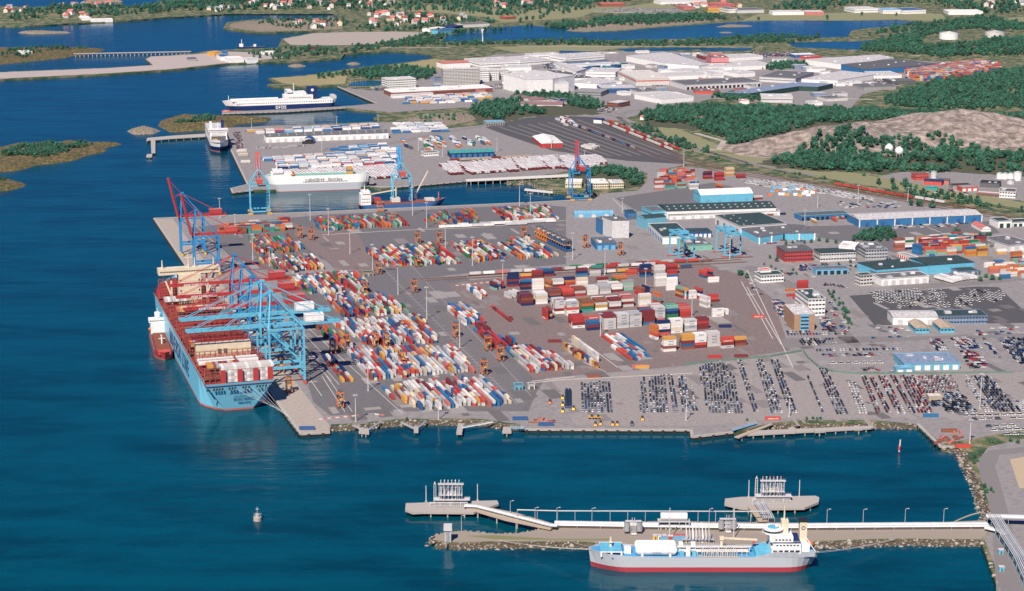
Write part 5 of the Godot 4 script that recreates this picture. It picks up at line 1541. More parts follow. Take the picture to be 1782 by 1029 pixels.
	stacks("loose back edge of the gravel", [[884, 488, "maroon navy navy", 1], [906, 486, "red amber", 1], [926, 484, "maroon maroon red", 1], [946, 482, "maroon navy blue", 1], [1004, 481, "cobalt navy maroon", 2], [1027, 481, "steel lightgrey", 1], [1090, 479, "signalred signalred", 1], [1115, 483, "cobalt navy maroon navy navy", 2], [1139, 480, "steel lightgrey lightgrey lightgrey", 2], [1161, 478, "red red maroon red", 2], [1216, 481, "blue red signalred", 1, 150], [1226, 479, "red navy signalred", 1, 150], [1233, 492, "white white", 1]])
	stacks("right group on the gravel", [[1141, 499, "white white white white lightgrey", 2], [1160, 506, "white white white white white", 1], [1162, 497, "cobalt navy blue blue", 1], [1175, 515, "maroon amber brick mint", 1, 150], [1183, 517, "red cobalt navy amber", 1, 150], [1193, 521, "white white lightgrey", 2], [1208, 517, "red white navy signalred", 1, 150], [1217, 532, "white lightgrey white lightgrey", 2, 150], [1231, 527, "maroon signalred red", 2], [1240, 552, "white white white", 1], [1248, 549, "white white", 2]])
	stacks("among the depot stacks right of the park", [[1558, 436, "salmon brick salmon white brick", 2], [1573, 435, "navy white white green white", 1], [1587, 441, "cobalt cobalt cobalt cobalt", 2, 150], [1602, 437, "maroon salmon maroon", 3], [1622, 436, "signalred salmon maroon", 3], [1640, 438, "green maroon red", 3], [1657, 440, "orange green amber", 3], [1682, 447, "amber orange amber cobalt", 2], [1702, 446, "amber amber brick amber", 2], [1640, 420, "lightgrey white mint", 3], [1660, 418, "maroon salmon red", 3], [1680, 421, "green lightgrey steel", 3], [1700, 428, "navy red brick maroon", 3], [1620, 422, "white white white", 2], [1736, 443, "amber white", 2], [1762, 456, "orange navy orange orange", 2], [1778, 452, "white white lightgrey white", 3], [1714, 466, "white white", 1], [1730, 462, "navy cobalt", 1], [1745, 470, "lightgrey mint white", 1], [1760, 478, "salmon cobalt", 1], [1775, 468, "white white cobalt", 2]])
	stacks("beside the arched blue shed", [[1225, 312, "maroon red navy maroon", 2], [1246, 315, "red red maroon red", 3], [1246, 326, "maroon orange", 1, 150], [1264, 306, "amber cream amber cream", 3], [1283, 311, "maroon red", 2], [1312, 348, "maroon lightgrey", 1], [1201, 330, "white lightgrey white cobalt", 2], [1180, 328, "mint brick mint", 2], [1160, 330, "mint teal brick", 2], [1140, 322, "signalred lightgrey brick", 2], [1150, 317, "navy maroon maroon", 1], [1140, 331, "salmon lightgrey", 2], [1335, 376, "brick", 1], [1352, 375, "navy", 1]])
	stacks("on the road beside the white office tower", [[1388, 507, "red red red red", 1], [1370, 517, "red", 1], [1381, 521, "red", 1], [1368, 508, "orange", 1]])
	# cars
	var n := "of the block beside the yellow trucks"
	car_row(n, "1012 668 1061 665 1064 684 1069 719 1012 719", 178, PAINT_DARK)
	n = "of the second block of new cars"
	car_row(n, "1113 689 1117 659 1124 658 1129 719 1113 719", 177, PAINT_DARK)
	car_row("of the wide block beside the second one", "1130 657 1158 654 1167 719 1131 719", 176, PAINT_DARK)
	car_row("of the twin columns left of the light mast", "1162 655 1172 654 1184 719 1171 719", 174, PAINT_DARK)
	car_row("of the pale columns behind the light mast", "1179 658 1192 656 1200 717 1187 717", 174, PAINT_DARK + " white white")
	car_row("of the short block at the mast foot", "1196 701 1210 700 1216 716 1200 716", 176, PAINT_DARK)
	car_row("of the lone column right of the mast", "1202 674 1208 673 1214 712 1207 713", 175, PAINT_WHITE)
	car_row("of the largest block of new cars", "1216 641 1232 634 1260 631 1278 657 1293 719 1233 719 1224 690", 172, PAINT_DARK)
	car_row("of the thin middle strip", "1283 630 1289 629 1321 719 1311 719", 170, PAINT_DARK)
	car_row("of the left slanting strip", "1315 630 1331 628 1361 719 1341 719", 170, PAINT_DARK)
	car_row("of the right slanting strip", "1341 628 1357 628 1391 719 1372 719", 170, PAINT_DARK)
	car_row("of the strip left of red cars", "1404 657 1409 656 1435 718 1429 718", 170, PAINT_DARK)
	car_row("of the strip under the green fence", "1424 644 1438 643 1479 721 1455 721", 170, PAINT_DARK)
	car_row("of the all white columns", "1476 668 1489 667 1512 721 1494 721", 171, PAINT_WHITE)
	for a in [["first", "1499 657 1507 656 1535 720 1524 720"], ["second", "1512 657 1522 657 1554 720 1542 720"], ["third", "1528 657 1542 656 1576 720 1560 720"], ["fourth", "1549 656 1558 655 1595 720 1584 720"], ["fifth", "1565 656 1590 655 1623 720 1600 720"]]:
		car_row("of the %s red and white strip" % a[0], a[1], 169, PAINT_RED)
	car_row("of the packed block round the beige canopy", "1592 656 1655 655 1668 676 1648 684 1616 686 1606 684", 168, PAINT_RED)
	car_row("of the packed block before the beige canopy", "1620 698 1640 696 1645 688 1670 680 1703 720 1650 720 1638 706 1622 708", 168, PAINT_DARK)
	car_row("of the white double column at the right", "1677 656 1684 656 1728 719 1714 719", 167, PAINT_WHITE)
	car_row("of the big dark block at the right", "1690 656 1722 656 1778 719 1730 719", 167, PAINT_DARK)
	car_row("of the pale column at the right edge", "1768 700 1790 698 1790 720 1778 720", 167, PAINT_WHITE)
	car_row("of the dense lot at the right edge", "1735 590 1800 588 1800 642 1772 632", 165, PAINT_DARK)
	car_row("of the lot above the blue workshop", "1656 590 1690 588 1709 607 1665 608", 165, PAINT_ANY, 2.8, 5.6, 0.9)
	car_row("of the small lot above the blue workshop", "1615 592 1635 591 1653 609 1630 611", 165, PAINT_ANY, 2.8, 5.6, 0.9)
	car_row("of the slanting column beside the dense lot", "1708 590 1714 590 1744 624 1738 626", 160, PAINT_ANY, 3, 5.6)
	car_row("of the lot right of the blue workshop", "1673 613 1705 612 1717 640 1690 643", 80, PAINT_RED, 5.4, 2.9, 0.9)
	car_row("of the dark row below the brick office", "1391 591 1450 590 1456 598 1397 603", 176, PAINT_DARK, 2.9, 6, 0.95)
	car_row("of the row across the middle of the car park", "1420 610 1570 606 1571 609 1421 613", 176, PAINT_ANY, 3.1, 9, 0.8)
	car_row("of the second row across the middle", "1430 617 1540 615 1541 622 1432 621", 84, PAINT_ANY, 5, 5.4, 0.75)
	car_row("of the white van row in front of the workshop", "1444 632 1545 632 1546 635 1446 636", 88, PAINT_WHITE, 9, 7, 0.85, "van")
	car_row("of the vans along the green fence", "1505 650 1560 649 1561 652 1507 653", 88, PAINT_WHITE, 9, 7, 0.9, "van")
	car_row("of the pickups beside the workshop", "1500 644 1540 640 1542 645 1502 647", 88, PAINT_RED, 5, 5.6, 0.8)
	car_row("of the white field on the dark asphalt, left", "1514 510 1600 506 1612 526 1528 528", 160, PAINT_WHITE, 3.4, 6, 0.85, "van")
	car_row("of the white field on the dark asphalt, middle", "1612 507 1640 507 1652 525 1620 526", 160, PAINT_WHITE, 3.6, 6, 0.6, "van")
	car_row("of the white field on the dark asphalt, right", "1690 507 1745 508 1750 526 1656 526", 160, PAINT_WHITE, 4.2, 6.5, 0.6, "van")
	car_row("along the shed of the dark asphalt", "1560 532 1690 529 1691 534 1562 537", 165, PAINT_WHITE, 4.2, 7, 0.8, "van")
	car_row("of the car park left of the brick office", "1345 524 1362 523 1374 552 1353 553", 88, PAINT_ANY, 5.6, 2.8, 0.85)
	car_row("of the car park right of the brick office", "1426 554 1450 554 1456 578 1435 579", 88, PAINT_ANY, 5.6, 2.8, 0.85)
	car_row("of the row beside the hedge", "1443 526 1452 525 1459 550 1450 551", 88, PAINT_ANY, 3, 5.6, 0.9)
	car_row("of the lower row beside the hedge", "1460 560 1468 559 1477 578 1469 580", 88, PAINT_ANY, 3, 5.6, 0.9)
	car_row("of the row in front of the brick office", "1368 577.5 1416 576.5 1416 579 1369 580.5", 178, PAINT_ANY, 3, 9, 0.8)
	car_row("of the row along the yard fence", "1370 582 1476 580 1476 583 1371 585", 178, PAINT_ANY, 3, 9, 0.75)
	car_row("of the office car park under the park trees", "1384 464 1440 459 1444 467 1392 472", 150, PAINT_ANY, 3, 6, 0.8)
	car_row("of the row beside the bright blue garage", "1432 494 1476 499 1476 503 1434 498", 170, PAINT_ANY, 3.2, 6, 0.8)
	car_row("of the row in front of the green depot", "1480 462 1520 460 1556 447 1560 450 1524 464 1482 466", 170, PAINT_ANY, 3.4, 6, 0.6)
	car_row("of the white cars beside the railway, near", "1288 313 1330 313 1400 321 1444 333 1430 338 1340 327 1296 319", 130, PAINT_WHITE, 3.2, 5.6, 0.85)
	car_row("of the white cars beside the railway, far", "1412 325 1460 333 1524 346 1520 350 1470 345 1424 335", 130, PAINT_WHITE, 3.2, 5.6, 0.8)
	for a in [["first", "1674 722.5 1782 721 1782 725 1676 726.5"], ["second", "1690 729 1790 727 1790 731 1692 733"], ["third", "1714 741 1790 740 1790 744 1716 745"], ["fourth", "1722 747 1790 746 1790 751 1724 751"], ["fifth", "1732 755 1790 754 1790 759 1734 759"]]:
		car_row("in the %s white row at the shore" % a[0], a[1], 85, PAINT_WHITE, 6.5, 6.4, 0.92, "van")
	car_row("along the road of the south shore", "1740 820 1752 818 1760 850 1748 852", 165, PAINT_ANY, 6, 9, 0.4)
	car_row("before the dark tent of the ferry terminal", "446 257.5 541 252 541 255 447 260.5", 165, PAINT_WHITE, 3.2, 8, 0.9)
	car_row("on the quay beside the white ferry", "405 231 418 230 425 257 412 260", 165, PAINT_RED, 3, 5.6, 0.9)
	car_row("in the far caravan field", "1032 20 1080 14 1180 16 1200 22 1150 24 1060 22", 80, PAINT_WHITE, 6, 8, 0.8, "van")
	car_row("in the car park at the top of the view", "1150 6 1230 4 1230 12 1170 10", 80, PAINT_ANY, 6, 4, 0.6)
	car_row("beside the wooded hill", "1040 192 1072 184 1086 186 1060 197", 80, PAINT_ANY, 5, 3.4, 0.6)
	car_row("in front of the office slab", "846 150 876 146 882 152 860 156", 80, PAINT_ANY, 5, 3.4, 0.7)
	car_row("before the marina office", "645 153 676 148 678 156 650 158", 80, PAINT_ANY, 5, 3.4, 0.6)
	for e in [["in the street before the dark red office", "1336 470 1420 478 1424 484 1340 476"], ["on the yard before the long blue warehouse", "1500 392 1690 386 1700 394 1510 400"], ["beside the grey panelled warehouse", "1322 420 1420 412 1424 418 1330 426"], ["on the yard behind the blue loading wing", "1450 352 1560 352 1580 362 1460 364"], ["in the refinery yard", "1600 330 1680 332 1690 340 1610 336"], ["at the gate of the gravel yard", "1290 470 1320 500 1330 520 1310 510"], ["around the cabins of the old quay road", "1500 572 1580 570 1584 588 1510 590"], ["right of the brown roofed cabins", "1680 575 1780 570 1782 582 1690 586"]]:
		car_row(e[0], e[1], 80, PAINT_ANY, 7, 4.2, 0.35)
	for e in [["beside the white halls of the far estate", "940 112 990 108 1000 118 950 120"], ["by the rail sidings of the far estate", "1310 92 1380 92 1376 98 1316 100"], ["beside the far container depot", "1520 138 1580 134 1590 146 1530 150"], ["beside the blue fronted store", "1080 156 1110 156 1106 164 1082 164"], ["in front of the grey dock doors", "1200 150 1310 146 1312 150 1202 155"], ["below the large white plant", "900 160 990 152 996 158 904 166"]]:
		car_row(e[0], e[1], 80, PAINT_ANY, 5.5, 3.2, 0.7)
	car_row("in front of the low white halls", "1120 145 1190 143 1192 148 1130 150", 80, PAINT_ANY, 5, 3.4, 0.5)
	# trailers
	trailer_park("of the field behind the ferry", "462 277 690 262 692 287 480 296", 78, TRAIL_MIX, 5.2, 15.5, 0.85)
	trailer_park("of the row below the ferry shed", "575 259 680 252 690 262 590 267", 78, "blue cobalt navy cobalt skyblue white", 7, 15.5, 0.85)
	trailer_park("behind the long ferry shed", "432 229 660 217 662 224 450 235", 78, TRAIL_MIX, 5.2, 15.5, 0.85)
	trailer_park("right of the long ferry shed", "682 217 775 215 782 230 690 233", 78, "white lightgrey blue white cobalt", 5, 15.5, 0.9)
	trailer_park("below the red brick factory", "700 171 850 163 856 170 810 180 705 182", 78, TRAIL_MIX, 6, 16, 0.75)
	var lanes := -1
	for a in ["699 246 703 246 716 261 711 262", "728 245 740 244 756 262 744 263", "750 241 765 240 777 258 766 260", "780 241 790 240 804 256 795 258", "806 243 815 242 828 254 820 256", "830 241 842 240 853 252 843 254"]:
		lanes += 1
		trailer_park("of the %s truck row by the navy shed" % nth(lanes), a, 155, "orange cobalt green white lightgrey darkgrey navy", 4.2, 15, 0.7)
	trailer_park("of the white roofs behind the grey ferry", "486 301 690 288 700 311 655 314 640 310 510 312", 157, "maroon maroon maroon lightgrey", 4.3, 13.7, 1.0, "white")
	var grp := -1
	for a in ["764 288 796 285 806 304 784 307", "797 287 870 281 878 300 818 305", "866 282 890 280 900 298 882 300", "888 280 940 276 952 295 908 298", "936 277 975 274 982 294 956 296", "968 276 1040 272 1058 286 1000 296 978 296"]:
		grp += 1
		trailer_park("of the %s white group at the dock" % nth(grp), a, 157, "maroon maroon maroon lightgrey", 4.2, 13.7, 1.0, "white")
	trailer_park("of the ferry quay row", "418 264 430 262 452 318 440 320", 80, "offwhite white sand skyblue", 8, 15, 0.8)
	trailer_park("of the silver yard fence row", "768 396 975 383 976 388 770 400", 78, "lightgrey white lightgrey steel", 8, 13.6, 0.85)
	trailer_park("at the loading doors of the green depot", "1630 486 1690 478 1694 486 1640 494", 150, "white white lightgrey", 5, 15, 0.85)
	trailer_park("under the blue loading wing", "1404 384 1470 379 1472 384 1408 388", 165, "signalred mint green amber", 7, 15, 0.6)
	trailer_park("of the rail terminal lorry stand", "968 208 990 206 1004 222 990 226", 155, "white maroon lightgrey", 5, 15, 0.7)
	trailer_park("of the beige stand in the rail terminal", "1012 254 1030 252 1042 260 1024 262", 130, "sand offwhite", 4, 14, 0.95)
	# straddle carriers
	for a in [[592, 709, 165, "standing alone on the open apron before the front block"], [503, 683, 165, "under the stern end of the blue gantry crane"], [489, 648, 165, "inside the portal of the blue gantry crane"], [522, 414, 165, "left of a pair at the lorry yard"], [542, 417, 165, "right of a pair at the lorry yard"], [662, 369, 80, "on the inner quay beside the blue coaster"], [727, 424, 165, "left of a pair on the middle road"], [765, 423, 165, "right of a pair on the middle road"], [727, 464, 165, "inside the middle container block"], [659, 477, 165, "at the left corner of the middle container block"], [721, 509, 165, "at the railway buffer stops"], [634, 511, 165, "at the right edge of the block behind the crane houses"], [912, 413, 165, "above the line of parked straddle carriers"], [1019, 431, 165, "left of the blue workshop"], [1080, 444, 165, "right of the blue workshop"], [604, 605, 165, "left of three between two blocks"], [653, 603, 165, "middle of three between two blocks"], [673, 606, 165, "right of three between two blocks"], [700, 637, 165, "inside the wide block"], [793, 587, 165, "on the ladder road"], [849, 610, 165, "at the end of the red rows"], [871, 628, 165, "left of the right block"], [842, 652, 165, "at the right corner of the wide block"], [579, 616, 165, "beside the crane feet"]]:
		straddle(a[0], a[1], a[2], "orange straddle carrier " + a[3])
	for i in 13:
		var sc := straddle(938 + i * 4.2, 414 + i * 2.0, 78, "%s straddle carrier, %s from the back in the parked line" % ["orange" if i < 5 else "blue and orange", nth(i)])
		for c in sc.get_children():
			if i > 4 and (c.name.begins_with("leg") or c.name.begins_with("wheel_beam")):
				c.material_override = mat("blue", 0.5)
			elif c.name.begins_with("top_beam"):
				c.material_override = mat("offwhite" if i % 2 else "darkgrey", 0.5)
	# light masts
	for a in [[640.6, 680.4, 634, "at the left corner of the front block"], [692.6, 512.5, 460, "at the top of the ladder road"], [742.7, 555.6, 499, "halfway along the ladder road"], [800, 605.8, 550, "on the ladder road beside the red rows"], [382.6, 380, 345, "at the head of the pier"], [539.8, 383.4, 338, "on the inner quay, left"], [409.6, 409, 373, "between the red crane machine houses"], [440, 453, 407, "behind the blue crane mast"], [469, 463, 430, "right of the blue crane mast"], [609, 441.7, 400, "in the lorry yard"], [571.8, 409, 363, "at the corner of the back block"], [648.3, 472.5, 425, "left of the middle block"], [775, 431, 388, "on the middle road"], [822.2, 462.4, 412, "at the railway head"], [717.8, 375, 325, "beside the right leg of the inner dock crane"], [742.5, 397, 352, "on the back block"], [923, 384, 336, "at the right back block"], [904, 359, 320, "on the inner quay, right"], [875, 499.5, 453, "left of the tall stacks"], [996.5, 452, 405, "beside the blue workshop"], [1052.6, 479, 432, "behind the tall stacks"], [1123.3, 509.6, 467, "in the middle of the tall stacks"], [1204, 551, 515, "right of the tall stacks"], [1045, 585, 545, "before the tall stacks"], [619, 734, 687, "on the stone bank, left"], [763, 730, 690, "on the stone bank, middle"], [1194, 732, 690, "on the old quay"], [1373.5, 726, 690, "before the car storage"], [1688, 772, 730, "at the end of the rusty pier"], [1705.5, 712, 650, "in the dark car block"], [1270, 452, 410, "beside the right rail gantry"], [1400, 402, 365, "before the grey panelled warehouse"], [1083, 370, 345, "on the inner pier"], [1211, 342, 310, "at the arched blue shed"], [1423, 362, 335, "behind the blue loading wing"], [1493, 356, 322, "beside the parked white cars"], [1580, 350, 326, "at the lone tree by the railway"], [1190, 290, 260, "in the rail terminal throat"], [1017, 285, 262, "before the rail terminal"], [470, 258, 236, "left of the dome tent"], [560, 262, 238, "right of the dome tent"], [728, 262, 240, "beside the small white office"], [770, 273, 250, "beside the navy shed"], [865, 264, 240, "right of the navy shed"], [960, 258, 238, "before the red walled hall"], [745, 226, 200, "behind the trailer field"], [586, 224, 203, "behind the ferry shed, left"], [658, 222, 200, "behind the ferry shed, right"], [438, 229, 206, "at the ferry quay"]]:
		mast(a[0], a[1], a[2], "tall grey light mast " + a[3])
	place_boxes()
	place_cars()
	place_trailers()
# ---- ships. A ship's own axes: +x to the bow, y = 0 at the waterline, +z to starboard.
func quay_at(along: float, inland: float, y := 0.0) -> Vector3:
	var a := gp(268, 380)
	var b := gp(520, 755)
	var u := (b - a).normalized()
	return a + u * along + Vector3(u.z, 0, -u.x) * inland + Vector3(0, y, 0)
func half(t: float, v: float, o: Dictionary) -> float:   # half breadth as a share of the beam: t stern to bow, v waterline to deck
	var w := 0.5
	var tb: float = o.get("tb", 0.78)
	var ts: float = o.get("ts", 0.12)
	if t > tb:
		var u := (t - tb) / (1.0 - tb)
		w *= 1.0 - pow(u, lerpf(1.45, o.get("full", 2.6), v))
	if t < ts:
		var u := (ts - t) / ts
		w *= 1.0 - u * u * lerpf(o.get("tuck", 0.75), o.get("stern", 0.08), v)
	return w
func hull(t: Node3D, L: float, B: float, levels: Array, cols: Array, o := {}) -> void:   # levels: heights from below the water to the deck
	var n := 36
	var top: float = levels[levels.size() - 1]
	var pt := func(i: int, k: int, s: float) -> Vector3:
		var u := float(i) / n
		var v: float = clampf(levels[k] / top, 0, 1)
		var y: float = levels[k]
		if k == levels.size() - 1 and u > 0.7:
			y += o.get("sheer", 2.0) * pow((u - 0.7) / 0.3, 1.5)
		var x := -L / 2 + L * u
		if u > 0.7:
			x -= o.get("rake", 6.0) * (1.0 - v) * pow((u - 0.7) / 0.3, 2.0)
		if u < 0.1:
			x += o.get("counter", 5.0) * (1.0 - v) * (1.0 - u / 0.1)
		return Vector3(x, y, half(u, v, o) * B * s)
	for k in levels.size() - 1:
		var m := MB.new()
		for s in [-1.0, 1.0]:
			for i in n:
				m.quad(pt.call(i, k, s), pt.call(i + 1, k, s), pt.call(i + 1, k + 1, s), pt.call(i, k + 1, s), Vector3(0, 0, s) + Vector3(0.6 if i > n - 9 else 0.0, 0, 0))
		m.quad(pt.call(0, k, -1), pt.call(0, k, 1), pt.call(0, k + 1, 1), pt.call(0, k + 1, -1), Vector3.LEFT)
		part(m, ["hull_bottom", "hull", "upper_hull", "top_strake"][k] if levels.size() > 2 else "hull", mat(cols[k], 0.35, 0, ""), t)
	var m := MB.new()
	var k := levels.size() - 1
	for i in n:
		var q := [pt.call(i, k, -0.985), pt.call(i + 1, k, -0.985), pt.call(i + 1, k, 0.985), pt.call(i, k, 0.985)].map(func(p): return p - Vector3(0, o.get("well", 0.6), 0))
		m.quad(q[0], q[1], q[2], q[3], Vector3.UP)
	part(m, "deck", mat(o.get("deck", "maroon"), 0.7), t)
func pbox(t: Node3D, called: String, col: String, x0: float, x1: float, y0: float, y1: float, z0: float, z1: float) -> MeshInstance3D:
	var m := MB.new()
	m.box(x0, x1, y0, y1, z0, z1)
	return part(m, called, mat(col, 0.5), t)
func windows(t: Node, x: float, z0: float, z1: float, y: float, h: float, face := -1.0) -> void:   # a dark window strip on a face across the ship
	var m := MB.new()
	var n := int(absf(z1 - z0) / 1.6)
	for i in n:
		var a := z0 + (z1 - z0) * (i + 0.14) / n
		var b := z0 + (z1 - z0) * (i + 0.86) / n
		m.box(minf(x, x + 0.06 * face), maxf(x, x + 0.06 * face), y, y + h, a, b)
	part(m, "window_row", mat("glass", 0.15, 0, ""), t)
func side_windows(t: Node, x0: float, x1: float, y: float, h: float, z: float, gap := 2.2, shown := 0.6) -> void:
	for s in [-1.0, 1.0]:
		var m := MB.new()
		var n := int((x1 - x0) / gap)
		for i in n:
			var a := x0 + (i + 0.5 - shown / 2) * gap
			m.box(a, a + gap * shown, y, y + h, minf(z * s, z * s + 0.08 * s), maxf(z * s, z * s + 0.08 * s))
		part(m, "window_row", mat("glass", 0.15, 0, ""), t)
func rail(m: MB, ps: Array, h := 1.1) -> void:
	for i in ps.size() - 1:
		m.bar(ps[i] + Vector3(0, h, 0), ps[i + 1] + Vector3(0, h, 0), 0.09)
		m.bar(ps[i] + Vector3(0, h * 0.5, 0), ps[i + 1] + Vector3(0, h * 0.5, 0), 0.06)
		var n := int((ps[i + 1] - ps[i]).length() / 2.5) + 1
		for j in n + 1:
			var p: Vector3 = ps[i].lerp(ps[i + 1], float(j) / n)
			m.bar(p, p + Vector3(0, h, 0), 0.07)
func mooring(label: String, a: Vector3, b: Vector3, sag := 2.0) -> void:
	var m := MB.new()
	var ps := []
	for i in 9:
		var t := i / 8.0
		ps.append(a.lerp(b, t) - Vector3(0, sag * 4 * t * (1 - t), 0))
	m.path(ps, 0.1, 5)
	solo(m, "mooring_line", mat("offwhite", 0.8), label, "mooring line", "mooring lines")

func build_ships() -> void:
	big_ship()
	var bp := quay_at(617, -69, SEA)
	# red bunker tanker alongside
	var t := thing("bunker_tanker", "small red bunker tanker with white bridge alongside the giant container ship", "ship", bp, 166)
	hull(t, 108, 17, [-1.0, 2.2, 6.0], ["salmon", "red"], {"deck": "maroon", "sheer": 3.0, "tb": 0.8, "full": 3.0, "rake": 5})
	pbox(t, "forecastle", "signalred", 40, 49, 5.6, 8.2, -5.5, 5.5)
	pbox(t, "deckhouse", "white", -46, -30, 5.5, 16, -7, 7)
	var br := pbox(t, "bridge", "white", -42, -31, 16.02, 19, -8.6, 8.6)
	windows(br, -30.99, -8.0, 8.0, 17.2, 1.0, 1.0)
	pbox(t, "funnel", "white", -47, -43, 16.02, 23, -2.2, 2.2)
	var m := MB.new()
	m.tube(Vector3(-36, 19, 0), Vector3(-36, 29, 0), 0.5, 0.3)
	m.box(-37, -35, 24, 24.4, -3, 3)
	part(m, "mast", mat("white", 0.5), t)
	for s in [-1, 1]:
		m = MB.new()
		m.ball(Vector3(-32, 10, 8.0 * s), 1.5, 1.3, 10)
		part(m, "lifeboat", mat("orange", 0.5), t)
	m = MB.new()
	for k in 7:
		m.tube(Vector3(-28, 7.0, -4.5 + k * 1.5), Vector3(38, 7.0, -4.5 + k * 1.5), 0.22, 0.22, 5)
	for k in 16:
		m.box(-26 + k * 4.0, -25.4 + k * 4.0, 5.6, 7.4, -6, 6)
	part(m, "deck_pipes", mat("brick", 0.6), t)
	m = MB.new()
	m.tube(Vector3(14, 5.6, 0), Vector3(14, 15, 0), 0.8, 0.6)
	m.bar(Vector3(14, 14, 0), Vector3(0, 12, 0), 0.7)
	m.bar(Vector3(14, 12, -3), Vector3(14, 12, 3), 0.5)
	part(m, "hose_crane", mat("white", 0.5), t)
	m = MB.new()
	rail(m, [Vector3(-30, 5.6, -8.2), Vector3(34, 5.6, -8.2)])
	rail(m, [Vector3(-30, 5.6, 8.2), Vector3(34, 5.6, 8.2)])
	part(m, "railing", mat("offwhite", 0.6), t)
	# navy and white ro-ro ship beyond the ferry terminal
	var a := gp(388, 195, SEA)
	var b := gp(585, 187.5, SEA)
	var ax := (a - b).normalized()
	t = thing("cargo_ferry", "long navy and white cargo ferry with dark blue funnel at the far jetty", "ship", (a + b) / 2 + Vector3(ax.z, 0, -ax.x) * -9, rad_to_deg(atan2(ax.x, -ax.z)))
	hull(t, 199, 26, [-1.0, 1.2, 9.5, 17.0], ["salmon", "navy", "white"], {"deck": "lightgrey", "sheer": 1.0, "tb": 0.8, "rake": 14, "full": 2.6, "ts": 0.05})
	m = MB.new()
	m.ball(Vector3(92, 0.2, 0), 9, 1.6, 14)
	part(m, "bulbous_bow", mat("salmon", 0.5), t)
	pbox(t, "accommodation", "white", -58, -8, 16.5, 25, -12.5, 12.5)
	pbox(t, "accommodation", "white", -46, -12, 25.02, 30, -11.5, 11.5)
	br = pbox(t, "bridge", "white", -22, -12, 30.02, 33.5, -13.5, 13.5)
	windows(br, -11.99, -13, 13, 31.2, 1.4, 1.0)
	side_windows(t, -55, -14, 20, 1.2, 12.52)
	side_windows(t, -95, 78, 12.5, 1.3, 13.02, 4.2, 0.45)
	pbox(t, "funnel", "navy", -66, -50, 16.6, 38, -7, 7)
	for s in [-1, 1]:
		m = MB.new()
		m.tube(Vector3(-58, 32.5, 7.0 * s), Vector3(-58, 32.5, 7.15 * s), 2.6, 2.6, 16)
		part(m, "funnel_disc", mat("white", 0.5), t)
		lettering("DFDS", 6.0, mat("white", 0.6), t, Vector3(-1, 5.0, 13.05 * s), Basis.IDENTITY if s > 0 else Basis(Vector3.UP, PI))
	m = MB.new()
	m.tube(Vector3(-26, 33, 0), Vector3(-26, 45, 0), 0.9, 0.4)
	m.bar(Vector3(-26, 40, -4), Vector3(-26, 40, 4), 0.6)
	m.tube(Vector3(88, 17, 0), Vector3(88, 27, 0), 0.7, 0.4)
	part(m, "mast", mat("white", 0.5), t)
	pbox(t, "bulwark", "white", 0, 84, 17, 19.5, -12.0, -11.4)
	pbox(t, "bulwark", "white", 0, 84, 17, 19.5, 11.4, 12.0)
	pbox(t, "stern_ramp", "lightgrey", -99.5, -92, 17, 22, -12.5, 12.5)
	# white bow-on ship at the ferry quay
	a = gp(387, 266, SEA)
	t = thing("cargo_ferry", "white ship seen bow-on with open foredeck at the ferry quay", "ship", a + dirv(-12) * 88 + dirv(258) * 3, 168)
	hull(t, 176, 27, [-1.0, 1.0, 8.0, 17.0], ["salmon", "navy", "white"], {"deck": "grey", "sheer": 2.0, "tb": 0.82, "full": 4.0, "rake": 9, "well": 3.5})
	pbox(t, "accommodation", "white", 30, 52, 13.0, 27, -12.8, 12.8)
	br = pbox(t, "bridge", "white", 38, 52.5, 27.02, 30.5, -14.5, 14.5)
	windows(br, 52.5, -14, 14, 28.2, 1.4, 1.0)
	pbox(t, "garage_opening", "darkgrey", 51.98, 52.2, 13.6, 20, -11, 11)
	for r in 3:
		windows(t, 52.0, -10, 10, 21 + r * 2.0, 0.7, 1.0)
	pbox(t, "upper_deck", "lightgrey", -86, 29.9, 16, 21, -13, 13)
	pbox(t, "funnel", "navy", 2, 10, 21.02, 38, -11, -7)
	pbox(t, "funnel", "white", 2, 10, 21.02, 36, 7, 11)
	m = MB.new()
	m.tube(Vector3(44, 30, 0), Vector3(44, 41, 0), 0.8, 0.4)
	m.bar(Vector3(44, 37, -4), Vector3(44, 37, 4), 0.6)
	part(m, "mast", mat("white", 0.5), t)
	pbox(t, "deck_cargo", "amber", 54, 60, 13.5, 16.5, 2, 9)
	# grey and white car carrier in the inner dock
	a = gp(462, 335, SEA)
	b = gp(644, 329, SEA)
	ax = (a - b).normalized()
	t = thing("ferry", "grey and white cargo ferry with lettering along its side in the inner dock", "ship", (a + b) / 2 + Vector3(ax.z, 0, -ax.x) * -11, rad_to_deg(atan2(ax.x, -ax.z)))
	hull(t, 140, 22, [-1.0, 0.6, 10.0, 21.0], ["salmon", "hullgrey", "white"], {"deck": "mint", "sheer": 0.5, "tb": 0.86, "full": 4.5, "rake": 7, "well": 0.4})
	for s in [-1, 1]:
		lettering("cobelfret - ferries", 4.2, mat("black", 0.6), t, Vector3(-8, 14.8, 11.06 * s), Basis.IDENTITY if s > 0 else Basis(Vector3.UP, PI), true)
	side_windows(t, -40, 20, 11.4, 1.4, 11.03, 2.0, 0.55)
	side_windows(t, 42, 54, 11.4, 1.4, 10.6, 3.2, 0.4)
	pbox(t, "accommodation", "white", 34, 62, 20.6, 25, -9, 9)
	br = pbox(t, "bridge", "white", 46, 60, 25.02, 28.5, -10.4, 10.4)
	windows(br, 60.0, -10, 10, 26.2, 1.3, 1.0)
	for s in [-1, 1]:
		m = MB.new()
		m.ball(Vector3(33, 22.5, 9.4 * s), 3.2, 1.7, 10)
		part(m, "lifeboat", mat("orange", 0.5), t)
	m = MB.new()
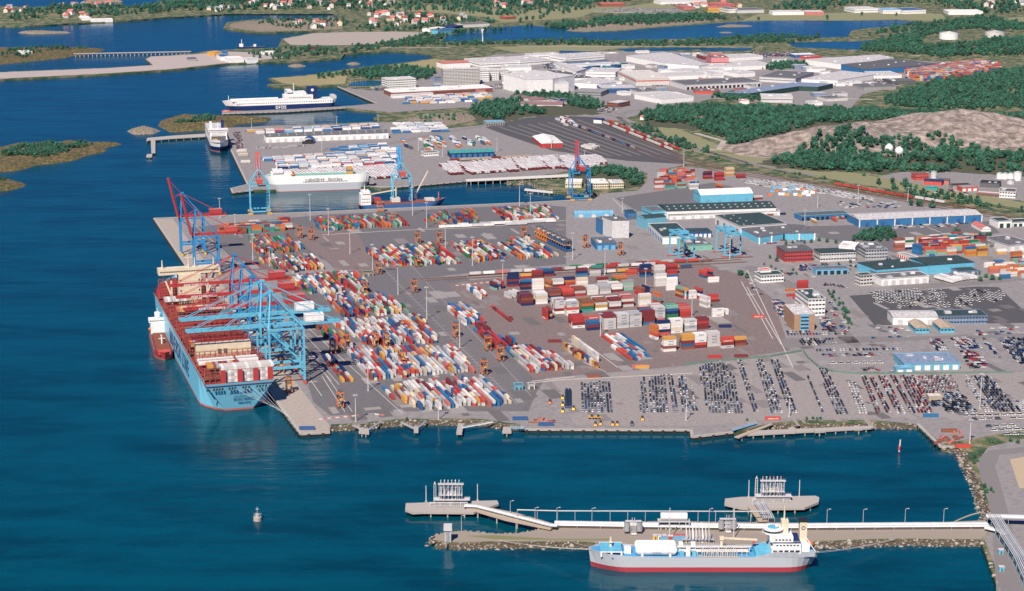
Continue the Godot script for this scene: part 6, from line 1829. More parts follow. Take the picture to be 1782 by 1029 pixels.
	m.tube(Vector3(54, 28.5, 0), Vector3(54, 38, 0), 0.7, 0.3)
	m.bar(Vector3(54, 34, -3), Vector3(54, 34, 3), 0.5)
	part(m, "mast", mat("white", 0.5), t)
	pbox(t, "funnel", "amber", -48, -40, 20.7, 29, -8, -3)
	pbox(t, "funnel", "amber", -48, -40, 20.7, 29, 3, 8)
	pbox(t, "funnel_band", "cobalt", -48.1, -39.9, 25, 26.6, -8.1, 8.1)
	pbox(t, "weather_deck_house", "lightgrey", -66, -52, 20.7, 23, -8, 8)
	pbox(t, "stern_ramp", "grey", -76, -70, 6, 14, -7, 7)
	# blue coaster with cranes
	a = gp(775, 357, SEA)
	b = gp(618, 364, SEA)
	ax = (a - b).normalized()
	t = thing("coaster", "blue cargo ship with red decks and two cream cranes at the inner quay", "ship", (a + b) / 2 + Vector3(ax.z, 0, -ax.x) * -10 , rad_to_deg(atan2(ax.x, -ax.z)))
	hull(t, 116, 19, [-1.0, 0.8, 8.0], ["salmon", "blue"], {"deck": "brick", "sheer": 4.0, "tb": 0.8, "rake": 10})
	pbox(t, "deckhouse", "white", -54, -41, 7.5, 22, -7.5, 7.5)
	br = pbox(t, "bridge", "white", -52, -42, 22.02, 25.4, -8.5, 8.5)
	windows(br, -41.99, -8, 8, 23.2, 1.2, 1.0)
	side_windows(t, -53, -42, 11, 1.0, 7.52)
	side_windows(t, -53, -42, 15, 1.0, 7.52)
	m = MB.new()
	m.tube(Vector3(-48, 25.4, 0), Vector3(-48, 33, 0), 0.6, 0.3)
	m.bar(Vector3(-48, 30, -3), Vector3(-48, 30, 3), 0.4)
	part(m, "mast", mat("white", 0.5), t)
	pbox(t, "hatch_cover", "brick", -34, 38, 7.5, 9.6, -7, 7)
	pbox(t, "hatch_gantry", "red", -36, -28, 9.62, 15, -7, 7)
	pbox(t, "cargo", "offwhite", -14, -3, 9.62, 14.5, -6, 6)
	pbox(t, "cargo", "navy", -2, 8, 9.62, 14, -6, 6)
	pbox(t, "cargo", "offwhite", 30, 42, 9.0, 12, -6, 6)
	for c in [[-5.5, 26.0, -44.0, 18.0], [20.0, 20.0, 36.0, 46.0]]:
		m = MB.new()
		m.tube(Vector3(c[0], 8, -8.6), Vector3(c[0], c[1], -8.6), 1.5, 1.2)
		m.bar(Vector3(c[0], c[1] - 3, -8.6), Vector3(c[2], c[3], -8.6), 1.3)
		part(m, "deck_crane", mat("cream", 0.5), t)
	m = MB.new()
	m.tube(Vector3(48, 11, 0), Vector3(48, 20, 0), 0.9, 0.5)
	m.bar(Vector3(48, 17, -3), Vector3(48, 17, 3), 0.5)
	part(m, "foremast", mat("salmon", 0.5), t)
	tern()
	# small boats and marks
	beacon()
	for s in [[1565, 786, "red and white spar buoy standing in the basin", "signalred"], [408, 104.5, "", ""]]:
		if s[2] == "":
			continue
		var o := thing("spar_buoy", s[2], "buoy", gp(s[0], s[1], SEA))
		m = MB.new()
		m.tube(Vector3(0, -1, 0), Vector3(0.6, 9.5, 0), 0.75, 0.55, 10)
		part(m, "spar", mat("offwhite", 0.5), o)
		m = MB.new()
		m.tube(Vector3(-0.1, 1.5, 0.25), Vector3(0.1, 4.5, 0.25), 0.9, 0.9, 10)
		part(m, "red_band", mat(s[3], 0.5), o)
	for i in 26:
		var x := 205 + i * 2.2
		yacht(gp(x, 31.5 + rng.randf() * 1.2, SEA), "small sailing boat moored in the far village harbour, %s from left" % nth(i), "boats in the far village harbour")
	for i in 14:
		yacht(gp(578 + i * 4.5, 146 + rng.randf() * 4, SEA), "small white motor boat in the marina below the headland, %s from left" % nth(i), "boats in the marina")
	for i in 20:
		yacht(gp(770 + i * 4, 41 + rng.randf() * 8, 0.3), "small sailing boat at the far marina, %s from left" % nth(i), "boats at the far marina")
	var tug := thing("workboat", "blue and white offshore vessel at the far construction yard", "ship", gp(425, 84, SEA), 270)
	hull(tug, 34, 9, [-1.0, 3.5], ["navy"], {"deck": "grey", "sheer": 2.0})
	pbox(tug, "deckhouse", "white", 2, 11, 3, 10, -3.5, 3.5)
	pbox(tug, "mast", "offwhite", 5, 6.5, 10.01, 20, -0.7, 0.7)
	tug = thing("workboat", "dark barge with white wheelhouse beside the offshore vessel", "ship", gp(452, 82.5, SEA), 90)
	hull(tug, 40, 9, [-1.0, 2.5], ["navy"], {"deck": "grey", "sheer": 1.0})
	pbox(tug, "deckhouse", "white", -14, -8, 2, 7, -3, 3)
func yacht(p: Vector3, label: String, group: String) -> void:
	if not meshes.has("yacht"):
		var m := MB.new()
		m.hexa([Vector3(-4, -0.3, -0.7), Vector3(4, -0.3, -0.1), Vector3(4, -0.3, 0.1), Vector3(-4, -0.3, 0.7), Vector3(-4.3, 1.2, -1.4), Vector3(5.5, 1.4, -0.1), Vector3(5.5, 1.4, 0.1), Vector3(-4.3, 1.2, 1.4)])
		m.box(-2, 2, 1.2, 2.1, -0.9, 0.9)
		var s := MB.new()
		s.tube(Vector3(0.5, 1.2, 0), Vector3(0.5, 12, 0), 0.14, 0.1, 5)
		s.bar(Vector3(0.5, 2.6, 0), Vector3(-3.5, 2.6, 0), 0.3)
		meshes["yacht"] = [m.mesh(), s.mesh()]
	var t := thing("boat", label, "boat", p, rng.randf() * 360, group)
	part(meshes["yacht"][0], "hull", mat("white", 0.4), t)
	part(meshes["yacht"][1], "mast", mat("offwhite", 0.4), t)
func beacon() -> void:
	var t := thing("beacon", "pale beacon on a round concrete base alone in the open water", "beacon", gp(448, 906, SEA))
	var m := MB.new()
	m.tube(Vector3(0, -2, 0), Vector3(0, 2.6, 0), 3.2, 2.8, 18)
	part(m, "base", mat("concrete", 0.9), t)
	m = MB.new()
	m.tube(Vector3(0, 2.6, 0), Vector3(0, 4.8, 0), 1.5, 1.4, 12)
	part(m, "cabin", mat("steel", 0.5), t)
	m = MB.new()
	m.tube(Vector3(0, 4.8, 0), Vector3(0, 10.0, 0), 0.3, 0.2, 8)
	m.box(-1.0, 1.0, 8.2, 8.4, -1, 1)
	part(m, "lantern_mast", mat("steel", 0.5), t)
	m = MB.new()
	rail(m, [Vector3(-2.4, 3.6, 1.6), Vector3(2.4, 3.6, 1.6), Vector3(2.4, 3.6, -1.6), Vector3(-2.4, 3.6, -1.6)])
	part(m, "railing", mat("offwhite", 0.5), t)

func big_ship() -> void:
	var t := thing("container_ship", "giant light blue container ship with dark red lashing bridges and cream bridge", "ship", quay_at(648, -32.5, SEA), QUAY + 180)
	var L := 399.0
	hull(t, L, 58.6, [-1.0, 1.6, 26.0], ["salmon", "hullblue"], {"deck": "darkred", "sheer": 4.0, "tb": 0.8, "ts": 0.1, "stern": 0.02, "tuck": 0.62, "rake": 12, "counter": 9, "well": 2.0})
	var x0 := -L / 2
	# transom: mooring openings and name
	var m := MB.new()
	for z in [-27.0, -25.4, -21.5, -19.2, -17, -14.6, -8.8, -6.4, -4.0, 2.5, 4.8, 7.4, 14.2, 16.5, 19.0, 21.4, 24.5, 26.4]:
		m.box(x0 - 0.1, x0 - 0.02, 20.2, 22.2 if absf(z) < 24 else 21.6, z - 0.8, z + 0.8)
	part(m, "mooring_openings", mat("black", 0.8, 0, ""), t)
	var face := Basis(Vector3.UP, -PI / 2)
	lettering("MUNU MÆRSK", 1.9, mat("navy", 0.6), t, Vector3(x0 + 0.25, 16.6, 0), face)
	lettering("KØBENHAVN", 1.3, mat("navy", 0.6), t, Vector3(x0 + 1.0, 13.6, 0), face)
	lettering("MAERSK LINE", 15.0, mat("navy", 0.6), t, Vector3(-42, 13.5, -29.36), Basis(Vector3.UP, PI))
	lettering("MAERSK LINE", 15.0, mat("navy", 0.6), t, Vector3(-42, 13.5, 29.36), Basis.IDENTITY)
	# lashing bridges across the deck, hatch covers between
	var shape := MB.new()
	for i in 13:
		var z := -27.6 + i * 4.6
		shape.box(-0.55, 0.55, 0, 11.5, z - 0.28, z + 0.28)
		if i < 12:
			for y in [3.0, 5.8, 8.6, 11.3]:
				shape.box(-0.75, 0.75, y, y + 0.22, z + 0.29, z + 4.31)
				shape.bar(Vector3(0.75, y + 1.0, z), Vector3(0.75, y + 1.0, z + 4.6), 0.1)
				shape.bar(Vector3(-0.75, y + 1.0, z), Vector3(-0.75, y + 1.0, z + 4.6), 0.1)
			if i % 3 == 1:
				shape.bar(Vector3(0, 0.2, z), Vector3(0, 11, z + 4.6), 0.3)
	var lm := shape.mesh()
	var cm := MB.new()
	for i in 6:
		cm.box(-5.9, 5.9, 0, 1.5, -27.5 + i * 9.2, -18.8 + i * 9.2)
	var cover := cm.mesh()
	var gm := MB.new()
	for i in 11:
		for x in [-5.5, 5.5]:
			gm.box(x - 0.16, x + 0.16, 0, 7.5, -25.3 + i * 5.06 - 0.16, -25.3 + i * 5.06 + 0.16)
	var guides := gm.mesh()
	for i in 25:
		var x := -188.0 + i * 14.4
		if absf(x + 119) < 6 or absf(x - 94) < 9 or x > 168:
			continue
		var sc := 1.0 if x < 120 else 0.8
		part(lm, "lashing_bridge", mat("red" if i % 2 else "brick", 0.6), t).transform = Transform3D(Basis.from_scale(Vector3(1, 1, sc)), Vector3(x, 24.1, 0))
		if i in [6, 8, 9]:
			for z in [[-27.0, -12.0], [-3.0, 12.0]]:
				pbox(t, "open_hold", "black", x + 1.5, x + 13, 24.05, 24.6, z[0], z[1])
			for z in [[-11.5, -3.5], [12.5, 27.5]]:
				pbox(t, "hatch_cover", "maroon", x + 1.3, x + 13.1, 24.05, 25.6, z[0], z[1])
		else:
			part(cover, "hatch_cover", mat("maroon" if i % 3 else "brick", 0.6), t).transform = Transform3D(Basis.from_scale(Vector3(1, 1, sc)), Vector3(x + 7.2, 24.1, 0))
		part(guides, "cell_guide", mat("salmon" if i % 3 == 0 else "red", 0.6), t).transform = Transform3D(Basis.from_scale(Vector3(1, 1, sc)), Vector3(x + 7.2, 25.6, 0))
	for z in [-13.0, 1.0, 14.0, 26.0]:      # red panels of the aftermost frame
		pbox(t, "frame_panel", "red", x0 + 4.0, x0 + 5.0, 24.2, 35.6, z - 2.2, z + 2.2)
	# engine casing and bridge
	var c := pbox(t, "engine_casing", "cream", -122, -115.5, 24.1, 40, -24.5, 22.5)
	for z in [-4.5, 0.5]:
		pbox(c, "vent_opening", "darkgrey", -122.12, -122.02, 31, 35, z - 1.6, z + 1.6)
	pbox(t, "accommodation", "cream", 88, 102, 24.1, 55, -10.5, 10.5)
	var br := pbox(t, "bridge", "cream", 89, 101, 55.02, 60.5, -29.3, 29.3)
	windows(br, 89.0, -28, 28, 57.2, 1.3)
	windows(br, 101.0, -28, 28, 57.2, 1.3, 1.0)
	for s in [-1, 1]:
		m = MB.new()
		m.bar(Vector3(95, 30, 16.0 * s), Vector3(95, 55, 25.0 * s), 1.6)
		m.bar(Vector3(95, 24, 17.0 * s), Vector3(95, 55, 17.0 * s), 1.6)
		part(m, "wing_strut", mat("cream", 0.5), t)
	for r in 5:
		m = MB.new()
		for z in [-9.4, 8.2]:
			m.box(87.9, 87.98, 28 + r * 5, 30 + r * 5, z, z + 1.2)
		part(m, "window_pair", mat("glass", 0.2, 0, ""), t)
	m = MB.new()
	for q in [[-25.0, 8.0], [0.0, 13.0], [6.0, 9.0], [24.0, 8.0]]:
		m.tube(Vector3(95, 60.5, q[0]), Vector3(95, 60.5 + q[1], q[0]), 0.8, 0.5)
	m.bar(Vector3(95, 70, -4), Vector3(95, 70, 4), 0.7)
	part(m, "mast", mat("cream", 0.5), t)
	m = MB.new()
	rail(m, [Vector3(89, 60.5, -29), Vector3(89, 60.5, 29)])
	part(m, "railing", mat("offwhite", 0.5), t)
	m = MB.new()
	rail(m, [Vector3(x0 + 1, 25.9, -28.6), Vector3(140, 25.9, -29)])
	part(m, "railing", mat("offwhite", 0.5), t)
	# deck cargo, each box a thing of its own
	var put := func(x: float, z: float, y: float, col: String, label: String) -> void:
		container(t.transform * Vector3(x, y, z), QUAY, 12.19, col, label, true, "containers on deck of the giant ship")
	for i in 17:
		put.call(x0 + 12.5, -12.8 + i * 2.56, 35.4, "offwhite" if i % 4 else "white", "white container, %s in the top row across the ship's stern" % nth(i))
	for r in 4:
		for i in 16:
			if i >= 0:
				put.call(x0 + 12.5, -12.4 + i * 2.56, 24.6 + r * 2.65, ["white", "steel", "lightgrey", "offwhite"][(i * 3 + r * 2) % 4], "pale container end, %s, %s from the left behind the ship's stern frame" % [TIER[r].replace(" from the ground", " tier").replace("on the ground", "lowest tier"), nth(i)])
	var cc := ["amber", "amber", "brick", "steel", "maroon", "brick", "maroon", "lightgrey", "amber", "maroon", "brick"]
	for i in 11:
		put.call(x0 + 27.2, -22.0 + i * 2.5, 33.6, cc[i], "%s container, %s in the coloured row near the ship's stern" % [box_words.get(cc[i], "grey"), nth(i)])
	for i in 20:
		if i != 12:
			put.call(x0 + 42, -27.0 + i * 2.5, 33.0, "white", "white container, %s in the row before the coloured ones on the ship" % nth(i))
	for i in 5:
		put.call(-84 , -26.0 + i * 2.5, 30.0, ["maroon", "amber", "steel", "blue", "maroon"][i], "deck container beside the open hold, %s from port" % nth(i))
	for i in 9:
		put.call(60.0, -27.0 + i * 2.5, 37.0, ["lightgrey", "white", "steel"][i % 3], "pale container before the ship's bridge, %s from port" % nth(i))
	for i in 14:
		put.call(30.0, -20.0 + i * 2.5, 34.0, ["salmon", "amber", "cream", "cream", "salmon", "steel"][i % 6], "deck container under the red boom, %s from port" % nth(i))
	for i in 6:
		mooring("white mooring line from the giant ship's stern, %s from the left" % nth(i), t.transform * Vector3(x0, 21, -4.0 + i * 4.6), quay_at(866.0 + i * 8, 2.0, 0.6), 1.5)

func tern() -> void:
	var t := thing("gas_tanker", "grey and red tanker with white deck tanks moored in the foreground", "ship", gp(1220.5, 985, SEA), 270)
	hull(t, 147, 22, [-1.0, 3.2, 10.0], ["boot", "hullgrey"], {"deck": "deckblue", "sheer": 3.2, "tb": 0.83, "full": 3.2, "rake": 2.0, "counter": 4, "ts": 0.14, "stern": 0.25, "tuck": 0.8, "well": 1.0})
	var m := MB.new()
	# forecastle with mooring shelter
	pbox(t, "forecastle_deck", "paleblue", 52, 66, 12.4, 13.0, -8.4, 8.4)
	m = MB.new()
	for z in [-8.6, 8.6]:
		for x in [52.5, 59, 65.5]:
			m.box(x - 0.6, x + 0.6, 9.5, 12.4, z - 0.25, z + 0.25)
		m.box(51.5, 66.5, 12.4, 13.1, z - 0.3, z + 0.3)
	part(m, "forecastle_frame", mat("white", 0.5), t)
	m = MB.new()
	m.tube(Vector3(59, 13, 1.0), Vector3(59, 19.5, 1.0), 1.0, 0.6)
	m.box(58, 60, 16, 16.5, -0.8, 2.8)
	part(m, "foremast", mat("cream", 0.5), t)
	pbox(t, "store", "white", 46, 50.5, 9.2, 13.2, -4, 2)
	# two long white gas tanks on the foredeck
	for s in [-1, 1]:
		m = MB.new()
		m.tube(Vector3(18, 12.6, 4.6 * s), Vector3(42, 12.6, 4.6 * s), 3.3, 3.3, 22)
		m.tube(Vector3(42, 12.6, 4.6 * s), Vector3(43.2, 12.6, 4.6 * s), 3.3, 2.0, 22)
		m.tube(Vector3(18, 12.6, 4.6 * s), Vector3(16.8, 12.6, 4.6 * s), 3.3, 2.0, 22)
		var k := part(m, "gas_tank", mat("white", 0.3), t)
		m = MB.new()
		for x in [21.0, 39.0]:
			m.box(x - 0.7, x + 0.7, 9, 10.6, 4.6 * s - 3.4, 4.6 * s + 3.4)
		part(m, "saddle", mat("white", 0.5), k)
		m = MB.new()
		for x in [22.0, 30.0, 38.0]:
			m.tube(Vector3(x - 0.15, 12.6, 4.6 * s), Vector3(x + 0.15, 12.6, 4.6 * s), 3.4, 3.4, 22)
		part(m, "stiffening_rings", mat("lightgrey", 0.5), k)
	lettering("TERNSEA", 1.1, mat("steel", 0.5), t, Vector3(30, 12.0, -7.95), Basis(Vector3.UP, PI))
	lettering("TERNSEA", 1.3, mat("blue", 0.5), t, Vector3(55.5, 8.9, -9.75), Basis(Vector3.UP, PI + 0.2))
	# cargo deck: pipes, manifold, walkways
	m = MB.new()
	for k in 9:
		m.tube(Vector3(-30, 11.4, -4.5 + k * 1.05), Vector3(15, 11.4, -4.5 + k * 1.05), 0.26, 0.26, 6)
	for k in 14:
		m.box(-29 + k * 3.2, -28.6 + k * 3.2, 9, 11.2, -6, 6)
	part(m, "deck_pipes", mat("offwhite", 0.5), t)
	m = MB.new()
	for k in 16:
		m.tube(Vector3(-22 + k * 1.5, 11.9, -9.4), Vector3(-22 + k * 1.5, 11.9, 9.4), 0.28, 0.28, 6)
		m.tube(Vector3(-22 + k * 1.5, 9.2, -9.0), Vector3(-22 + k * 1.5, 12.4, -9.0), 0.3, 0.3, 6)
	part(m, "manifold", mat("lightgrey", 0.4), t)
	pbox(t, "drip_tray", "concrete", -23, 3, 9.2, 9.8, -10.2, -6.5)
	m = MB.new()
	m.box(-32, 16, 13.0, 13.25, -1.0, 1.0)
	rail(m, [Vector3(-32, 13.25, -1), Vector3(16, 13.25, -1)])
	for k in 10:
		m.box(-31 + k * 5, -30.7 + k * 5, 9, 13, -0.9, 0.9)
	part(m, "catwalk", mat("white", 0.5), t)
	m = MB.new()
	rail(m, [Vector3(-38, 9.2, -10.8), Vector3(45, 9.2, -10.8)], 1.3)
	rail(m, [Vector3(-38, 9.2, 10.8), Vector3(45, 9.2, 10.8)], 1.3)
	part(m, "railing", mat("offwhite", 0.5), t)
	for k in 6:
		m = MB.new()
		var x := 4.0 + (k % 3) * 4.0
		m.box(x, x + 2.8, 9.2, 12.0 + (k % 2) * 3.0, -7.5 + (k / 3) * 9.0, -4.0 + (k / 3) * 9.0)
		part(m, "deck_house", mat("white" if k % 2 else "paleblue", 0.5), t)
	m = MB.new()
	m.tube(Vector3(-13, 9.2, 1.5), Vector3(-13, 17.5, 1.5), 1.1, 0.9, 10)
	m.box(-14.4, -11.6, 17.5, 19.6, 0.2, 2.8)
	m.bar(Vector3(-13.5, 18.6, 1.5), Vector3(-36, 17.4, 1.5), 1.1)
	part(m, "hose_crane", mat("cream", 0.5), t)
	pbox(t, "hose_hook", "signalred", -34.6, -33.2, 14.6, 17.0, 0.8, 2.2)
	# raised aft hull, accommodation, bridge, funnel
	for s in [-1, 1]:
		m = MB.new()
		m.hexa([Vector3(-72, 10, 10.0 * s), Vector3(-44, 10, 10.98 * s), Vector3(-44, 10, 10.6 * s), Vector3(-72, 10, 9.6 * s), Vector3(-72, 13.4, 10.0 * s), Vector3(-46, 13.4, 10.98 * s), Vector3(-46, 13.4, 10.6 * s), Vector3(-72, 13.4, 9.6 * s)])
		m.hexa([Vector3(-44, 10, 10.98 * s), Vector3(-33, 10, 10.98 * s), Vector3(-33, 10, 10.6 * s), Vector3(-44, 10, 10.6 * s), Vector3(-46, 13.4, 10.98 * s), Vector3(-45.5, 13.4, 10.98 * s), Vector3(-45.5, 13.4, 10.6 * s), Vector3(-46, 13.4, 10.6 * s)])
		part(m, "raised_bulwark", mat("hullgrey", 0.4), t)
	pbox(t, "poop_deck", "paleblue", -72, -34, 9.3, 12.2, -9.4, 9.4)
	pbox(t, "accommodation", "white", -63, -44, 12.22, 15.6, -10.4, 10.4)
	m = MB.new()
	for i in 5:
		m.box(-62 + i * 3.6, -59.4 + i * 3.6, 13.2, 14.6, -10.5, -10.42)
		m.box(-62 + i * 3.6, -59.4 + i * 3.6, 13.2, 14.6, 10.42, 10.5)
	part(m, "window_row", mat("glass", 0.15, 0, ""), t)
	pbox(t, "accommodation", "white", -63, -45, 15.62, 19.2, -9.4, 9.4)
	var p := pbox(t, "accommodation", "white", -58, -43, 19.22, 23.0, -8.4, 8.4)
	side_windows(p, -57, -44, 20.4, 0.9, 8.42)
	side_windows(t, -62, -46, 17.0, 0.9, 9.42)
	pbox(t, "deck_band", "navy", -63.05, -44.95, 18.9, 19.25, -9.45, 9.45)
	m = MB.new()
	m.tube(Vector3(-46, 23.02, 0), Vector3(-46, 26.6, 0), 6.3, 7.0, 22)
	var br := part(m, "bridge", mat("white", 0.4), t)
	m = MB.new()
	m.tube(Vector3(-46, 24.4, 0), Vector3(-46, 25.7, 0), 6.62, 6.86, 22, false)
	part(m, "window_row", mat("glass", 0.12, 0, ""), br)
	m = MB.new()
	m.tube(Vector3(-46, 26.62, 0), Vector3(-46, 27.2, 0), 3.6, 3.4, 20)
	part(m, "roof_deck", mat("paleblue", 0.6), br)
	m = MB.new()
	m.ball(Vector3(-48, 28.2, -1.5), 1.2, 1.2, 12)
	part(m, "radar_dome", mat("white", 0.4), br)
	pbox(t, "mast_house", "cream", -55.5, -51, 23.02, 32, -2.5, 2.5)
	m = MB.new()
	m.tube(Vector3(-53, 32, 0), Vector3(-53, 41, 0), 0.7, 0.3)
	m.bar(Vector3(-53, 36, -3), Vector3(-53, 36, 3), 0.4)
	part(m, "mast", mat("cream", 0.5), t)
	var fn := pbox(t, "funnel", "cream", -67.5, -62.8, 12.3, 30.5, -3, 3)
	pbox(fn, "funnel_top", "black", -68, -62, 30.52, 32.4, -2.4, 2.4)
	for s in [-1, 1]:
		m = MB.new()
		m.tube(Vector3(-65.1, 27, 3.0 * s), Vector3(-65.1, 27, 3.1 * s), 1.3, 1.3, 14)
		part(m, "funnel_emblem", mat("navy", 0.5), fn)
		m = MB.new()
		m.tube(Vector3(-65.1, 27, 3.1 * s), Vector3(-65.1, 27, 3.15 * s), 0.8, 0.8, 14)
		part(m, "funnel_emblem", mat("cream", 0.5), fn)
	pbox(t, "engine_house", "white", -69, -62, 12.22, 18, -7, 7)
	m = MB.new()
	m.bar(Vector3(-67, 21, -6), Vector3(-73, 11.8, -6), 0.5)
	m.bar(Vector3(-67, 21, -3), Vector3(-73, 11.8, -3), 0.5)
	part(m, "lifeboat_ramp", mat("white", 0.5), t)
	m = MB.new()
	m.xf = Transform3D(Basis(Vector3.FORWARD, 0.9), Vector3(-70, 17.2, -4.5))
	m.ball(Vector3.ZERO, 1.3, 3.4, 12)
	part(m, "lifeboat", mat("orange", 0.4), t)
	m = MB.new()
	rail(m, [Vector3(-72, 13.4, -9.6), Vector3(-46, 13.4, -10.6)])
	rail(m, [Vector3(-63, 19.3, -9.3), Vector3(-45, 19.3, -9.3)])
	part(m, "railing", mat("white", 0.5), t)
	mooring("white mooring line from the tanker's bow, near one", t.transform * Vector3(73, 12, -1), gp(868, 941, 0.6), 1.2)
	mooring("white mooring line from the tanker's bow, second one", t.transform * Vector3(72, 12, -2), gp(874, 942, 0.6), 1.2)
	mooring("white mooring line from the tanker's bow to the islet", t.transform * Vector3(70, 12.5, 3), gp(994, 942, 0.6), 1.0)
	mooring("white mooring line from the tanker's stern, lower one", t.transform * Vector3(-73, 10, -3), gp(1560, 938, 0.6), 1.5)
	mooring("white mooring line from the tanker's stern, middle one", t.transform * Vector3(-73, 10, -1), gp(1556, 938, 0.6), 1.5)
	mooring("white mooring line from the tanker's stern, upper one", t.transform * Vector3(-72, 10.5, 4), gp(1456, 939, 0.6), 1.0)
# ---- ship-to-shore gantry cranes. A crane's own axes: +x out over the water from the seaward rail, z along the quay.
func sts(label: String, at: Vector3, bearing: float, size: float, leg: String, boom: String, house: String, up: float, o := {}) -> void:
	var t := thing("gantry_crane", label, "gantry crane", at, bearing, "")
	var lm := mat(leg, 0.45)
	var bm := mat(boom, 0.45)
	var k := size
	var g := 30.0 * k           # gauge
	var w: float = o.get("w", 9.5) * k
	var gh := 49.0 * k          # girder height
	var ah: float = o.get("apex", 81.0) * k
	for x in [0.0, -g]:
		for z in [-w, w]:
			var b := MB.new()
			b.bar(Vector3(x, 3.0, z), Vector3(x, gh, z), 1.7 * k, 1.5 * k)
			part(b, "leg", lm, t)
			b = MB.new()
			b.box(x - 1.0, x + 1.0, 0.3, 2.6, z - 3.8 * k, z + 3.8 * k)
			part(b, "bogie", mat(o.get("bogie", "signalred"), 0.6), t)
		var s := MB.new()
		s.bar(Vector3(x, 4.0, -w), Vector3(x, 4.0, w), 1.5 * k, 2.0 * k)
		s.bar(Vector3(x, gh - 1.5, -w), Vector3(x, gh - 1.5, w), 1.5 * k, 2.2 * k)
		part(s, "sill_beam", lm, t)
	for z in [-w, w]:
		var b := MB.new()
		b.bar(Vector3(0, 15 * k, z), Vector3(-g, 15 * k, z), 1.4 * k, 2.2 * k)
		part(b, "portal_beam", lm, t)
		b = MB.new()
		b.bar(Vector3(0, gh, z), Vector3(-g, gh, z), 1.4 * k, 1.8 * k)
		part(b, "upper_beam", lm, t)
		b = MB.new()
		b.bar(Vector3(0, gh, z), Vector3(-g, 16 * k, z), 1.0 * k)
		part(b, "brace", lm, t)
		b = MB.new()
		b.bar(Vector3(0, gh, z), Vector3(-3.5 * k, ah, z * 0.16), 1.15 * k)
		part(b, "mast_leg", lm, t)
		b = MB.new()
		b.bar(Vector3(-g, gh, z), Vector3(-4.5 * k, ah, z * 0.16), 0.95 * k)
		part(b, "mast_leg", lm, t)
	var s := MB.new()
	s.box(-6 * k, -2 * k, ah - 0.8, ah + 0.8, -2.6 * k, 2.6 * k)
	s.bar(Vector3(-1.8 * k, (gh + ah) / 2, -w * 0.58), Vector3(-1.8 * k, (gh + ah) / 2, w * 0.58), 0.7 * k)
	part(s, "mast_head", lm, t)
	# fixed girder over the quay with its back reach, walkways and ties
	var back: float = -g - o.get("back", 32.0) * k
	var truss := func(b: MB, x0: float, x1: float, xf: Transform3D) -> void:
		b.xf = xf
		for z in [-3.4 * k, 3.4 * k]:
			b.bar(Vector3(x0, 0, z), Vector3(x1, 0, z), 1.0 * k, 1.9 * k)
			b.bar(Vector3(x0, 2.3 * k, z * 1.35), Vector3(x1, 2.3 * k, z * 1.35), 0.16 * k)
		var n := int(absf(x1 - x0) / (6.0 * k))
		for i in n + 1:
			var x := x0 + (x1 - x0) * i / n
			b.bar(Vector3(x, 0, -3.4 * k), Vector3(x, 0, 3.4 * k), 0.5 * k)
			b.bar(Vector3(x, 0, -4.6 * k), Vector3(x, 2.3 * k, -4.6 * k), 0.14 * k)
			b.bar(Vector3(x, 0, 4.6 * k), Vector3(x, 2.3 * k, 4.6 * k), 0.14 * k)
			if i < n:
				b.bar(Vector3(x, 0, -3.4 * k), Vector3(x + (x1 - x0) / n, 0, 3.4 * k), 0.3 * k)
	var gd := MB.new()
	truss.call(gd, back, 2.0 * k, Transform3D(Basis.IDENTITY, Vector3(0, gh + 2.2 * k, 0)))
	part(gd, "girder", bm, t)
	var L: float = o.get("reach", 66.0) * k
	var hinge := Vector3(3.0 * k, gh + 2.2 * k, 0)
	var bx := Transform3D(Basis(Vector3.BACK, deg_to_rad(up)), hinge)
	gd = MB.new()
	truss.call(gd, 0.0, L, bx)
	if o.get("solid", false):
		gd.xf = bx
		gd.box(0, L, -1.2 * k, 1.4 * k, -2.0 * k, 2.0 * k)
	var bo := part(gd, "boom", bm, t)
	if o.has("sign"):
		for s2 in [-1.0, 1.0]:
			var sb := Basis(Vector3.UP, 0.0 if s2 > 0 else PI)
			lettering(o.sign, 2.4 * k, mat("white", 0.5), t, bx * Vector3(L * 0.55, 0, 2.35 * k * s2) if not o.get("solid", false) else bx * Vector3(L * 0.55, 0, 4.1 * k * s2), bx.basis * sb)
	var apex := Vector3(-3.0 * k, ah, 0)
	s = MB.new()
	for z in [-2.6 * k, 2.6 * k]:
		for f in [0.5, 0.93]:
			s.bar(apex + Vector3(0, 0, z * 0.5), bx * Vector3(L * f, 1.0, z), 0.42 * k)
		s.bar(apex + Vector3(0, 0, z * 0.5), Vector3(back + 4.0 * k, gh + 3.2 * k, z), 0.42 * k)
		s.bar(apex + Vector3(0, 0, z * 0.5), Vector3(-g, gh + 3.2 * k, z), 0.42 * k)
	part(s, "stay", bm if o.get("red_stays", false) else lm, t)
	var hx: float = o.get("hx", -g - 11.0 * k)
	s = MB.new()
	s.box(hx - 8.0 * k, hx + 8.0 * k, gh + 3.3 * k, gh + 9.4 * k, -4.4 * k, 4.4 * k)
	var hs := part(s, "machine_house", mat(house, 0.5), t)
	s = MB.new()
	s.box(hx - 8.3 * k, hx + 8.3 * k, gh + 9.42 * k, gh + 9.8 * k, -4.7 * k, 4.7 * k)
	part(s, "roof", mat("white" if house == "white" else "salmon", 0.5), hs)
	s = MB.new()
	s.box(-1.5 * k, 1.5 * k, gh - 3.2 * k, gh - 0.4 * k, 3.0 * k, 5.4 * k)
	s.xf = Transform3D(Basis.IDENTITY, Vector3(14.0 * k if up < 10 else -12.0 * k, 0, 0))
	s.box(-1.6 * k, 1.6 * k, gh - 3.2 * k, gh - 0.3 * k, -1.6 * k, 1.2 * k)
	part(s, "trolley_cab", mat("offwhite", 0.5), t)
	s = MB.new()       # stair tower on the landward leg
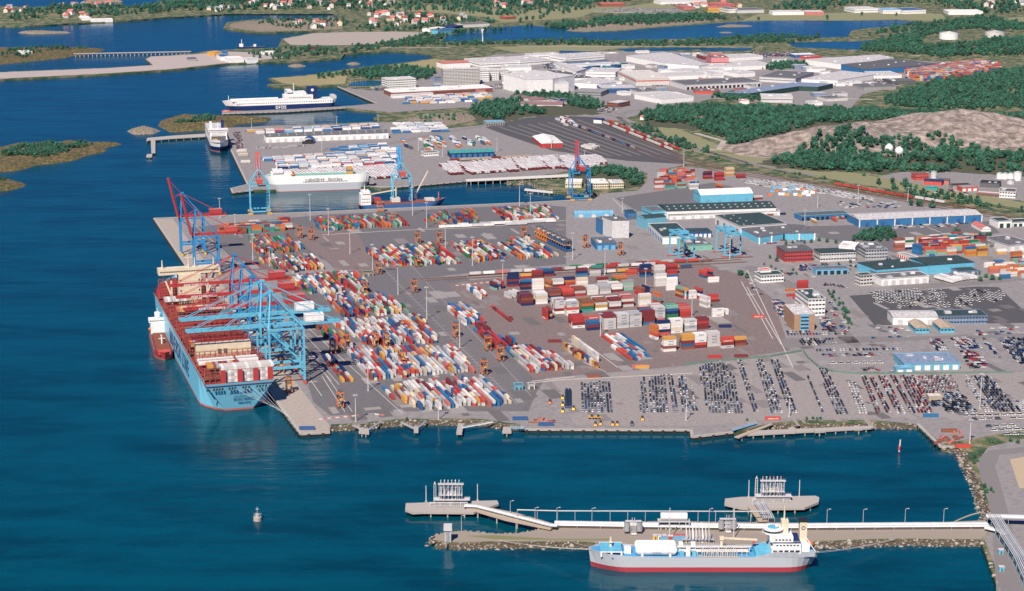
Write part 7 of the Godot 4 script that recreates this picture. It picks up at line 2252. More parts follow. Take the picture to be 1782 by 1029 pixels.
	for i in 8:
		var y := 4.0 + i * (gh - 6.0) / 8
		var y2 := 4.0 + (i + 1) * (gh - 6.0) / 8
		s.bar(Vector3(-g - 1.6 * k, y, w - (1.4 if i % 2 else 4.6) * k), Vector3(-g - 1.6 * k, y2, w - (4.6 if i % 2 else 1.4) * k), 0.5 * k, 0.2)
		s.box(-g - 2.4 * k, -g - 0.9 * k, y2 - 0.1, y2 + 0.1, w - 5.4 * k, w - 0.9 * k)
	part(s, "stair", lm, t)
func rail_gantry(label: String, near: Vector3, bearing: float, span_bearing: float) -> void:
	var t := thing("rail_gantry", label, "gantry crane", near, bearing, "")
	var m := mat("paleblue", 0.45)
	var sp := (dirv(span_bearing) * 27.0)
	var loc := Basis(Vector3.UP, -turn(bearing)) * sp
	for f in 2:
		for x in [0.0, 18.6]:
			var b := MB.new()
			b.bar(loc * f + Vector3(x, 0.8, 0), loc * f + Vector3(x, 25.5, 0), 1.5)
			part(b, "leg", m, t)
			b = MB.new()
			b.box(x - 3.2 + loc.x * f, x + 3.2 + loc.x * f, 0.2, 1.6, loc.z * f - 0.8, loc.z * f + 0.8)
			part(b, "bogie", mat("signalred", 0.6), t)
		var s := MB.new()
		s.bar(loc * f + Vector3(0, 2.4, 0), loc * f + Vector3(18.6, 2.4, 0), 1.2, 1.5)
		s.bar(loc * f + Vector3(0, 25.0, 0), loc * f + Vector3(18.6, 25.0, 0), 1.4, 1.6)
		part(s, "sill_beam", m, t)
	for x in [4.0, 14.6]:
		var b := MB.new()
		b.bar(Vector3(x, 27.3, 0) - loc * 0.5, Vector3(x, 27.3, 0) + loc * 1.45, 1.6, 2.6)
		b.bar(Vector3(x + 1.2, 29.2, 0) - loc * 0.5, Vector3(x + 1.2, 29.2, 0) + loc * 1.45, 0.14)
		part(b, "main_girder", m, t)
	var b := MB.new()
	for f in [-0.45, 0.0, 0.5, 1.0, 1.42]:
		b.bar(loc * f + Vector3(4, 27.5, 0), loc * f + Vector3(14.6, 27.5, 0), 1.0)
	part(b, "tie_beam", m, t)
	b = MB.new()
	b.xf = Transform3D(Basis.IDENTITY, loc * 0.35)
	b.box(4.2, 14.4, 28.7, 32.0, -3, 3)
	part(b, "trolley", m, t)
	b = MB.new()
	b.xf = Transform3D(Basis.IDENTITY, loc * 0.35)
	b.box(7, 11.5, 21.0, 23.8, -1.5, 1.5)
	for x in [5.0, 13.0]:
		b.tube(Vector3(x, 13, 0), Vector3(x, 28, 0), 0.1, 0.1, 4)
	b.box(3.2, 15.2, 12.2, 13.0, -1.2, 1.2)
	part(b, "cab_and_spreader", mat("offwhite", 0.5), t)
func build_cranes() -> void:
	var out := CROSS + 180.0
	sts("light blue ship crane with white machine house, nearest of the lowered booms", quay_at(777, 3, 0.1), out, 1.0, "paleblue", "paleblue", "white", 0.0, {"back": 34.0})
	sts("light blue ship crane with white machine house, behind the nearest one", quay_at(735, 3, 0.1), out, 1.0, "paleblue", "paleblue", "white", 0.0, {"back": 34.0})
	var r := {"solid": true, "red_stays": true, "sign": "APM TERMINALS", "apex": 79.0, "reach": 60.0, "hx": -44.0, "bogie": "yellow", "w": 8.0}
	sts("blue legged ship crane with lowered red boom next to the light blue cranes", quay_at(683, 3, 0.1), out, 0.93, "craneblue", "red", "red", 0.0, r)
	sts("blue legged ship crane with lowered red boom, middle of the lowered red ones", quay_at(634, 3, 0.1), out, 0.93, "craneblue", "red", "red", 0.0, r)
	sts("blue legged ship crane with lowered red boom nearest the ship's bridge", quay_at(585, 3, 0.1), out, 0.93, "craneblue", "red", "red", 0.0, r)
	var e := {"solid": true, "red_stays": true, "apex": 82.0, "reach": 52.0, "hx": -40.0, "bogie": "yellow", "w": 8.0, "back": 30.0}
	sts("blue ship crane with raised red boom, near one of the pair at the pier", quay_at(333, 3, 0.1), out, 0.86, "craneblue", "red", "signalred", 78.0, e)
	sts("blue ship crane with raised red boom, far one of the pair at the pier", quay_at(226, 3, 0.1), out, 0.86, "craneblue", "red", "red", 78.0, e)
	var d := {"solid": true, "apex": 68.0, "reach": 44.0, "w": 15.0, "bogie": "amber", "back": 6.0, "hx": -26.0}
	var north := dirv(-14.0)
	for a in [[454, 372, "blue ship crane seen end-on at the head of the inner dock, raised red boom", 80.0, "paleblue", "signalred"], [701, 358, "blue ship crane over the blue coaster, seen end-on", 72.0, "paleblue", "signalred"], [1011, 348, "blue ship crane with tall red boom at the end of the inner dock", 82.0, "craneblue", "red"]]:
		var p := gp(a[0], a[1]) + Vector3(0, 0.1, 0)
		sts(a[2], p + north * 16.0, -10.0, 0.78, a[4], a[5] if a[0] != 701 else "craneblue", a[5], a[3], d)
	rail_gantry("pale blue rail gantry crane over the tracks, left of two", gp(1181, 454.5) + Vector3(0, 0.1, 0), 72, -17)
	rail_gantry("pale blue rail gantry crane over the tracks, right of two", gp(1261, 448) + Vector3(0, 0.1, 0), 76, -15)
# ---- quays, jetties, pipes, trains and other works
func quay_face(line: String, side: float, label: String) -> void:   # concrete capping, dark piles and tyre fenders along a quay edge
	var ps := line3(line)
	var cap := MB.new()
	var wall := MB.new()
	var fend := MB.new()
	for i in ps.size() - 1:
		var a := ps[i]
		var b := ps[i + 1]
		var d := (b - a).normalized()
		var e := d.cross(Vector3.UP) * side
		cap.hexa([a - e * 1.2 + Vector3(0, -1.1, 0), b - e * 1.2 + Vector3(0, -1.1, 0), b + e * 1.3 + Vector3(0, -1.1, 0), a + e * 1.3 + Vector3(0, -1.1, 0), a - e * 1.2 + Vector3(0, 0.32, 0), b - e * 1.2 + Vector3(0, 0.32, 0), b + e * 1.3 + Vector3(0, 0.32, 0), a + e * 1.3 + Vector3(0, 0.32, 0)])
		wall.quad(a + e * 0.35 + Vector3(0, -5, 0), b + e * 0.35 + Vector3(0, -5, 0), b + e * 0.35 + Vector3(0, -1.1, 0), a + e * 0.35 + Vector3(0, -1.1, 0), e)
		var n := int(a.distance_to(b) / 9.0)
		for j in n:
			var p := a.lerp(b, (j + 0.5) / n) + e * 1.35
			fend.hexa([p - d * 1.1 + Vector3(0, -4.2, 0), p + d * 1.1 + Vector3(0, -4.2, 0), p + d * 1.1 + e * 0.7 + Vector3(0, -4.2, 0), p - d * 1.1 + e * 0.7 + Vector3(0, -4.2, 0), p - d * 1.1 + Vector3(0, -0.2, 0), p + d * 1.1 + Vector3(0, -0.2, 0), p + d * 1.1 + e * 0.7 + Vector3(0, -0.2, 0), p - d * 1.1 + e * 0.7 + Vector3(0, -0.2, 0)])
	var t := thing("quay_wall", label, "quay wall")
	part(cap, "capping", mat("concrete", 0.9), t)
	part(wall, "wall", mat("black", 0.9), t)
	part(fend, "fenders", mat("black", 0.9, 0, ""), t).set_meta("kind", "stuff")
func pier_deck(called: String, label: String, outline: String, thick: float, col: String, piles: float, y := 0.3) -> Node3D:   # a concrete deck on piles
	var pl := poly(outline, y)
	var o := pl[0]
	var loc := PackedVector2Array()
	for p in pl:
		loc.append(p - o)
	var t := thing(called, label, "jetty", Vector3(o.x, 0, o.y))
	var m := MB.new()
	m.prism(loc, y - thick, y)
	m.top(loc, y - thick)
	part(m, "deck", mat(col, 0.9, 0, "pave", 60), t)
	var inner := Geometry2D.offset_polygon(loc, -1.0)
	if inner.size() and piles > 0:
		var q: PackedVector2Array = inner[0]
		for i in q.size():
			var a := q[i]
			var b := q[(i + 1) % q.size()]
			var n := int(a.distance_to(b) / piles)
			for j in n:
				var p := a.lerp(b, (j + 0.5) / n)
				m = MB.new()
				m.tube(Vector3(p.x, -5, p.y), Vector3(p.x, y - thick, p.y), 0.55, 0.55, 8, false)
				part(m, "pile", mat("concrete", 0.9), t)
	return t
func pipes(called: String, label: String, line: String, n: int, r: float, gap: float, y: float, col: String, h := 0.0, posts := 12.0) -> Node3D:   # parallel pipes on trestles
	var ps := line3(line, h)
	var t := thing(called, label, "pipeline")
	for k in n:
		var m := MB.new()
		for i in ps.size() - 1:
			var e: Vector3 = (ps[i + 1] - ps[i]).normalized().cross(Vector3.UP) * (k - (n - 1) * 0.5) * gap
			m.tube(ps[i] + e + Vector3(0, y, 0), ps[i + 1] + e + Vector3(0, y, 0), r, r, 8)
		part(m, "pipe", mat(["steel", "lightgrey", col][k % 3], 0.4), t)
	var s := MB.new()
	for i in ps.size() - 1:
		var e := (ps[i + 1] - ps[i]).normalized().cross(Vector3.UP) * n * 0.5 * gap
		var c := int(ps[i].distance_to(ps[i + 1]) / posts)
		for j in c + 1:
			var p := ps[i].lerp(ps[i + 1], float(j) / maxi(c, 1))
			s.bar(p - e + Vector3(0, y - r - 0.2, 0), p + e + Vector3(0, y - r - 0.2, 0), 0.3)
			for q in [-1, 1]:
				s.bar(p + e * q, p + e * q + Vector3(0, y - r - 0.2, 0), 0.28)
	part(s, "trestle", mat("steel", 0.6), t)
	return t
func loading_tower(label: String, at: Vector3, bearing: float, knobs: String) -> void:
	var t := thing("loading_platform", label, "loading tower", at, bearing)
	var st := mat("steel", 0.5)
	for y in [[6.0, -15.0, 17.0, 0.0, -8.5], [12.5, -10.5, 10.5, -1.0, -8.0], [27.0, -11.0, 11.5, -2.5, -6.5]]:
		var m := MB.new()
		m.box(y[1], y[2], y[0], y[0] + 0.5, y[4], y[3])
		rail(m, [Vector3(y[1], y[0] + 0.5, y[3]), Vector3(y[2], y[0] + 0.5, y[3])], 1.3)
		rail(m, [Vector3(y[1], y[0] + 0.5, y[4]), Vector3(y[2], y[0] + 0.5, y[4])], 1.3)
		part(m, "platform", mat("lightgrey", 0.6), t)
	for i in 6:
		for z in [-2.0, -7.0]:
			var m := MB.new()
			m.bar(Vector3(-10.0 + i * 4.0, 0.2, z), Vector3(-10.0 + i * 4.0, 27.0, z), 0.45)
			part(m, "column", st, t)
	for i in 5:
		var h := MB.new()
		for y in [17.0, 20.5, 24.0]:
			h.bar(Vector3(-10.0 + i * 4.0, y, -2), Vector3(-6.0 + i * 4.0, y, -2), 0.22)
			h.bar(Vector3(-8.0 + i * 4.0, y - 3.4, -7), Vector3(-8.0 + i * 4.0, y + 3.0, -2), 0.2)
		part(h, "cross_bracing", st, t)
		var m := MB.new()
		m.bar(Vector3(-10.0 + i * 4.0, 13, -2), Vector3(-6.0 + i * 4.0, 26.8, -2), 0.25)
		m.bar(Vector3(-6.0 + i * 4.0, 13, -7), Vector3(-10.0 + i * 4.0, 26.8, -7), 0.25)
		part(m, "brace", st, t)
	for i in 6:
		var m := MB.new()
		var x := -8.5 + i * 3.2
		m.tube(Vector3(x, 6.5, -5), Vector3(x, 25.0, -5), 0.55, 0.5, 8)
		m.tube(Vector3(x, 25, -5), Vector3(x + 0.4, 13, 0.4), 0.4, 0.4, 8)
		m.tube(Vector3(x + 0.4, 13, 0.4), Vector3(x + 0.2, 8, -3), 0.4, 0.4, 8)
		m.tube(Vector3(x, 25, -5), Vector3(x - 0.2, 32, -6.5), 0.4, 0.35, 8)
		var a := part(m, "loading_arm", mat("steel" if i % 2 else "lightgrey", 0.4), t)
		m = MB.new()
		m.tube(Vector3(x - 0.55, 31.6, -6.5), Vector3(x + 0.35, 31.6, -6.5), 1.05, 1.05, 12)
		part(m, "sheave_wheel", mat(knobs if i % 3 != 1 else "offwhite", 0.4), a)
	var m := MB.new()
	for k in 16:
		var x := -13.0 + k * 1.7
		m.tube(Vector3(x, 0.8, 2), Vector3(x, 4.5, -6), 0.24, 0.24, 6)
		m.tube(Vector3(x, 0.8, 2), Vector3(x, 0.8, 8), 0.3, 0.3, 6)
	for k in 5:
		m.tube(Vector3(-15, 1.6 + k * 0.8, 4.0 - k * 2.0), Vector3(15, 1.6 + k * 0.8, 4.0 - k * 2.0), 0.3, 0.3, 6)
	part(m, "manifold_pipes", mat("lightgrey", 0.4), t)
	m = MB.new()
	m.box(-3, 4, 13.1, 16.5, -7.5, -3)
	part(m, "control_cabin", mat("offwhite", 0.5), t)
	m = MB.new()
	m.box(-18, 15, 4.6, 4.9, 2.0, 3.0)
	for x in [-18.0, -9.0, 0.0, 9.0, 15.0]:
		m.bar(Vector3(x, 0.2, 2.5), Vector3(x, 4.7, 2.5), 0.35)
	part(m, "pipe_bridge", mat("white", 0.5), t)
	t.scale = Vector3(0.8, 0.52, 0.75)
func mast_rig(label: String, at: Vector3, h: float, frame := false) -> void:
	var t := thing("lattice_mast" if frame else "pole", label, "mast", at)
	var m := MB.new()
	if frame:
		for q in [[-0.8, -0.8], [0.8, -0.8], [0.8, 0.8], [-0.8, 0.8]]:
			m.bar(Vector3(q[0], 0, q[1]), Vector3(q[0] * 0.8, h, q[1] * 0.8), 0.3)
		for i in int(h / 2):
			m.bar(Vector3(-0.8, i * 2, 0.8), Vector3(0.8, i * 2 + 2, 0.8), 0.14)
			m.bar(Vector3(0.8, i * 2, -0.8), Vector3(0.8, i * 2 + 2, 0.8), 0.14)
		m.tube(Vector3(0, h, 0), Vector3(0, h + 2, 0), 1.0, 0.1, 6)
	else:
		m.tube(Vector3.ZERO, Vector3(0, h, 0), 0.36, 0.28, 8)
	part(m, "pole", mat("lightgrey", 0.5), t)
	if not frame:
		m = MB.new()
		m.box(-0.8, 0.8, 0, 0.7, -0.8, 0.8)
		part(m, "foot", mat("concrete", 0.9), t)
func street_lamp(px: float, py: float, label: String) -> void:
	var at := gp(px, py)
	if not meshes.has("street_lamp"):
		var m := MB.new()
		m.tube(Vector3.ZERO, Vector3(0, 11, 0), 0.2, 0.14, 6)
		m.tube(Vector3(0, 11, 0), Vector3(1.6, 11.5, 0), 0.13, 0.1, 6)
		meshes["street_lamp"] = m.mesh()
		m = MB.new()
		m.box(1.3, 2.5, 11.35, 11.65, -0.3, 0.3)
		meshes["street_lamp_head"] = m.mesh()
	var t := thing("street_lamp", label, "street lamp", at, 90, "street lamps on the causeway")
	part(meshes["street_lamp"], "pole", mat("lightgrey", 0.5), t)
	part(meshes["street_lamp_head"], "lamp_head", mat("offwhite", 0.5), t)
func silos(label: String, px: float, py: float) -> void:
	var t := thing("tank_pair", label, "tank", gp(px, py))
	for x in [-6.2, 6.2]:
		var m := MB.new()
		m.tube(Vector3(x, 3.0, 0), Vector3(x, 11.5, 0), 3.0, 3.0, 20)
		m.tube(Vector3(x, 11.5, 0), Vector3(x, 12.6, 0), 3.0, 1.2, 20)
		part(m, "tank", mat("steel", 0.3, 0.3), t)
		for q in [[-2.0, -2.0], [2.0, -2.0], [2.0, 2.0], [-2.0, 2.0]]:
			m = MB.new()
			m.bar(Vector3(x + q[0], 0, q[1]), Vector3(x + q[0], 3.1, q[1]), 0.5)
			part(m, "leg", mat("darkgrey", 0.6), t)
	var m := MB.new()
	m.box(-8, 8, 13.0, 13.3, -2.5, 2.5)
	rail(m, [Vector3(-8, 13.3, 2.5), Vector3(8, 13.3, 2.5)])
	for k in 5:
		m.tube(Vector3(-2.4 + k * 1.2, 0.5, 3.5), Vector3(-2.4 + k * 1.2, 13 + (k % 2) * 4, 0.5), 0.3, 0.3, 6)
	m.tube(Vector3(-2, 1.4, 5.5), Vector3(3, 1.4, 5.5), 1.2, 1.2, 12)
	part(m, "pipework", mat("lightgrey", 0.4), t)
	t.scale = Vector3.ONE * 0.68
func build_jetty() -> void:
	quay_face("268 380 500 724 524 755", 1, "long concrete quay wall of the container terminal facing the open water")
	quay_face("524 755 574 752", 1, "short concrete quay end with dark piles at the pier corner")
	quay_face("907 747 1203 748", 1, "old concrete quay on dark piles before the yellow trucks")
	quay_face("1203 748 1205 760 1275 752", 1, "low concrete corner of the old quay with ramp")
	quay_face("268 380 500 371 930 352 1029 347", -1, "concrete quay wall of the inner dock behind the container yard")
	quay_face("402 261 431 321 402 328 405 335 440 331", 1, "ferry quay wall with projecting mooring pier")
	quay_face("645 325 693 325 732 322 811 315", 1, "north quay wall of the inner dock")
	quay_face("386 198 500 194 600 188", 1, "long thin jetty wall below the navy and white ship")
	quay_face("588 150 590 152 655 180", 1, "dark quay wall of the far ferry basin")
	quay_face("1597 738 1638 777 1662 778", 1, "rusty quay wall of the pier with scrap steel")
	# pile pier along the stone bank, dolphins
	pier_deck("pile_pier", "weathered pile pier along the stone bank at the car storage", "1300 757 1519 745 1519 741 1300 750", 1.2, "concrete", 8)
	for a in [["1372 752 1384 752 1384 744 1372 744", "left"], ["1418 751 1436 750 1434 745 1416 746", "middle"], ["1488 747 1502 746 1502 742 1488 743", "right"]]:
		pier_deck("dolphin", "concrete mooring dolphin on the pile pier, %s one" % a[1], a[0], 1.6, "concrete", 4, 1.2)
	pier_deck("mooring_pier", "slanting timber pier trusses at the rusty ramp", "1278 760 1340 737 1346 738 1286 762", 0.8, "sand", 9, 0.8)
	pier_deck("dolphin", "concrete dolphin with white gangway in the bank's middle", "794 753 804 753 807 737 797 737", 2.0, "concrete", 4, 1.5)
	pier_deck("dolphin", "small dolphin before the stone bank, left of the gangway", "720 750 728 750 728 742 720 742", 2.0, "concrete", 3, 1.2)
	pier_deck("dolphin", "small dolphin with two catwalks near the quay corner", "624 751 642 753 642 746 626 745", 2.0, "concrete", 3, 1.2)
	pier_deck("dolphin", "square dolphin at the start of the old quay", "874 751 890 751 888 743 876 743", 2.0, "concrete", 3, 1.2)
	for a in [["white gangway from the dolphin to the bank", 804, 745, 858, 735, "white"], ["grey catwalk left of the small dolphin", 698, 736, 722, 747, "steel"], ["grey catwalk right of the small dolphin", 742, 733, 726, 746, "steel"], ["grey catwalk at the quay corner, left", 616, 741, 630, 749, "steel"], ["grey catwalk at the quay corner, right", 662, 735, 640, 749, "steel"], ["blue ramp between dolphin and old quay", 888, 744, 912, 746, "skyblue"], ["blue car ramp at the rusty ramp", 1276, 749, 1316, 737, "skyblue"]]:
		var m := MB.new()
		var p := gp(a[1], a[2], 1.4)
		var q := gp(a[3], a[4], 1.4)
		m.bar(p, q, 2.4 if a[5] == "skyblue" else 1.4, 0.5)
		var t := thing("gangway", a[0], "gangway")
		part(m, "walkway", mat(a[5], 0.6), t)
		m = MB.new()
		for s in [-0.6, 0.6]:
			var e: Vector3 = (q - p).normalized().cross(Vector3.UP) * s
			rail(m, [p + e + Vector3(0, 0.3, 0), q + e + Vector3(0, 0.3, 0)])
		part(m, "railing", mat("offwhite", 0.6), t)
	# the two loading platforms and their bridges
	pier_deck("platform_deck", "broad concrete jetty platform in the basin, left one", "705 887 706 876 760 874 865 871 868 877 850 883 824 892 735 891 718 892", 1.6, "concrete", 9, 1.2)
	pier_deck("platform_deck", "broad concrete jetty platform in the basin, right one", "1261 877 1262 868 1290 865 1420 863 1426 866 1425 874 1400 884 1340 885 1290 884", 1.6, "concrete", 9, 1.2)
	loading_tower("steel loading tower with swung-up arms on the left platform", gp(784, 879, 1.2), 90, "mint")
	loading_tower("steel loading tower with white sheaves on the right platform", gp(1345, 873, 1.2), 90, "salmon")
	for a in [[741.5, 874, 29.0, "left pole on the left jetty platform", false], [831, 872, 30.0, "right pole on the left jetty platform", false], [757, 873, 31.0, "lattice mast beside the left loading tower", true], [1303, 866, 31.0, "left pole on the right jetty platform", false], [1391, 866, 31.0, "right pole on the right jetty platform", false], [1316, 866, 34.0, "lattice mast beside the right loading tower", true], [1165, 938, 52.0, "tall white mast beside the blue container on the islet", false], [1277, 936, 52.0, "tall white mast before the right trestle", false]]:
		mast_rig(a[3], gp(a[0], a[1], 0.9), a[2] * 0.42, a[4])
	pier_deck("trestle_bridge", "roadway bridge from the left platform down to the islet", "812 885 824 878 900 893 968 913 958 921 880 905", 0.9, "sand", 12, 2.0)
	pipes("trestle_pipes", "white pipes along the left trestle bridge", "808 886 830 887 958 920 970 921", 4, 0.45, 1.25, 2.4, "white", 1.0)
	pier_deck("trestle_bridge", "roadway bridge between the right platform and the islet", "1301 881 1316 881 1336 906 1320 907", 0.9, "sand", 10, 2.0)
	pipes("trestle_pipes", "bundle of grey pipes along the right trestle bridge", "1322 882 1337 909", 7, 0.45, 1.25, 3.6, "lightgrey", 1.0)
	# the islet and the causeway pipes
	sheet("islet_ground", "758.5 941 757.5 934 771 927.5 806 924.5 856 929.5 897 929.5 938 922.5 963 913.5 1085 908.5 1145 907.5 1337 909.5 1500 912.5 1600 911.5 1720 905.5 1722 926 1706 939 1560 937.5 1418 942 1400 954 1117 954 1073 950 1057 944 994 942.5 869 942.5 781 944", mat_of("islet_soil", Color(0.3, 0.26, 0.21), 70), 0.05)
	sheet("islet_road", "830 934 1000 925 1100 921 1200 928 1330 930 1420 922 1700 921 1706 926 1420 928 1330 938 1130 944 1100 936 950 936", mat_of("islet_gravel", Color(0.3, 0.25, 0.22), 60), 0.06)
	sheet("islet_grass", "810 933 860 932 960 938 1060 938 1060 941 980 941 860 939", mat_of("islet_grass", Color(0.2, 0.2, 0.09), 60), 0.07)
	sheet("islet_road", "1112 950 1125 934 1150 934 1155 953", mat_of("islet_gravel", Color(0.3, 0.25, 0.22), 60), 0.08)
	pipes("pipe_rack", "wide rack of white pipes along the causeway from the islet to the shore", "965 917 1085 919 1150 920 1330 922 1420 921 1720 919", 6, 0.42, 1.55, 2.6, "white")
	pipes("overhead_pipe", "single white pipe carried high above the islet", "900 908 970 910 1337 911", 1, 0.5, 1.0, 8.5, "white")
	pipes("shore_pipes", "white pipes bending inland at the causeway end", "1716 913 1790 915", 4, 0.7, 1.9, 6.0, "white")
	pipes("shore_pipes", "second group of white pipes inland below the first", "1716 924 1740 930 1750 937", 3, 0.7, 1.9, 2.5, "white")
	pipes("shore_rack", "long pipe rack with pale blue trestles running down the quay", "1729 912 1775 985 1800 1040", 7, 0.45, 1.3, 6.5, "steel").get_child(7).material_override = mat("paleblue", 0.5)
	silos("pair of steel tanks with pipework at the round apron, left", 1102, 929)
	silos("pair of steel tanks with pipework behind the tanker's cranes, right", 1266, 925)
	var t := thing("tank_shed", "long horizontal white tank above an open pump shed", "tank", gp(1173, 922))
	var m := MB.new()
	m.tube(Vector3(-9, 8.5, -3), Vector3(9, 8.5, -3), 2.6, 2.6, 16)
	part(m, "tank", mat("white", 0.4), t)
	m = MB.new()
	m.box(-11, 11, 5.4, 5.8, -6, 1)
	for x in [-10.5, -3.5, 3.5, 10.5]:
		m.bar(Vector3(x, 0, 0.8), Vector3(x, 5.4, 0.8), 0.5)
		m.bar(Vector3(x, 0, -5.8), Vector3(x, 5.4, -5.8), 0.5)
	m.box(-10, 10, 0, 4.5, -5.4, -5.0)
	part(m, "shed", mat("steel", 0.6), t)
	m = MB.new()
	for k in 6:
		m.tube(Vector3(-9 + k * 3.4, 0.8, 3), Vector3(-9 + k * 3.4, 3.6, -4), 0.35, 0.35, 6)
	part(m, "pipework", mat("lightgrey", 0.5), t)
	t = thing("marine_arms", "row of tall grey loading arms at the tanker's berth", "loading arms", gp(1216, 944))
	for k in 8:
		m = MB.new()
		var x := -14.0 + k * 3.6
		m.tube(Vector3(x, 0, 0), Vector3(x, 17.5, -3), 0.6, 0.5, 8)
		m.tube(Vector3(x, 17.5, -3), Vector3(x + 0.8, 6.5, 5.5), 0.42, 0.42, 8)
		m.tube(Vector3(x, 17.5, -3), Vector3(x - 0.4, 22.0, -6), 0.42, 0.3, 8)
		m.box(x - 1.2, x + 1.2, 0, 1.2, -1.2, 1.2)
		part(m, "loading_arm", mat(["lightgrey", "steel", "white"][k % 3], 0.4), t)
	m = MB.new()
	m.box(-19, 17, 3.4, 3.8, -3, 3)
	rail(m, [Vector3(-19, 3.8, 3), Vector3(17, 3.8, 3)])
	for k in 8:
		m.bar(Vector3(-18.5 + k * 5, 0, 2.8), Vector3(-18.5 + k * 5, 3.4, 2.8), 0.4)
	part(m, "platform", mat("steel", 0.5), t)
	t.scale = Vector3(0.6, 0.58, 0.6)
	for a in [["red steel container on the islet beside the tall mast", 1172, 937, "signalred"], ["blue steel container on the islet in front of the red one", 1172, 940, "skyblue"]]:
		container(gp(a[1], a[2], 0.1), 90, 18, a[3], a[0], true, "containers on the islet")
	for a in [["small yellow cabin on the islet", 1140.5, 939, "yellow"], ["small white cabin on the islet", 1148, 939, "white"], ["small red cabin on the islet, left of the mast", 1155.5, 939, "signalred"], ["small red cabin at the foot of the tall mast", 1166.5, 940, "signalred"], ["white cabin at the trestle head on the islet", 1331, 926, "white"], ["pale blue cabin beside the pipe rack on the shore", 1742, 964, "paleblue"], ["second pale blue cabin beside the pipe rack on the shore", 1743, 994, "paleblue"]]:
		t = thing("cabin", a[0], "cabin", gp(a[1], a[2], 0.1))
		pbox(t, "wall", a[3], -1.6, 1.6, 0, 3.0, -1.4, 1.4)
		pbox(t, "roof", "lightgrey", -1.8, 1.8, 3.02, 3.3, -1.6, 1.6)
		pbox(t, "door", "darkgrey", -0.5, 0.5, 0.1, 2.2, 1.42, 1.5)
	t = thing("navigation_tower", "grey navigation tower with ladder at the tip of the islet", "tower", gp(779.5, 942, 0.2))
	pbox(t, "shaft", "steel", -2.2, 2.2, -2.5, 8.0, -2.2, 1.8)
	pbox(t, "cabin", "lightgrey", -2.8, 2.8, 8.02, 11.5, -2.8, 2.6)
	m = MB.new()
	for x in [-0.6, 0.6]:
		m.bar(Vector3(x, -2.5, 2.3), Vector3(x, 8, 2.3), 0.25)
	part(m, "ladder", mat("darkgrey", 0.6), t)
	for a in [[803, 925, "at the islet tip"], [898, 929, "on the islet bank"], [888, 899, "on the left trestle, upper"], [931, 911, "on the left trestle, lower"], [1030, 912, "behind the pipe rack, left"], [1234, 913, "behind the pipe rack, middle"], [1439, 914, "on the causeway, first"], [1502, 914, "on the causeway, second"], [1575, 913, "on the causeway, third"], [1642, 913, "on the causeway, fourth"], [969, 911, "at the trestle foot"]]:
		street_lamp(a[0], a[1], "slim street lamp " + a[2])
	var boom := MB.new()
	var bp := []
	for i in 16:
		var q := i / 15.0
		bp.append(gp(1656 + 64 * q, 911 - 20 * sin(q * 1.5), SEA + 0.15))
	boom.path(bp, 0.5, 6)
	solo(boom, "oil_boom", mat("sand", 0.8), "curved floating oil boom by the causeway", "floating boom")
	boom = MB.new()
	bp = []
	for i in 16:
		var q := TAU * i / 15.0
		bp.append(gp(1677 + 10 * cos(q), 799 + 2.2 * sin(q), SEA + 0.15))
	boom.path(bp, 0.3, 6)
	solo(boom, "oil_boom", mat("salmon", 0.8), "small ring of red floating boom by the stone shore", "floating boom")
	# shore road, fences, dirt
	var road := mat_of("shore_road", Color(0.2, 0.185, 0.185), 80)
	sheet("road", "1735 1040 1726 905 1722 880 1706 830 1702 800 1722 784 1800 776 1800 786 1740 792 1732 812 1752 880 1764 930 1800 1029 1800 1060 1775 1060", road, 0.1)
	sheet("bare_soil", "1758 800 1800 792 1800 850 1774 850", mat_of("bare_soil", Color(0.45, 0.36, 0.25), 60), 0.1)
	sheet("road", "1290 466 1310 462 1400 500 1440 520 1480 580 1500 600 1490 606 1460 590 1420 530 1380 506", road, 0.13)
	sheet("road", "1545 498 1700 488 1800 478 1800 486 1700 496 1560 506", road, 0.13)
	sheet("road", "1360 590 1480 586 1600 586 1800 580 1800 586 1600 592 1500 596 1366 606", road, 0.13)
	for a in [["green mesh fence along the top of the car storage", "1190 636 1240 631 1340 622 1396 612", "mint"], ["green mesh fence curving below the blue workshop", "1398 612 1406 624 1425 640 1450 648 1490 652 1762 650", "mint"]]:
		var ps := line3(a[1])
		var f := thing("fence", a[0], "fence")
		for i in ps.size() - 1:
			m = MB.new()
			m.bar(ps[i] + Vector3(0, 1.0, 0), ps[i + 1] + Vector3(0, 1.0, 0), 0.12, 1.8)
			part(m, "mesh_panel", mat("fence_mesh", 0.7), f)
			var n := int(ps[i].distance_to(ps[i + 1]) / 9) + 1
			for j in n:
				var p := ps[i].lerp(ps[i + 1], float(j) / n)
				m = MB.new()
				m.box(p.x - 0.15, p.x + 0.15, 0, 2.1, p.z - 0.15, p.z + 0.15)
				part(m, "post", mat("teal", 0.7), f)
	for a in [["red and white barrier blocks at the quay corner", 555, 731, 626, 724], ["red and white barrier blocks right of the quay corner", 652, 722, 670, 724], ["red and white barrier blocks behind the loose stacks", 793, 498, 851, 492]]:
		var p := gp(a[1], a[2])
		var q := gp(a[3], a[4])
		var f := thing("barrier", a[0], "barrier")
		var n := int(p.distance_to(q) / 3.2)
		for i in n:
			m = MB.new()
			m.bar(p.lerp(q, i / float(n)) + Vector3(0, 0.55, 0), p.lerp(q, (i + 0.9) / n) + Vector3(0, 0.55, 0), 0.7, 0.9)
			part(m, "barrier_block", mat("salmon" if i % 2 else "offwhite", 0.7), f)
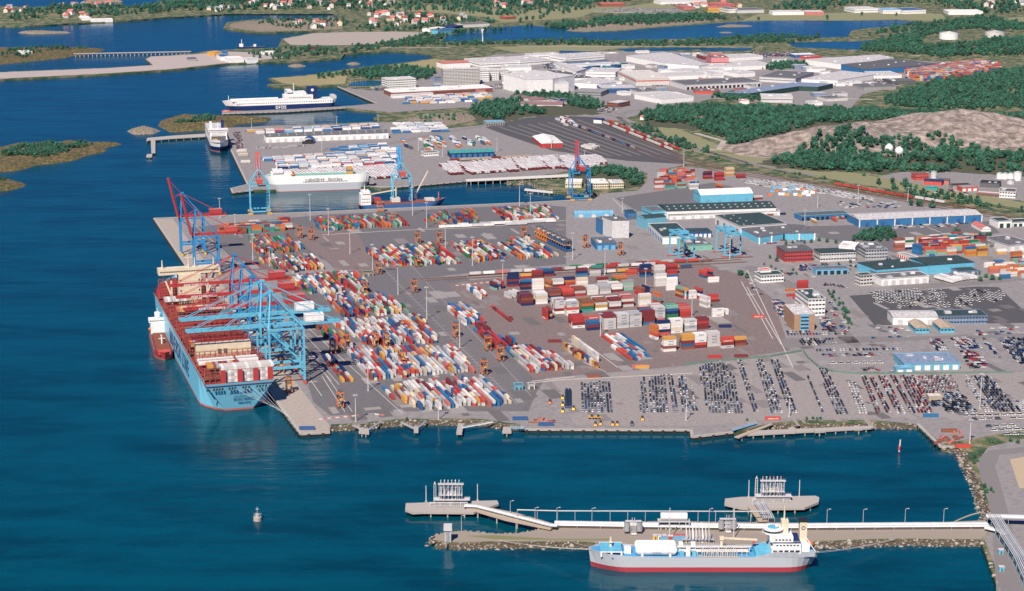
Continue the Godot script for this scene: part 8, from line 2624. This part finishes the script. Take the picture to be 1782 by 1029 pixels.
	# machines and scrap on the old quay
	for i in 9:
		var q: Array = [[979, 694, 182, "first yellow tractor of the left file"], [979, 706, 182, "second yellow tractor of the left file"], [979, 717, 182, "third yellow tractor of the left file"], [998, 713, 182, "yellow dumper right of the tractors"], [1030, 729, 90, "amber wheel loader behind the old quay"], [1041, 729, 90, "second amber wheel loader behind the old quay"], [1036, 741, 182, "yellow truck near the quay edge, left"], [1045, 739, 182, "yellow truck near the quay edge, right"], [1118, 731, 182, "amber truck alone on the old quay"]][i]
		machine(q[3], gp(q[0], q[1], 0.12), q[2], "amber" if i > 3 else "yellow")
	for i in 4:
		machine(["amber roller on the old quay, left", "amber roller on the old quay, right", "dark small loader on the old quay", "orange crane truck beside the scrap"][i], gp([1066, 1074, 1100, 957][i], [740, 740, 740, 702][i], 0.12), 182, ["amber", "amber", "darkgrey", "orange"][i])
	for i in 14:
		var m2 := "navy tractor unit %s in the dark file beside the yellow ones" % nth(i)
		machine(m2, gp(986 + (i % 2) * 5.5, 683 + (i / 2) * 4.2, 0.12), 182, "navy")
	for a in [["blue container lying on the old quay by the red scrap", 950, 741, "blue"], ["blue container on the stone bank edge", 905, 731, "blue"], ["bright blue container at the rusty pier", 1620, 726, "cobalt"], ["blue container shed on the pier corner", 534, 748, "blue"], ["red bin on the rusty pier", 1676, 779, "signalred"], ["rusty steel pontoon on the pier", 1652, 752, "rust"], ["red trailer lying before the car storage", 1345, 731, "signalred"], ["dark flatbed wagon on the pale strip", 1034, 657, "brick"], ["single red container on the open lanes", 965, 596, "maroon"], ["red container at the corner of the lower yard", 1112, 640, "salmon"], ["amber container at the corner of the lower yard", 1118, 641, "amber"], ["red flat at the end of the gravel yard", 1244, 623, "red"], ["long maroon container at the end of the gravel yard", 1290, 622, "maroon"], ["dark reach stacker load on the gravel yard", 1262, 570, "navy"], ["red container on a lorry at the gate lanes", 1320, 553, "signalred"]]:
		container(gp(a[1], a[2], 0.14), 88, 12.19, a[3], a[0], true, "loose containers")
	for k in 26:
		var a := Vector2(930 + k * 3.6, rng.randf_range(731, 739))
		if k > 9:
			a = Vector2(1630 + (k - 10) * 2.8, rng.randf_range(752, 774))
		m = MB.new()
		var s := rng.randf_range(1.2, 5.5)
		m.box(-s, s, 0, rng.randf_range(0.6, 1.6), -0.8, 0.8)
		var c := pick("rust salmon rust orange brick")
		var o := solo(m, "steel_scrap", mat(c, 0.8), "rusty steel piece, %s from left on the %s" % [nth(k if k <= 9 else k - 10), "old quay beside the blue container" if k <= 9 else "rusty pier"], "scrap", "steel scrap")
		o.position = gp(a.x, a.y, 0.16)
		o.rotation.y = rng.randf() * PI
	for i in 22:
		var p := gp(1340 + i * 3.7, rng.randf_range(326, 342), 0.15)
		var bx2 := MB.new()
		bx2.box(-3, 3, 0, 2.8, -2.2, 2.2)
		var c := pick("skyblue skyblue white orange white amber")
		solo(bx2, "tarpaulin_stack", mat(c, 0.8), "%s covered stack, %s from left, on the yard beside the arched shed" % [box_words.get(c, "light blue"), nth(i)], "stack", "covered stacks beside the arched shed").position = p
	trains()
	bridge_and_turbine()
func machine(label: String, p: Vector3, bearing: float, col: String) -> void:
	if not meshes.has("machine"):
		var b := MB.new()
		b.box(-2.8, 2.0, 0.9, 1.8, -1.2, 1.2)
		b.box(-2.8, -1.0, 1.8, 2.6, -1.1, 1.1)
		b.hexa([Vector3(2.02, 0.5, -1.3), Vector3(3.6, 0.5, -1.3), Vector3(3.6, 0.5, 1.3), Vector3(2.02, 0.5, 1.3), Vector3(2.02, 1.7, -1.2), Vector3(2.6, 1.5, -1.2), Vector3(2.6, 1.5, 1.2), Vector3(2.02, 1.7, 1.2)])
		var c := MB.new()
		c.box(-0.98, 0.9, 1.82, 3.3, -0.9, 0.9)
		var w := MB.new()
		w.tube(Vector3(0, 0, -0.3), Vector3(0, 0, 0.3), 0.75, 0.75, 10)
		meshes["machine"] = [b.mesh(), c.mesh(), w.mesh()]
	var t := thing("work_vehicle", label, "work vehicle", p, bearing)
	part(meshes["machine"][0], "body", mat(col, 0.5), t)
	part(meshes["machine"][1], "cab", mat("glass", 0.2, 0, ""), t)
	for x in [-1.9, 1.4]:
		for z in [-1.2, 1.2]:
			part(meshes["machine"][2], "wheel", mat("black", 0.8, 0, ""), t).position = Vector3(x, 0.75, z)
func wagons(line: String, cols: String, name_of: String, loaded: bool, gap := 14.6) -> void:
	var ps := line3(line, 0.2)
	var c := cols.split(" ")
	if not meshes.has("wagon"):
		var b := MB.new()
		b.box(-6.9, 6.9, 0.9, 1.25, -1.3, 1.3)
		var g := MB.new()
		for x in [-5.4, -3.8]:
			g.tube(Vector3(x, 0.48, -0.9), Vector3(x, 0.48, 0.9), 0.47, 0.47, 8)
		g.box(-5.9, -3.3, 0.4, 0.85, -1.0, 1.0)
		var f := MB.new()
		f.box(-6.8, 6.8, 1.26, 3.9, -1.25, 1.25)
		f.box(-6.6, 6.6, 3.9, 4.15, -0.9, 0.9)
		meshes["wagon"] = [b.mesh(), g.mesh(), f.mesh()]
	var i := 0
	for k in ps.size() - 1:
		var d := ps[k + 1] - ps[k]
		var n := int(d.length() / gap)
		for j in n:
			var p := ps[k] + d * ((j + 0.5) / n)
			var be := rad_to_deg(atan2(d.x, -d.z))
			var col := c[i % c.size()]
			i += 1
			var t := thing("rail_wagon", "%s wagon of %s" % [nth(i - 1), name_of], "rail wagon", p, be, "wagons of " + name_of)
			part(meshes["wagon"][0], "frame", mat("rust", 0.8), t)
			for s in 2:
				part(meshes["wagon"][1], "bogie", mat("black", 0.8, 0, ""), t).rotation.y = PI * s
			if col == "x":
				continue
			if loaded:
				container(p + Vector3(0, 1.3, 0), be, 12.19, col, "%s container on the %s wagon of %s" % [box_words[col], nth(i - 1), name_of], true, "containers on " + name_of)
			else:
				part(meshes["wagon"][2], "body", mat(col, 0.6), t)
func tracks(lines: Array) -> void:
	ribbon("ballast", lines, 5.0, mat_of("ballast", Color(0.13, 0.105, 0.095), 30), 0.17)
	for l in lines:
		var ps := line3(l)
		var t := thing("railway_track", "railway track with two steel rails on dark ballast, line from %s" % l.split(" ")[0].left(4), "railway track")
		for s in [-0.72, 0.72]:
			var m := MB.new()
			for i in ps.size() - 1:
				var e: Vector3 = (ps[i + 1] - ps[i]).normalized().cross(Vector3.UP) * s
				m.bar(ps[i] + e + Vector3(0, 0.27, 0), ps[i + 1] + e + Vector3(0, 0.27, 0), 0.14, 0.16)
			part(m, "rail", mat("rust", 0.5), t)
func trains() -> void:
	tracks(["730 486 1290 452", "740 489 1300 456", "815 480 1310 447"])
	tracks(["1045 206 1200 276 1300 300 1480 327 1800 384", "1040 208 1195 280 1300 303 1480 330 1800 388", "985 207 1150 270 1300 306 1480 333 1800 392", "975 208 1140 274 1300 309"])
	for t in get_children():
		if t.name.begins_with("railway_track"):
			var i := int(str(t.name).right(3)) if str(t.name).length() > 13 else 0
			t.set_meta("label", "railway track, %s from the front %s" % [nth(i % 3 if i < 3 else (i - 3)), "behind the container stacks" if i < 3 else "of the main line past the rail terminal"])
	wagons("815 480 1165 461", "lightgrey white salmon lightgrey white cobalt maroon lightgrey white teal red lightgrey white lightgrey signalred x x x x", "the front container train", true)
	wagons("990 468 1240 454", "green lightgrey green red x maroon signalred lightgrey red signalred x x x", "the container train behind the front one", true)
	wagons("1028 478 1205 466", "blue white amber maroon amber lightgrey amber", "the short train at the stacks", true)
	wagons("1452 322 1590 346", "signalred signalred red signalred signalred red signalred red red signalred cobalt signalred", "the long red train", true)
	wagons("1592 346 1700 364", "lightgrey lightgrey lightgrey x x x", "the grey wagons behind the red train", false)
	wagons("1050 215 1170 263", "offwhite offwhite red offwhite offwhite", "the pale train in the rail terminal", false)
	wagons("1060 213 1182 262", "red signalred offwhite red salmon", "the red wagons in the rail terminal", false)
	wagons("985 213 1110 262", "navy darkgrey cobalt x navy grey x", "the dark wagons in the rail terminal", false)
	wagons("782 281 926 274", "maroon sand sand sand", "the cream wagon train on the ferry dock", false)
func bridge_and_turbine() -> void:
	var t := thing("bridge", "long low white bridge on many piers across the strait", "bridge")
	var a := gp(128, 94.5, 2)
	var b := gp(332, 90.5, 2)
	var m := MB.new()
	m.bar(a + Vector3(0, 1, 0), b + Vector3(0, 1, 0), 9, 1.4)
	part(m, "deck", mat("concrete", 0.8), t)
	for i in 28:
		var p := a.lerp(b, (i + 0.5) / 28.0)
		m = MB.new()
		m.box(p.x - 1.0, p.x + 1.0, -5, 2.2, p.z - 3, p.z + 3)
		part(m, "pier", mat("concrete", 0.8), t)
	t = thing("wind_turbine", "white wind turbine in the shrubs before the lake", "wind turbine", gp(840, 78, 0))
	m = MB.new()
	m.tube(Vector3.ZERO, Vector3(0, 33, 0), 1.5, 0.9, 12)
	part(m, "tower", mat("white", 0.5), t)
	m = MB.new()
	m.box(-1.6, 3.0, 33.0, 35.4, -1.3, 1.3)
	part(m, "nacelle", mat("white", 0.5), t)
	for i in 3:
		m = MB.new()
		var d := Vector3(0.1, cos(TAU * i / 3 + 0.5), sin(TAU * i / 3 + 0.5) * 1.0)
		m.tube(Vector3(-2.0, 34.2, 0), Vector3(-2.0, 34.2, 0) + d * 14, 0.8, 0.2, 6)
		part(m, "blade", mat("white", 0.5), t)
	pier_deck("pontoon_pier", "thin pier with mooring head left of the white bow-on ship", "254 246 256 240 300 236 366 232 366 237 300 241 262 244", 1.0, "concrete", 10, 0.6)
	pier_deck("pontoon_pier", "short pier arm pointing at the viewer left of the ferry quay", "262 244 270 244 270 266 263 266", 1.0, "concrete", 8, 0.6)
	pier_deck("dolphin", "small dolphin at the tip of the pier arm", "254 272 264 272 265 268 256 268", 2, "concrete", 4, 0.6)
	pier_deck("pontoon_pier", "small white jetty at the end of the inner dock", "912 331 962 336 962 333 914 328", 0.8, "offwhite", 8, 0.4)
	pier_deck("link_span", "white ferry link bridge on the north side of the inner dock", "810 312 990 303 992 307 812 315.5", 0.8, "offwhite", 10, 3.0)
